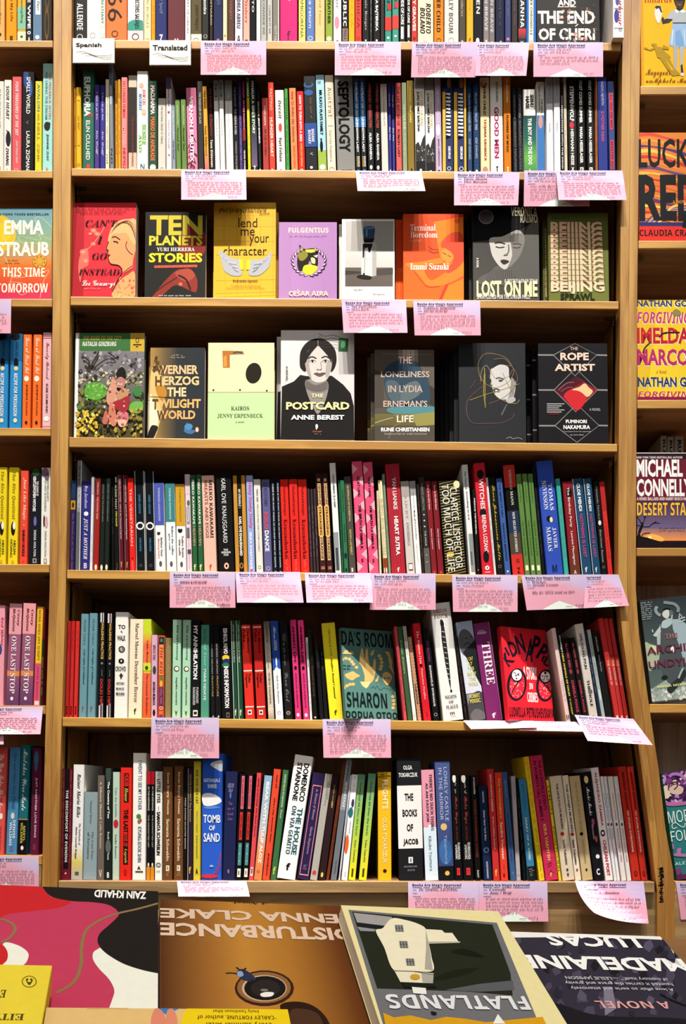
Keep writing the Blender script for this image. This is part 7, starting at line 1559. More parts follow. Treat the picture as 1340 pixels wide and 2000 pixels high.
def art(f):
    f.P([(560, 490), (545, 500), (508, 575), (520, 575)], '5a5a60')
    f.B([(428, 300), (440, 220), (500, 190), (570, 210), (605, 260), (615, 360), (600, 440), (560, 460), (500, 455), (460, 420), (470, 400), (440, 370), (448, 350), (432, 345), (438, 310)], 'c0bebc')
    f.B([(448, 210), (490, 165), (550, 180), (600, 240), (612, 330), (570, 300), (560, 220), (500, 200), (440, 230)], '222226'); f.B([(585, 300), (612, 340), (600, 430), (560, 458), (575, 400)], '8a8886')
    f.Ln([(470, 305), (495, 298), (530, 312)], 0.018, '2a2a2c'); f.El(505, 320, 16, 8, '3a3a3c'); f.Ln([(438, 330), (430, 345), (440, 368), (465, 372)], 0.01, '5a5856'); f.Ln([(450, 388), (475, 380), (500, 392)], 0.018, '2a2628'); f.Ln([(470, 402), (500, 402)], 0.01, '8a4848')
    f.B([(545, 462), (600, 440), (615, 470), (570, 490)], 'a8a6a4')
    gold = 'a88a58'
    f.Ln([(345, 250), (342, 190), (380, 125), (450, 118), (540, 150), (585, 210), (600, 260), (560, 330), (470, 370), (400, 345), (355, 290), (345, 250)], 0.005, gold)
    f.Ln([(360, 320), (365, 250), (398, 205), (430, 260), (445, 370), (480, 440), (560, 480), (620, 490), (645, 465)], 0.005, 'b0a470')
    f.Ln([(388, 225), (380, 400), (395, 525), (392, 430), (390, 260)], 0.008, 'a89a48', smooth=False); f.Ln([(280, 462), (400, 420), (500, 392), (640, 345)], 0.006, 'a89a48', smooth=False)
    f.Ln([(282, 375), (325, 310), (352, 345), (400, 240), (420, 300)], 0.005, '7a4a50', smooth=False)
    f.Ln([(395, 345), (300, 420), (258, 480), (260, 570), (300, 630), (400, 636), (520, 632), (590, 600), (606, 565)], 0.006, '7a505a')
    f.Ln([(600, 230), (628, 300), (600, 380), (520, 450), (420, 490)], 0.005, '8a6a58'); f.Ln([(520, 260), (560, 350), (612, 425)], 0.005, gold); f.Ln([(430, 240), (470, 300), (560, 290), (590, 240)], 0.004, gold); f.Ln([(455, 160), (530, 158), (580, 210), (550, 205)], 0.005, '9a7a40')
    f.Ln([(550, 750), (580, 740), (600, 752), (640, 746), (670, 757)], 0.006, 'a8a4a0')


cps = [(-7 * (i + 1) , lab) for i, lab in enumerate(['black book copy right behind the scribbled portrait', 'second black book copy behind the scribbled portrait', 'third black book copy behind the scribbled portrait', 'fourth black book copy behind the scribbled portrait', 'deepest black book copy behind the scribbled portrait'])]
face_book(((897, 669.7), (1022.7, 670.5), (1028, 864), (897, 862)), b4(897, 1028), 0.006, 0.017, 3, 0, 'p', '26282b', 'charcoal book with a face under tangled gold scribbles, fourth shelf', art, (845, 660, 3.8286), G4, cps)


def art(f):
    w_ = '8a8888'
    for (cx_, cy_, rx, ry) in ((1067, 128, 165, 155), (1072, 388, 165, 162), (1080, 652, 165, 158)):
        d = [(cx_ - rx, cy_), (cx_, cy_ - ry), (cx_ + rx, cy_), (cx_, cy_ + ry), (cx_ - rx, cy_)]
        d = [(x, min(776, max(38, y))) for x, y in d]
        f.Ln(d, 0.011, w_, smooth=False)
        f.Ln([(785, cy_ - 1), (cx_ - rx, cy_)], 0.022, w_, smooth=False); f.Ln([(cx_ + rx, cy_), (1312, cy_ + 2)], 0.022, w_, smooth=False)
    f.P([(912, 388), (1072, 285), (1232, 388), (1075, 546)], '8a1c28'); f.P([(912, 388), (1072, 285), (1130, 330), (1000, 400), (975, 440)], '4a1424')
    f.B([(985, 420), (1060, 380), (1150, 440), (1130, 500), (1075, 540), (1000, 460)], 'c82830'); f.B([(1045, 385), (1100, 365), (1140, 340), (1170, 370), (1200, 400), (1160, 440), (1120, 410), (1090, 395)], 'e8c090')
    f.Ln([(940, 390), (1000, 340), (1060, 330)], 0.006, 'b87a80'); f.Ln([(960, 400), (1010, 370), (1050, 370)], 0.005, 'b87a80')
    f.Tx('THE', 'l', 'd0a898', 1030, 68, 1090, 92); f.Tx('ROPE', 'k', 'f2cdbc', 955, 110, 1172, 168); f.Tx('ARTIST', 'k', 'f2cdbc', 912, 194, 1218, 248)
    for i in range(5):
        f.Rc(854, 488 + i * 15, 985 - (i % 3) * 20, 494 + i * 15, 'c8c4c4')
    f.Rc(866, 562, 946, 567, 'a83040'); f.Tx('A NOVEL', 'n', 'c8c4c4', 1174, 524, 1258, 544)
    f.Tx('FUMINORI', 'k', 'f0eeec', 996, 608, 1154, 636); f.Tx('NAKAMURA', 'k', 'f0eeec', 978, 648, 1178, 680); f.Tx('Translated from the Japanese', 'n', 'b8b4b4', 978, 690, 1182, 704); f.Tx('by Sam Bett', 'n', 'b8b4b4', 1030, 714, 1130, 730)


cps = [(-7 * (i + 1), lab) for i, lab in enumerate(['black book copy right behind the rope diamonds cover', 'middle black book copy behind the rope diamonds cover', 'deepest black book copy behind the rope diamonds cover'])]
face_book(((1050, 670.5), (1187.7, 670.5), (1189, 865), (1053, 864)), b4(1053, 1189), 0.006, 0.02, 3, 0, 'p', '17161a', 'black book with silver rope diamonds and a red landscape, fourth shelf', art, (845, 660, 3.8286), G4, cps)


# top shelf, face out
def art(f):
    f.Tx('AND', 'k', 'e8dcd0', 358, -20, 496, 28); f.Rc(356, 30, 498, 36, 'e8dcd0')
    f.Tx('THE END', 'k', 'ecdfd2', 202, 62, 640, 158); f.Tx('OF CHERI', 'k', 'ecdfd2', 206, 190, 640, 280); f.Ln([(490, 178), (512, 160)], 0.014, 'ecdfd2')
    f.daub((380, 20, 660, 60), ['b87868', '8a5a50', '3a3028'], 12, 18, 3); f.daub((370, 60, 640, 150), ['c08070', 'd8a898', '6a4a40', '4a4a38'], 22, 16, 4); f.daub((400, 190, 660, 300), ['b87a6c', '4a443a', '8a8070', '2a2a24'], 24, 20, 5)
    f.Tx('FOREWORD BY LYDIA DAVIS', 'n', '8a8480', 250, 296, 585, 312)


face_book(((1049, -118), (1172, -118), (1172, 82.5), (1049, 82)), base_y(1, 1110), 0.012, 0.02, 3, 0, 'p', '191717', 'black book facing out with huge cream capitals, top shelf', art, (1000, 0, 3.9412), 'books face out on the top shelf')


# sixth shelf, two face out among the spines
def art(f):
    g, o = '58827c', 'c4a464'
    f.Gr(100, 110, 1250, 1620, '4a6e69', '4e7770', 4)
    f.Tx("DA'S ROOM", 'b', '10181a', 140, 165, 1030, 425)
    f.B([(495, 465), (520, 460), (560, 620), (575, 470), (600, 455), (620, 620), (660, 740), (700, 740), (715, 610), (745, 660), (745, 860), (690, 1010), (580, 1000), (570, 900), (510, 740), (470, 680)], o)
    f.P([(500, 1005), (680, 1000), (640, 1080), (605, 1115), (540, 1070)], 'd8bc80')
    f.B([(650, 540), (700, 460), (705, 520), (680, 560)], o); f.P([(890, 480), (965, 480), (1025, 650), (1020, 720), (1070, 880), (965, 720), (985, 710), (945, 600), (965, 595)], o)
    f.B([(245, 905), (300, 870), (375, 840), (430, 870), (495, 910), (430, 950), (370, 990), (290, 960)], o)
    for ps in (((190, 650), (250, 630), (310, 640), (350, 680), (380, 720), (430, 770)), ((240, 1120), (290, 1085), (340, 1060), (390, 1055)), ((800, 560), (830, 610), (845, 670), (840, 730), (830, 780)), ((1055, 1235), (1070, 1300), (1080, 1360), (1070, 1420))):
        for p in ps:
            f.El(p[0], p[1], 30, 28, o, 12)
    f.P([(175, 560), (230, 490), (280, 500), (290, 540), (340, 500), (390, 556)], o); f.B([(750, 985), (800, 890), (800, 960), (780, 1000)], o)
    f.B([(865, 920), (880, 850), (940, 825), (1000, 860), (1028, 930), (960, 1050), (900, 1000)], o); f.P([(880, 905), (940, 920), (1000, 905), (1000, 955), (940, 940), (885, 955)], g)
    f.Ln([(680, 1110), (720, 1070), (760, 1110), (780, 1060), (840, 1130), (900, 1090), (1020, 1110), (1080, 1060), (1110, 980), (1050, 1180)], 0.006, '2a4844')
    f.Sc('1c2a2c', 195, 735, 335, 765, 3, 0.014); f.Sc('1c2a2c', 205, 790, 350, 820, 4, 0.014)
    f.Tx('SHARON', 'b', '10181a', 282, 1180, 975, 1430); f.Tx('DODUA OTOO', 'b', '10181a', 262, 1495, 1155, 1605)


face_book(((657, 1229), (758, 1231), (778, 1408), (676, 1408)), base_y(6, 730), 0.008, 0.014, 9, 22, 'p', '4a6e69', 'teal book facing out with golden hand and charms, sixth shelf', art, (640, 1215, 8.375), 'books face out on the sixth shelf')


def art(f):
    n = '1c1424'
    for s_, a_ in (('K', (298, 540, 140, 190, -48)), ('I', (286, 432, 30, 130, -32)), ('D', (372, 385, 112, 225, -25)), ('N', (480, 312, 120, 280, -19)), ('A', (632, 390, 115, 330, 4)), ('P', (725, 315, 120, 270, 12)), ('P', (835, 410, 120, 250, 30)), ('E', (862, 505, 80, 90, 22)), ('D', (928, 545, 110, 150, 38))):
        f.Rot(s_, 'k', n, *a_)
    f.Tx('A STORY', 'j', 'f0e8e4', 525, 625, 765, 805); f.Tx('IN', 'j', 'f0e8e4', 632, 852, 705, 935); f.Tx('CRIMES', 'j', 'f0e8e4', 608, 980, 790, 1115)
    for cx_, cy_, fx in ((450, 880, 445), (892, 870, 882)):
        f.El(cx_, cy_, 148, 225, n, 26, 4); f.El(cx_ + 4, cy_ + 8, 115, 190, 'd02838', 26, 4)
        r = random.Random(cx_)
        for i in range(46):
            a, q_ = r.uniform(0, 6.28), math.sqrt(r.random())
            f.El(cx_ + 4 + math.cos(a) * q_ * 100, cy_ + 50 + math.sin(a) * q_ * 135, 5, 7, 'f0c8c8', 6); f.n -= f.step * 0.9
        f.El(fx, 755, 88, 95, n); f.El(fx, 752, 74, 76, 'f4f0ec')
    f.Ln([(520, 800), (440, 880), (375, 1000)], 0.016, n); f.Ln([(800, 800), (900, 880), (1000, 975)], 0.016, n)
    f.Ln([(390, 720), (420, 725), (425, 770), (450, 745), (480, 725)], 0.012, n); f.El(440, 800, 12, 10, n); f.El(470, 750, 10, 10, n)
    f.El(880, 698, 20, 20, n); f.Ln([(830, 790), (860, 800), (870, 750), (900, 740), (910, 795), (940, 785)], 0.012, n); f.El(838, 745, 10, 10, n); f.El(912, 745, 10, 10, n)
    f.Tx('LUDMILLA PETRUSHEVSKAYA', 'j', '2a1018', 340, 1190, 1130, 1325)


face_book(((964, 1227), (1062, 1228), (1088, 1409), (990, 1409)), base_y(6, 1044), 0.008, 0.014, 9, 24, 'p', 'cf2230', 'crimson book facing out with two swaddled babies, sixth shelf', art, (940, 1215, 7.0526), 'books face out on the sixth shelf')


# left bookcase, third shelf
def art(f):
    f.grad(0, 0, 1, 0.36, '6a9ab0', '8aa880', 6); f.grad(0, 0.36, 1, 0.62, '8aa880', 'd8782c', 6); f.grad(0, 0.62, 1, 0.86, 'd8702c', 'd8402c', 5); f.grad(0, 0.86, 1, 1, 'd83c34', 'c83060', 4)
    f.B([(-300, 300), (100, 330), (220, 560), (100, 780), (-200, 720)], 'd8b830'); f.B([(-250, 380), (60, 420), (150, 560), (40, 680), (-200, 650)], 'e0c42c')
    for p in (((720, 460), (600, 340), (500, 320), (490, 380), (520, 410)), ((720, 630), (540, 560), (390, 450)), ((40, 590), (100, 680), (250, 650), (450, 780), (600, 800), (540, 700), (300, 660), (260, 590), (400, 610), (560, 640), (540, 560)), ((60, 870), (120, 1000), (160, 1150), (350, 1150), (600, 1080), (680, 1070), (600, 1230), (560, 1440)), ((130, 1220), (320, 1240), (400, 1330), (300, 1400), (200, 1300), (150, 1200), (250, 1050), (380, 1150))):
        f.Ln(p, 0.005, 'f0e4a8')
    f.Tx('NEW YORK TIMES BESTSELLER', 'b', '2a3a40', -110, 262, 682, 292)
    f.Tx('EMMA', 'k', 'f8f2dc', 52, 360, 608, 562); f.Tx('STRAUB', 'k', 'f8f2dc', -40, 662, 682, 866)
    f.Tx('THIS TIME', 'b', 'f8ead8', 28, 1020, 624, 1152); f.Tx('TOMORROW', 'b', 'f8ead8', -50, 1240, 668, 1370)
    f.El(552, 932, 102, 98, '8a5a1c'); f.El(552, 932, 97, 93, 'd09838'); f.El(552, 932, 52, 48, '9a6a20'); f.El(552, 932, 47, 43, 'd09c3c')
    f.Sc('5a2c14', 105, 912, 255, 930, 1, 0.006); f.Sc('5a2c14', 70, 950, 270, 970, 2, 0.006)
    for i in range(8):
        a = i * 0.785 + 0.3
        f.El(552 + math.cos(a) * 74, 932 + math.sin(a) * 70, 9, 9, '7a4a14', 6)


face_book(((-22, 407), (102.5, 407), (99.3, 584.5), (-24, 584.5)), 583.5, 0.006, 0.022, 3, 0, 'p', 'd87a30', 'rainbow gradient book with cream capitals and looping lines, left bookcase', art, (0, 380, 7.1437), 'books face out on the left bookcase')

# right bookcase, one face-out book a shelf
G7 = 'books face out on the right bookcase'


def art(f):
    f.Rc(300, -400, 385, 1660, 'd89a1c')
    f.Tx('Innards', 's', 'b03414', 400, -70, 940, 48)
    f.B([(985, -60), (1085, -100), (1200, -40), (1190, 80), (1140, 180), (1060, 170), (1000, 60)], '1c1612'); f.B([(1010, 0), (1090, 20), (1170, 10), (1150, 120), (1090, 160), (1030, 110)], '4a3428'); f.B([(1040, 70), (1090, 60), (1140, 70), (1100, 110)], '6a5040'); f.Ln([(1060, 118), (1085, 124), (1110, 118)], 0.01, '1c120e')
    f.P([(1030, 150), (1140, 150), (1140, 210), (1090, 220), (1040, 200)], '241a14')
    f.P([(930, 205), (1020, 170), (1090, 210), (1150, 180), (1300, 200), (1320, 440), (960, 430), (950, 380), (830, 360), (880, 270)], 'b4b8c0'); f.P([(1020, 165), (1090, 210), (1040, 250), (1000, 200)], 'eceef0'); f.P([(1150, 175), (1230, 220), (1140, 240), (1090, 210)], 'e4e8ec')
    f.P([(960, 425), (1320, 430), (1400, 880), (1100, 920), (875, 865)], '9ab8dc'); f.P([(1000, 600), (1100, 560), (1190, 870), (1100, 930), (1010, 860)], '7aa4d4'); f.Ln([(960, 560), (930, 840)], 0.02, 'c8daee'); f.Ln([(1180, 560), (1190, 860)], 0.02, 'b8d0ea'); f.Rc(958, 424, 1320, 444, '3a3c44')
    f.P([(830, 350), (960, 360), (890, 425), (760, 450), (735, 360), (760, 310), (800, 370)], '2e3038')
    f.B([(605, 260), (630, 120), (690, 90), (750, 180), (740, 300), (690, 440), (640, 400)], 'e4e0d8'); f.P([(610, 130), (650, 100), (720, 110), (755, 230), (730, 240), (690, 150), (640, 170)], '3a2c28')
    f.P([(960, 870), (1060, 870), (1020, 1340), (1000, 1430), (960, 1430), (970, 1330)], 'b0aca8'); f.P([(1080, 900), (1190, 870), (1140, 1220), (1160, 1420), (1120, 1440), (1090, 1300)], 'b8b4b0'); f.P([(1100, 1240), (1135, 1220), (1150, 1390), (1110, 1400)], '1c1a1c'); f.B([(940, 1400), (980, 1350), (1010, 1390), (990, 1445)], 'dcdad8'); f.B([(1090, 1420), (1130, 1380), (1165, 1420), (1140, 1450)], 'dcdad8')
    f.P([(525, 840), (570, 820), (640, 835), (640, 885), (780, 905), (760, 850), (880, 910), (870, 945), (740, 930), (910, 1080), (880, 1100), (975, 1300), (1090, 1400), (1080, 1430), (930, 1440), (800, 1260), (700, 1110), (650, 1095), (600, 930), (520, 965), (400, 930), (385, 895), (450, 905), (490, 945), (590, 890)], 'b08c1c'); f.P([(800, 1120), (960, 1330), (920, 1330)], 'efb714')
    f.Tx('Magogodi', 'c', '6a2a10', 415, 1310, 900, 1475); f.Tx('oaMphela Makhene', 'c', '6a2a10', 418, 1485, 1560, 1610)


face_book(((1253, -42), (1388, -42), (1388, 166), (1253, 166)), 168, 0.006, 0.02, 2, 0, 'h', 'efb412', 'bright yellow hardback with a girl and her shadow, right bookcase', art, (1220, 0, 10.0), G7)


def art(f):
    f.Gr(230, 80, 1500, 1900, 'e0843c', 'd86a34', 4)
    cols = ['d8503c', 'e8a040', '5a3a6a', 'f0c454', 'c83c34', 'e88a3c', '6a4a78', 'f0b44c', 'b83840', 'e07038']
    for i in range(17):
        y = 100 + i * 92
        f.B([(220, y), (480, y - 20 + (i % 3) * 20), (760, y + 60), (1040, y + 130 + (i % 2) * 40), (1500, y + 260), (1500, y + 320), (1040, y + 190), (760, y + 100), (480, y + 40), (220, y + 46)], cols[i % 10])
    for i in range(6):
        f.Ln([(360 + i * 40, 1620), (470 + i * 50, 1500 - i * 10), (700 + i * 30, 1420 - i * 20), (1400, 1380 - i * 30)], 0.035, ['4a4a8a', 'e08a40', '4a6ab0', 'e88a4a', '5a3a80', 'f0c060'][i])
    f.Rc(230, 1590, 1500, 1660, '2c3264'); f.Rc(230, 1655, 1500, 1905, 'd8322c')
    d = '1a1c1e'
    f.Tx('LUCKY', 'l', d, 180, 185, 1330, 665); f.Tx('RED', 'k', d, 245, 790, 1330, 1560); f.B([(980, 1670), (1000, 1560), (990, 1460), (1040, 1500), (1100, 1670)], '181416')
    f.Tx('A NOVEL', 's', 'e8903c', 820, 1220, 1130, 1275); f.Tx('CLAUDIA CRAVENS', 'b', '2a1210', 250, 1712, 1560, 1820)


face_book(((1249.2, 259), (1384, 259), (1384, 469.5), (1249.2, 469.5)), 470, 0.006, 0.024, 2, 0, 'p', 'd86a34', 'book with orange and purple waves and tall black capitals, right bookcase', art, (1220, 250, 8.692), G7)


def art(f):
    f.Gr(235, 55, 1600, 1850, 'e4c02c', 'e8c832', 4)
    f.P([(235, 55), (630, 55), (540, 900), (430, 1850), (235, 1850)], 'd8b42c')
    m, r_, b = 'b83080', 'b8242c', '24386a'

    def sh(s_, st, c, x0, y0, x1, y1):
        f.Tx(s_, st, 'f6f0dc', x0 - 18, y0 + 12, x1 - 18, y1 + 12); f.Tx(s_, st, c, x0, y0, x1, y1)
    sh('NATHAN GO', 'k', b, 130, 40, 1200, 185)
    sh('FORGIVING', 'j', m, 90, 278, 1240, 495); sh('IMELDA', 'k', r_, 130, 570, 1230, 870); sh('MARCOS', 'k', 'b02a64', 120, 965, 1330, 1275)
    f.Tx('A Novel', 'i', 'b0442c', 585, 1355, 785, 1420); sh('NATHAN GO', 'k', b, 130, 1485, 1300, 1670); sh('FORGIVING', 'j', 'b83058', 190, 1750, 1330, 1860)
    f.Ln([(350, 1040), (380, 960), (440, 890), (500, 845)], 0.02, '3a2c18'); f.Ln([(660, 750), (730, 680), (860, 660), (1040, 660)], 0.022, '2a2014'); f.B([(910, 300), (960, 230), (1050, 260), (1070, 330), (960, 350)], '8a8448')
    f.Rc(228, 1850, 1600, 1925, '7a1c44')


face_book(((1246, 586), (1380, 586), (1380, 780.5), (1246, 780.5)), 781, 0.006, 0.026, 2, 0, 'h', 'e4c02c', 'yellow hardback with crimson brush capitals, right bookcase', art, (1220, 580, 9.525), G7)


def art(f):
    f.Rc(480, 350, 1700, 1760, '2a1420'); f.Rc(480, 440, 1700, 1060, '6a1c30'); f.Gr(480, 1060, 1700, 1480, '4a2844', '6a5c80', 5); f.Gr(480, 1480, 1700, 1660, '8a6a70', 'e8904a', 5)
    f.B([(560, 1640), (700, 1560), (860, 1600), (900, 1660), (700, 1680)], 'f0b050'); f.El(690, 1612, 26, 20, 'f8e8b0')
    f.P([(480, 1590), (640, 1610), (800, 1660), (960, 1690), (1160, 1670), (1700, 1690), (1700, 1765), (480, 1765)], '1c1012')
    t = '100c0e'
    f.P([(480, 1600), (520, 1500), (575, 1400), (545, 1380), (600, 1390), (590, 1450), (540, 1560), (560, 1610)], t)
    for p in (((575, 1440), (540, 1360), (486, 1300)), ((590, 1410), (620, 1320), (665, 1220)), ((590, 1450), (680, 1450), (740, 1400), (840, 1400)), ((560, 1600), (600, 1555), (695, 1545)), ((560, 1440), (500, 1430)), ((620, 1330), (600, 1280)), ((730, 1410), (790, 1370))):
        f.Ln(p, 0.014, t)
    f.Rc(480, 340, 1700, 352, 'd8d0cc')
    f.Tx('NEW YORK TIMES BESTSELLING AUTHOR', 'b', 'e0d8d4', 420, 396, 1196, 428); f.Tx('MICHAEL', 'k', 'f2f0ee', 440, 440, 1196, 706); f.Tx('CONNELLY', 'k', 'eeeae8', 400, 734, 1330, 1000)
    f.Tx('A RENEE BALLARD AND HARRY BOSCH NOVEL', 'b', 'e8d8d4', 380, 1010, 1340, 1058); f.Tx('DESERT STAR', 'b', 'eab838', 405, 1090, 1330, 1286); f.Sc('2a1c2c', 830, 1460, 1220, 1490, 3, 0.006); f.Sc('2a1c2c', 830, 1498, 1220, 1526, 4, 0.006)


face_book(((1245, 884), (1352, 884), (1352, 1069.5), (1245, 1069.5)), 1070, 0.006, 0.022, 2, 0, 'p', '2a1420', 'book with sunset desert and huge white capitals, right bookcase', art, (1180, 840, 7.694), G7)
for i, (a, b, t) in enumerate(((1290.5, 1303, 851), (1303.5, 1317, 853), (1318, 1336, 852))):
    y_ = 0.10
    p0, p1 = P(a, 0, y_), P(b, 0, y_)
    zb = P(0, 1070, 0).z + 0.0006
    hh = ZC - (t - CY) * (DIST + y_) / DIST / PX - zb
    r_ = empty('hardback_book', Matrix.Translation(((p0.x + p1.x) / 2, y_, zb)))
    m = book_body(r_, p1.x - p0.x - 0.0004, hh, 0.14, 'h', 'aca8a0'); spine_marks(m, p1.x - p0.x - 0.0004, hh, ['Tk 222 3 40 30 74 RUTHLESS'], 3); m.build('cover', M_MATT, r_)
    tag(r_, '%s grey hardback spine above the sunset desert cover, right bookcase' % ('first', 'second', 'third')[i], 'book', 'grey hardbacks behind the sunset cover')


def art(f):
    f.Gr(190, 90, 1500, 1760, '2c3438', '5a6c68', 6)
    f.B([(280, 800), (420, 820), (560, 900), (560, 1100), (420, 1260), (340, 1100)], 'a8b49a'); f.B([(420, 860), (520, 870), (560, 960), (440, 960)], 'd0d4ae')
    f.P([(400, 1560), (700, 1420), (1000, 1500), (1500, 1400), (1500, 1760), (410, 1760)], '9aa8a0'); f.daub((420, 1560, 1300, 1750), ['c8d0c8', '8a9890', 'b4c0b8', 'e0e4dc'], 60, 50, 4)
    f.B([(580, 960), (600, 560), (700, 480), (820, 560), (940, 1000), (900, 1300), (760, 1500), (620, 1300)], '4a5254'); f.B([(700, 1560), (860, 1420), (960, 1280), (1000, 1400), (800, 1630), (720, 1640)], '2c3032')
    f.B([(610, 540), (640, 470), (760, 440), (790, 520), (700, 590), (620, 580)], 'a8bcc0'); f.P([(780, 460), (900, 470), (1100, 620), (1200, 1100), (980, 1200), (900, 900), (800, 620)], '9cb0b8'); f.P([(530, 640), (600, 560), (590, 850), (540, 850)], 'a8b8b4'); f.P([(470, 690), (580, 560), (590, 510), (600, 640), (520, 720)], 'b8c4c0')
    f.B([(630, 340), (680, 300), (740, 310), (740, 400), (700, 440), (640, 400)], 'c8ccc4'); f.B([(740, 310), (790, 320), (810, 380), (760, 430)], '5a6468'); f.Ln([(650, 290), (700, 280), (760, 300)], 0.03, '14181a')
    f.Ln([(600, 380), (540, 330), (520, 270), (545, 225)], 0.05, '8a9698'); f.Ln([(880, 355), (890, 290), (830, 220), (740, 190), (650, 170)], 0.05, '7a8688')
    for p in (((780, 460), (790, 390)), ((900, 450), (910, 380), (950, 440)), ((1000, 450), (890, 470)), ((900, 520), (1000, 490)), ((470, 640), (460, 590))):
        f.Ln(p, 0.02, 'b8c4c4', smooth=False)
    f.B([(600, 1390), (650, 1350), (710, 1390), (660, 1420)], '1c2224'); f.Ln([(880, 1430), (920, 1340), (960, 1270)], 0.03, 'a8b0ac'); f.B([(755, 940), (790, 900), (830, 950), (800, 1000)], 'e8ece4')
    for i in range(9):
        f.Sc('a8b0b4', 215 + i * 8, 135 + i * 33, 465, 155 + i * 33, i, 0.008)
    c = '6a2440'
    f.Tx('THE', 'b', 'a86a70', 668, 690, 876, 768); f.Tx('ARCHIVE', 'l', c, 360, 868, 1250, 995); f.Tx('UNDYING', 'l', c, 390, 1100, 1300, 1225); f.Tx('EMMA MIEKO CANDON', 'b', 'd8e08a', 532, 1512, 1400, 1550)


face_book(((1251.5, 1171.5), (1368, 1171.5), (1391, 1374.5), (1274, 1374.5)), 1375, 0.008, 0.022, 2, 0, 'p', '3a4648', 'grey-green book with horned armoured figures, right bookcase', art, (1220, 1160, 8.3333), G7, roll=-6.3)


def art(f):
    f.Rc(500, 130, 1700, 1720, '2c7476')
    f.P([(500, 130), (1700, 130), (1700, 620), (570, 615)], '4a2858'); f.daub((520, 150, 1500, 600), ['7a3c82', 'b07ab8', '2c1838', 'd8c0b0', '5a2c68', 'e0d0b8'], 130, 66, 7)
    f.B([(530, 340), (620, 330), (660, 430), (640, 510), (560, 490)], 'd8c8b0'); f.B([(640, 380), (720, 330), (800, 350), (860, 400), (830, 470), (740, 470), (670, 440)], 'cdb4a4'); f.B([(560, 560), (700, 580), (889, 590), (1300, 560), (1300, 620), (800, 640), (600, 610)], 'b06aa0')
    f.Ln([(650, 200), (720, 170), (820, 200), (889, 280)], 0.05, 'a870b4'); f.Ln([(540, 300), (590, 220), (560, 170)], 0.04, 'a890c0'); f.Ln([(640, 400), (650, 310), (740, 290), (770, 350), (720, 400)], 0.02, '5a3048')
    t = 'dce8e0'
    f.Tx('MORTAL', 'n', t, 500, 705, 1190, 880); f.Ln([(760, 950), (700, 960), (690, 900), (740, 880), (800, 930), (860, 960), (880, 900)], 0.012, t); f.Tx('FOLLIES', 'n', t, 520, 995, 1230, 1150)
    f.Ln([(660, 1180), (690, 1240), (670, 1260)], 0.05, 'a86aa0'); f.B([(680, 1330), (750, 1320), (760, 1260), (820, 1260), (830, 1340), (1100, 1360), (1100, 1420), (760, 1370)], 'b070a4')
    f.Tx('ALEXIS HENDERSON'[:6], 'n', t, 640, 1452, 1010, 1498); f.B([(710, 1600), (740, 1545), (800, 1550), (830, 1600), (760, 1640)], '7a3c72'); f.P([(712, 1640), (1700, 1620), (1700, 1720), (715, 1710)], '5a2450')


face_book(((1293, 1508.5), (1413, 1508.5), (1442, 1720.5), (1322, 1720.5)), 1721, 0.008, 0.022, 2, 0, 'p', '2c7476', 'teal book with swirling purple flowers, right bookcase', art, (1220, 1490, 7.408), G7, roll=-7.6)
# ---------------------------------------------------------------- staff cards and section signs on the shelf edges
M_CARD = print_material('uncoated_card', 0.8, 0.15, 0.03)


def card_sheet(name, tl, tr, br, bl, F, y0, colour, nu=14, nv=9, bow=1.5, curl=None):
    """A hanging sheet: top edge on the shelf front, foot standing F metres out towards the room."""
    def at(u, v, n=0.0):
        x = (tl[0] + (tr[0] - tl[0]) * u) * (1 - v) + (bl[0] + (br[0] - bl[0]) * u) * v
        y = (tl[1] + (tr[1] - tl[1]) * u) * (1 - v) + (bl[1] + (br[1] - bl[1]) * u) * v
        d = -y0 - F * v ** bow
        if curl:
            cu, cv, amt = curl
            k = max(0.0, v * cv + (1 - u) * cu - 0.75)
            d -= amt * k * k
            x += 34 * amt * k * k * 6
            y -= 20 * amt * k * k * 6
        return tuple(P(x, y, d - n))
    mb = MB()
    for j in range(nv):
        for i in range(nu):
            q = [(i / nu, (j + 1) / nv), ((i + 1) / nu, (j + 1) / nv), ((i + 1) / nu, j / nv), (i / nu, j / nv)]
            mb.poly([at(*p) for p in q], None, [colour(*p) for p in q])
    for j in range(nv):            # back of the sheet
        for i in range(nu):
            q = [(i / nu, j / nv), ((i + 1) / nu, j / nv), ((i + 1) / nu, (j + 1) / nv), (i / nu, (j + 1) / nv)]
            mb.poly([at(p[0], p[1], -0.0003) for p in q], lin('ece6e4'))
    return mb, at


_L, _Pk, _W = lin('cbbae0'), lin('e2a2b8'), lin('dce8de')


def card_colour(u, v):
    hill = 0.16 + 0.62 * abs(u - 0.42) ** 1.5 + 0.05 * math.sin(u * 9)
    t = min(1, max(0, (v - hill) / 0.22 + 0.35))
    c = tuple(_L[i] + (_Pk[i] - _L[i]) * t for i in range(3))
    s = min(1, max(0, (0.3 - v) / 0.3)) * 0.35
    return tuple(c[i] + (lin('f0d4e4')[i] - c[i]) * s for i in range(3)) + (1,)


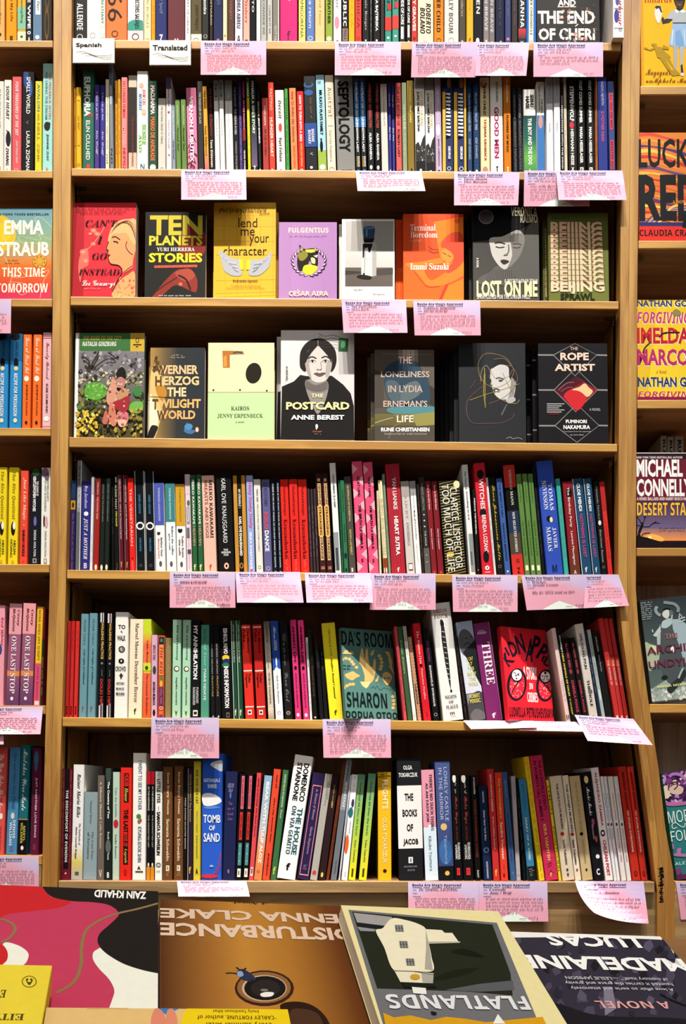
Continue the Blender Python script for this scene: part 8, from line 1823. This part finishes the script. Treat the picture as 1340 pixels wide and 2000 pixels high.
def staff_card(tl, tr, br, bl, label, lines, ink='5a3a4a', seed=1, y0=0.0012, sign=None, head=(0.06, 0.74), names=None, big=None, curl=None, F=None, group='staff recommendation cards'):
    w = (tr[0] - tl[0]) / PX
    drop = ((bl[1] + br[1]) / 2 - (tl[1] + tr[1]) / 2) / PX
    if F is None:
        F = math.sqrt(max(0.0, 0.0695 ** 2 - min(drop, 0.0695) ** 2)) * 0.3
    mb, at = card_sheet('card', tl, tr, br, bl, F, y0, card_colour, curl=curl)
    pg = Page(mb, lambda u, v, n: at(u, v, n + 0.00015), w, max(drop, 0.05), 0.00004)
    N = 12
    f = lambda u: max(0.0, 1 - abs((u - 0.5) / 0.27)) ** 0.9 * 0.24
    for i in range(N):                # pale hill at the foot
        u0, u1 = 0.23 + 0.54 * i / N, 0.23 + 0.54 * (i + 1) / N
        h0, h1 = f(u0), f(u1)
        for k in range(3):
            pg.poly([(u0, 1 - h0 * k / 3), (u1, 1 - h1 * k / 3), (u1, 1 - h1 * (k + 1) / 3), (u0, 1 - h0 * (k + 1) / 3)], 'e4f0e6')
            pg.n -= pg.step
    pg.up()
    hx = head[1] - head[0]
    pg.text('Books Are Magic Approved', 'b', '2c2748', head[0], 0.05, head[1], 0.135)
    for a, b in ((0, .19), (.225, .36), (.40, .61), (.645, 1.0)):
        pg.rect(head[0] + hx * a, 0.14, head[0] + hx * b, 0.152, '3a3462')
    for i, v in enumerate((0.20, 0.28, 0.36)):
        pg.rect(0.065, v, 0.065 + (0.05, 0.06, 0.11)[i], v + 0.012, '6a5a8a')
    if names:
        for i, nm in enumerate(names):
            pg.text(nm, 'i', ink, 0.15, 0.165 + i * 0.085, 0.15 + min(0.6, 0.03 * len(nm)), 0.235 + i * 0.085)
    else:
        pg.scrawl(ink, 0.14, 0.17, 0.55, 0.24, seed, 0.006); pg.scrawl(ink, 0.16, 0.25, 0.5, 0.32, seed + 1, 0.006)
    if big:
        pg.text(big, 'i', ink, 0.12, 0.46, 0.76, 0.56)
    else:
        gap = min(0.088, 0.5 / max(1, lines))
        for i in range(lines):
            pg.scrawl(ink, 0.1, 0.40 + i * gap, 0.93 if i < lines - 1 else 0.55, 0.40 + i * gap + gap * 0.78, seed * 7 + i, 0.0065)
    pg.rect(0.58, 0.925, 0.68, 0.935, '3a3a44')
    if sign:
        pg.text(sign, 'i', ink, 0.72, 0.87, 0.72 + 0.028 * len(sign), 0.94)
    else:
        pg.scrawl(ink, 0.72, 0.87, 0.86, 0.94, seed + 40, 0.006)
    o = mb.build('shelf_card', M_CARD)
    tag(o, label, 'card', group)
    return o


def sc(x0, ya, x1, yb, label, lines=6, ink='5a3a4a', skew=(0, 0), top=(0, 0), **k):
    return staff_card((x0 + top[0], ya), (x1 + top[1], ya), (x1 + skew[1], yb), (x0 + skew[0], yb), label, lines, ink, **k)


T, S2, S3, S5, S6, S7 = "top shelf's edge", "second shelf's edge", "third shelf's edge", "fifth shelf's edge", "sixth shelf's edge", "bottom shelf's edge"
sc(392, 80, 520, 146, "pink and lavender card with red handwriting, leftmost on the " + T, 7, 'b0483c', seed=3)
sc(654, 81.5, 783, 147, "pink card with red capitals handwriting, middle of the " + T, 5, 'a8404c', seed=4)
sc(930, 83, 1034, 148, "dim lilac card with dense small handwriting, partly covered, " + T, 9, '4a3440', seed=6, skew=(-2, -6), head=(-0.1, 0.62), y0=0.0008)
sc(805, 82, 934, 151, "pink card tilted over its neighbour's corner, " + T, 7, '6a3a44', seed=5, skew=(-2, -4), y0=0.0022)
sc(1042, 82.5, 1178, 150, "pink card with three short handwritten lines, " + T, 3, '5a3a3c', seed=7, names=None)
sc(354, 331, 480.5, 390, "pink card with orange-brown handwriting, " + S2 + " below the green spines", 7, '8a4a3c', seed=8, skew=(0, 1))
sc(694.5, 334, 823, 373, "short pink card bending outwards under the grey spine, " + S2, 5, '8a3a44', seed=9, skew=(4, 8))
sc(887, 336, 1015, 401, "pink card with five handwritten lines, " + S2, 6, '5a3038', seed=10, skew=(0, -3), names=('Three Hearts', 'This Russian'))
sc(1024, 333, 1150, 403, "pink card half covered by another card, " + S2, 5, '4a3440', seed=11, skew=(-1, 2), y0=0.0008)
sc(1086, 333, 1216, 390.5, "pink card overlapping another, at the end of the " + S2, 7, '8a5a6a', seed=12, skew=(5, 8), y0=0.0024)
sc(667, 586, 793, 650, "pink card under the water cooler cover, " + S3, 5, '7a4450', seed=13, skew=(4, 3), names=('THE EMPLOYEES', 'OLGA RAVN'))
sc(807, 588, 938, 655, "pink card with two black handwritten names, " + S3, 5, '7a3c4a', seed=14, skew=(3, 1), names=('TERMINAL BOREDOM', 'IZUMI SUZUKI'))
sc(331.5, 1117, 459, 1187, "pink card with heavy black handwriting, " + S5, 6, '26161e', seed=15, skew=(0, 1), names=('', 'MIEKO KAWAKAMI'), sign='Colleen')
sc(460, 1117, 586, 1177, "pale pink card with faint handwriting, " + S5, 5, 'b88a9c', seed=16, skew=(3, 7))
sc(595, 1119, 725, 1177, "pink card with thin red handwriting, partly overlapping another, " + S5, 6, 'a86a78', seed=17, skew=(4, 4), y0=0.0008)
sc(724, 1120, 851, 1191, "darker pink card curving at its foot, " + S5, 6, '6a3a54', seed=18, skew=(-2, 0), y0=0.002)
sc(883, 1123, 1011, 1195, "pink-white card with dark handwriting, " + S5 + " under the red spine", 6, '3a2a3a', seed=19, skew=(2, 0))
staff_card((1144, 1122), (1208, 1122), (1229, 1183), (1140, 1188), "small pink card mostly covered by a tilted one, " + S5, 5, '4a3440', seed=20, head=(-1.0, 0.45), y0=0.0008)
staff_card((1018, 1123), (1144, 1122), (1163, 1187), (1029, 1192), "tilted pale card bearing one short sentence, " + S5, 1, '7a4a5a', seed=21, big='My #1 2022 read so far!', names=('Witches', 'Brenda Lozano'), sign='Lindsey', y0=0.0024)
sc(296, 1401.5, 428, 1481, "deep pink card with small handwriting, " + S6, 7, '6a3a5a', seed=22, skew=(-2, 0))
sc(630, 1404.5, 763, 1480, "deep pink card below the yellow and teal books, " + S6, 7, '5a3044', seed=23, skew=(2, 1))
staff_card((905, 1407), (1043, 1408), (1050, 1421), (920, 1424), "foreshortened pink card sticking straight out, " + S6, 4, '8a5060', seed=24, F=0.04)
staff_card((1018, 1408), (1134, 1410), (1142, 1429), (1014, 1426), "foreshortened pink card showing its white hill, " + S6, 4, '8a5060', seed=25, F=0.038, y0=0.003)
staff_card((1122, 1396), (1237, 1404), (1275, 1455), (1148, 1447), "curled lavender card flying out over the upright, " + S6, 4, '5a3a6a', seed=26, F=0.03, y0=0.005)
sc(345.5, 1720, 481, 1751, "short pink card bending outwards, left on the " + S7, 4, '8a4a60', seed=27, skew=(3, 7))
sc(797, 1722, 937, 1800, "lavender and pink card in block handwriting, " + S7, 7, '3a2a3a', seed=28, skew=(1, 1), y0=0.0008, names=('IN, GOING, LEAVING', ''))
sc(936, 1722, 1069, 1800, "lavender card with loose black handwriting, " + S7, 5, '2a2030', seed=29, skew=(0, 2), names=('Connolly', 'June / Wolf'), y0=0.002)
staff_card((1122, 1721), (1257, 1721), (1267, 1804), (1128, 1802), "lavender card with a curled corner, rightmost on the " + S7, 4, '2a2030', seed=30, names=('Bonsai', 'Alejandro Zambra'), curl=(0.95, 0.8, 0.16), F=0.01)
LC, RC = 'staff recommendation cards on the left bookcase', 'staff recommendation cards on the right bookcase'
sc(-108, 584.5, 22, 651, "pink card below the rainbow gradient book, left bookcase", 5, '6a3a54', seed=31, skew=(0, -1), group=LC)
sc(-60, 1400, 7, 1454, "lilac card corner hanging lowest under the sixth shelf, left bookcase", 5, '6a3a54', seed=32, y0=0.0008, group=LC)
sc(-46, 1380, 84, 1434, "pale pink card at the sixth shelf's end, left bookcase", 7, '5a3a4a', seed=33, skew=(-4, -5), y0=0.002, head=(0.0, 0.68), group=LC)
sc(-54, 1672, 76, 1741, "lavender-pink card under the maroon guitar spine, left bookcase", 6, '4a304a', seed=34, group=LC)
sc(1320, 1722, 1450, 1796, "lavender card below the purple flower cover, right bookcase", 6, '2a2030', seed=35, skew=(10, 12), group=RC)


def section_sign(x0, y0, x1, y1, word, tx, label):
    mb, at = card_sheet('sign', (x0, y0), (x1, y0), (x1, y1), (x0, y1), 0.001, 0.0034, lambda u, v: lin('f0ece6'), 4, 4, 1.0)
    pg = Page(mb, lambda u, v, n: at(u, v, n + 0.0002), (x1 - x0) / PX, (y1 - y0) / PX, 0.00006)
    pg.text(word, 'k', '1c1c1c', tx[0], 0.18, tx[1], 0.40 if word == 'Spanish' else 0.41)
    for i in range(3):
        pg.curve([(0.08 + i * 0.1, 0.56 + i * 0.07), (0.25 + i * 0.1, 0.54 + i * 0.08), (0.5 + i * 0.08, 0.68 + i * 0.06), (0.8, 0.70 + i * 0.07), (0.95, 0.66 + i * 0.07)], 0.008, '3a3a3a')
    pg.scrawl('4a4a4a', 0.62, 0.84, 0.95, 0.9, 3, 0.006)
    o = mb.build('sign_card', M_CARD)
    c = MB()
    a, b = P(x0 - 0.6, y1 + 1.0, -0.003), P(x1 + 0.6, y0 - 0.6, -0.003)
    c.box((a.x, -0.0031, a.z), (b.x, -0.0008, b.z), (0.5, 0.5, 0.5, 1))
    root = empty('section_sign', Matrix.Translation((0, 0, 0)))
    loc = P((x0 + x1) / 2, y1, 0)
    root.location = loc
    h = c.build('holder', M_HOLDER, None)
    for q in (o, h):
        for v in q.data.vertices:
            v.co -= loc
        q.parent = root
    tag(root, label, 'sign', 'section signs on the top shelf edge')


M_HOLDER = plain_material('grey_sign_backing', '8a8782', 0.4)
section_sign(142.5, 75, 223.5, 122.5, 'Spanish', (0.07, 0.69), "white section sign above the dark green spine, left end of top shelf")
section_sign(292.5, 79, 372.5, 126.5, 'Translated', (0.07, 0.92), "white section sign with one long word, under the maroon spine")
# ---------------------------------------------------------------- slanted display table with books, close to the camera
_D = Vector((-0.185, 0.88, 0.435)).normalized()
TX = (Vector((1, 0.2455, -0.0713)) - _D * Vector((1, 0.2455, -0.0713)).dot(_D)).normalized()     # along the far edge
TW = -_D                                                # down the slope, towards the viewer
TN = TX.cross(_D).normalized()
TD = 0.66
TO = Vector(((500 - CX) * TD / 1700.0, -DIST + TD, ZC - (1750 - CY) * TD / 1700.0))
EYE = Vector((0, -DIST, ZC))


def on_slope(px, py, n=0.0):
    d = Vector(((px - CX) / 1700.0, 1.0, -(py - CY) / 1700.0))
    o = TO + TN * n
    return EYE + d * ((o - EYE).dot(TN) / d.dot(TN))


class Flat(Face):
    """A cover lying on the slope, seen upside down."""

    def q(self, zx, zy):
        p = on_slope(self.z[0] + zx / self.z[2], self.z[1] + zy / self.z[2], self.lift) - self.org
        return (min(1, max(0, p.dot(self.yd) / self.w)), min(1, max(0, 1 - p.dot(self.zd) / self.h)))

    def Tx(self, s, st, col, x0, y0, x1, y1, rot=0, skew=0.0):
        cs = [self.q(x0, y0), self.q(x1, y0), self.q(x0, y1), self.q(x1, y1)]
        u1 = (cs[0][0] + cs[2][0]) / 2; u0 = (cs[1][0] + cs[3][0]) / 2
        v1 = (cs[0][1] + cs[1][1]) / 2; v0 = (cs[2][1] + cs[3][1]) / 2
        self.text(s, st, col, u0, v0, u1, v1, rot, skew)


def slope_book(corner, side, w, h, thick, n, kind, col, label, art, z):
    """corner: the picture point of the book's far corner on the given side."""
    A = on_slope(*corner, n)
    zd, yd = TW, -TX
    FR = A if side == 'right' else A - yd * w
    R = Matrix((TN, yd, zd)).transposed().to_4x4()
    root = empty('hardback_book' if kind == 'h' else 'table_book', Matrix.Translation(FR - TN * (thick / 2)) @ R)
    mb = book_body(root, thick, h, w, kind, col)
    pg = Flat(mb, lambda u, v, k: (thick / 2 + 0.0001 + k, w * u, h * (1 - v)), w, h, 0.00002)
    pg.z, pg.lift, pg.org, pg.yd, pg.zd = z, n, FR, yd, zd
    pg.rect(0.002, 0.001, 0.999, 0.999, col)
    art(pg)
    mb.build('cover', M_GLOSS if kind == 'h' else M_MATT, root)
    tag(root, label, 'book', 'books lying on the display table')
    return root


def art(f):
    f.B([(-300, 60), (0, 95), (320, 100), (350, 165), (400, 210), (545, 238), (480, 280), (380, 300), (200, 320), (60, 340), (-50, 380), (-300, 400)], 'c4242a')
    f.P(spline([(316, 96), (335, 140), (370, 185), (430, 215), (560, 238), (700, 245), (820, 262), (885, 295), (915, 335), (895, 370), (830, 430), (770, 485), (750, 540), (770, 590), (830, 650), (950, 720), (1100, 770)], 5) + [(1245, 800), (1232, 150), (1100, 90), (700, 60)], '1f1a18')
    f.P(spline([(760, 603), (720, 632), (716, 685), (760, 755), (840, 840), (880, 925), (862, 1000), (840, 1060)], 5) + [(1270, 1090), (1243, 800)] + spline([(1240, 798), (1100, 770), (950, 720), (830, 650), (770, 596)], 5), 'e9e9dc')
    f.B([(25, 565), (130, 575), (212, 630), (214, 685), (180, 730), (100, 760), (20, 720)], 'e9e9dc'); f.B([(-60, 560), (20, 575), (60, 640), (40, 710), (-60, 740)], 'c4242a')
    for p in (((1228, 255), (1060, 298), (900, 335), (760, 390), (660, 470), (628, 600), (625, 720), (590, 830), (520, 900), (430, 945)), ((-40, 372), (40, 385), (100, 420), (115, 465), (70, 525), (10, 555))):
        f.Ln(p, 0.014, '8a7048')
    f.Tx('ZAIN KHALID', 'k', 'f2f0ea', 725, 158, 1126, 216)


slope_book((309, 1741), 'right', 0.150, 0.225, 0.026, 0.0, 'h', 'bd3a5a', 'pink, red and black abstract cover lying upside down on the table', art, (0, 1700, 3.9412))


def art(f):
    f.gradu(0.004, 0.002, 0.996, 0.998, [(0, '4e2a16'), (0.18, '6a3c1a'), (0.42, 'a8702c'), (0.62, 'b88034'), (0.8, '94602a'), (1, '52301a')])
    f.El(690, 640, 185, 112, '3a2014'); f.El(688, 636, 168, 98, '8a6038'); f.El(690, 640, 140, 82, 'c8a888'); f.El(694, 640, 130, 76, '1c1716'); f.El(696, 640, 92, 54, '2a2422'); f.B([(665, 676), (700, 664), (748, 668), (735, 690), (680, 694)], 'e8e4e0'); f.El(690, 652, 24, 8, '7a7470')
    f.B([(515, 545), (550, 520), (600, 545), (635, 580), (610, 600), (550, 585)], '2c3048'); f.B([(520, 540), (548, 535), (560, 560), (530, 570)], '8a9cc0')
    for p in (((520, 550), (480, 545), (450, 548)), ((540, 530), (515, 510)), ((600, 590), (640, 600)), ((560, 530), (575, 515))):
        f.Ln(p, 0.007, '1c1a20', smooth=False)
    f.B([(790, 745), (900, 725), (1010, 760), (1090, 850), (1095, 960), (840, 960), (820, 830)], '2c1a12'); f.B([(850, 790), (930, 770), (1020, 800), (1060, 880), (1060, 960), (860, 960)], '4a3020')
    f.Tx('A Novel', 'i', '2a1810', 497, 90, 714, 117)
    f.Tx('JENNA CLAKE', 'k', 'd8bca4', 30, 146, 1210, 222); f.Tx('DISTURBANCE', 'k', 'dcc0a8', 38, 250, 1240, 330)


slope_book((312.5, 1756), 'left', 0.150, 0.222, 0.024, 0.0, 'p', '6a3c1a', 'brown book with an eye and a fly, lying upside down on the table', art, (300, 1730, 3.1905))


def art(f):
    f.P([(150, 175), (1230, 270), (1560, 1060), (430, 1100)], '6c6c70')
    f.P([(178, 190), (1198, 284), (1330, 640), (1345, 800), (1000, 770), (700, 760), (360, 748)], '23281b')
    f.P([(850, 760), (1100, 715), (1345, 690), (1360, 760), (1100, 772)], '55595c'); f.B([(900, 480), (1000, 460), (1140, 520), (1000, 510)], '161a12'); f.B([(760, 690), (900, 620), (1100, 600), (960, 660)], '1a1f14')
    f.P([(188, 198), (465, 228), (470, 300), (215, 270)], '9c9a98'); f.P([(215, 268), (470, 300), (480, 330), (215, 295)], '1c1d22'); f.P([(215, 300), (350, 318), (340, 335), (235, 330)], '8a8e92')
    f.B([(350, 330), (400, 310), (465, 240), (560, 250), (660, 280), (715, 320), (735, 420), (755, 520), (765, 620), (620, 622), (480, 615), (410, 450)], 'e6dfc2')
    f.P([(712, 318), (735, 420), (765, 620), (705, 610), (715, 450)], 'a8a498'); f.P([(715, 318), (830, 325), (850, 345), (905, 345), (950, 408), (735, 420)], 'e6dfc2'); f.P([(735, 408), (965, 408), (960, 418), (735, 424)], 'b0aca0')
    f.P([(480, 612), (770, 640), (765, 715), (530, 705)], 'e2dabe'); f.P([(680, 640), (770, 645), (765, 715), (690, 705)], 'a8a498'); f.Ln([(478, 622), (620, 626), (770, 650)], 0.008, '6a665a', smooth=False)
    for x, y in ((520, 312), (552, 430), (600, 558)):
        f.P([(x - 34, y - 24), (x + 26, y - 24), (x + 34, y + 26), (x - 26, y + 26)], '8a8884')
        for k in range(3):
            f.Ln([(x - 24 + k * 20, y - 22), (x - 18 + k * 20, y + 24)], 0.004, '3a3a3c', smooth=False)
        f.Ln([(x - 30, y), (x + 30, y)], 0.004, '3a3a3c', smooth=False)
    f.El(634, 668, 36, 20, 'c89828'); f.P([(530, 706), (770, 716), (790, 745), (560, 745)], '1c2018'); f.P([(610, 742), (712, 750), (718, 796), (622, 788)], 'e8e8e0'); f.P([(660, 795), (700, 797), (680, 808)], '1c1e18')
    f.Tx('FLATLANDS', 'n', 'e8e8e8', 430, 802, 1450, 905); f.Tx('FLATLANDS', 'b', 'dcdce0', 434, 806, 1446, 901)
    f.B([(750, 920), (790, 930), (780, 945), (755, 940)], '1c1c1c'); f.P([(400, 930), (480, 965), (600, 950), (750, 985), (860, 960), (1000, 975), (1150, 1000), (1560, 960), (1700, 1250), (420, 1250)], 'd29a1c'); f.P([(1235, 940), (1290, 1010), (1200, 1010)], 'e8e8e0')


slope_book((665.5, 1768), 'left', 0.125, 0.200, 0.013, 0.0152, 'p', 'e4d8a0', 'cream-bordered book with a white windmill tower, lying on the table', art, (640, 1730, 3.7222))


def art(f):
    f.P([(-100, 325), (120, 358), (700, 352), (1210, 374), (1500, 800), (1700, 1300), (-200, 1300)], '322e3c')
    f.daub((0, 380, 1300, 950), ['4a4458', '3c3848', '2a2632', '565064', '1e1c24'], 110, 60, 5)
    f.B([(250, 800), (500, 830), (760, 900), (1400, 940), (1400, 1200), (200, 1200)], '1c1a20'); f.P([(770, 700), (830, 700), (860, 850), (780, 900)], '7a7488'); f.Ln([(1160, 750), (1260, 800), (1400, 850)], 0.014, '16141a')
    f.Tx('LUCAS', 'k', 'f2f2f0', 385, 345, 1002, 424); f.Tx('MADELAINE', 'k', 'f2f2f0', 200, 495, 1395, 585)
    for i, (a, b, s_) in enumerate(((510, 1205, 'of memory itself.” —LESLIE JAMISON'), (510, 1240, 'haunted it carries the grace and gravity'), (548, 1245, 'A love affair so eerie and attentively'))):
        f.Tx(s_, '', 'd8d4dc', a, 628 + i * 36, b, 654 + i * 36)
    f.Tx('A NOVEL', 'b', 'd89c98', 722, 800, 1224, 850)


slope_book((1290, 1829), 'right', 0.146, 0.226, 0.024, 0.0, 'h', 'eceae6', 'dark violet cover with big white capitals and white border on the table', art, (960, 1730, 3.5263))


def art(f):
    f.El(225, 858, 58, 46, '6a6020'); f.El(225, 858, 50, 39, 'e4cc3c'); f.B([(200, 850), (225, 885), (252, 850), (240, 832), (225, 842), (208, 832)], '4a4418'); f.El(225, 852, 14, 10, 'e4cc3c')
    f.Tx('E', 's', '3a3414', 2, 922, 46, 980); f.Tx('EITE', 's', '4a4418', -70, 1106, 186, 1154); f.Rc(-60, 640, 0, 641, 'e4cc3c')


slope_book((102, 1886), 'right', 0.110, 0.19, 0.020, 0.0222, 'p', 'e4cc3c', 'small yellow book at the table corner, lying on the pink cover', art, (0, 1700, 3.9412))


def art(f):
    f.P([(220, 515), (600, 520), (560, 545), (400, 555), (216, 545)], 'd8a050'); f.Ln([(340, 560), (420, 545), (500, 560)], 0.012, 'd0a060')
    f.P([(588, 515), (715, 525), (700, 560), (650, 585), (610, 560)], '3a78b8'); f.B([(590, 600), (610, 550), (640, 580), (650, 640), (600, 660)], 'd8846c'); f.B([(650, 580), (670, 550), (690, 590), (690, 650), (655, 650)], 'd8886c')
    f.P([(730, 520), (1140, 545), (1180, 700), (690, 700), (715, 580)], 'e8c818')
    for i, (a, b, s_) in enumerate(((830, 1010, 'Emily Tomlinson After'), (770, 1080, '“CARLEY FORTUNE, author of'), (800, 1060, 'Every Summer After')),):
        f.Tx(s_, 'b', '5a4a10', a, 560 + i * 26, b, 578 + i * 26)


slope_book((562, 1972), 'right', 0.137, 0.21, 0.016, 0.0180, 'p', 'dcb878', 'peach and yellow cover nearest the camera, lying across two books', art, (0, 1690, 2.0))

# the table itself
M_TABLE = wood_material('display_table_wood', '8a6238', '6a4826', 7, (0.6, 5, 5), 0.45)
tb = empty('display_table', Matrix.Translation((0, TO.y - 0.2, 0)))
off = Vector((0, TO.y - 0.2, 0))


def slab(x0, x1, w0, w1, n0, n1, name):
    m = MB()
    vs = [TO + TX * x + TW * w_ + TN * n_ - off for n_ in (n0, n1) for w_ in (w0, w1) for x in (x0, x1)]
    m.mesh(vs, [(0, 1, 3, 2), (4, 6, 7, 5), (0, 4, 5, 1), (2, 3, 7, 6), (0, 2, 6, 4), (1, 5, 7, 3)], (1, 1, 1, 1))
    return m.build(name, M_TABLE, tb)


slab(-0.55, 0.62, 0.0, 0.352, -0.050, -0.0265, 'sloping_top')
slab(-0.55, 0.62, 0.330, 0.352, -0.0265, -0.004, 'book_ledge')
for sx in (-0.5, 0.56):
    for w_ in (0.02, 0.32):
        t = TO + TX * sx + TW * w_ - TN * 0.05 - off
        m = MB(); m.box((t.x - 0.02, t.y - 0.02, 0.0), (t.x + 0.02, t.y + 0.02, t.z + 0.004)); m.build('leg', M_TABLE, tb)
tag(tb, 'sloping wooden display table in front of the bookcases, covered by lying books', 'table')
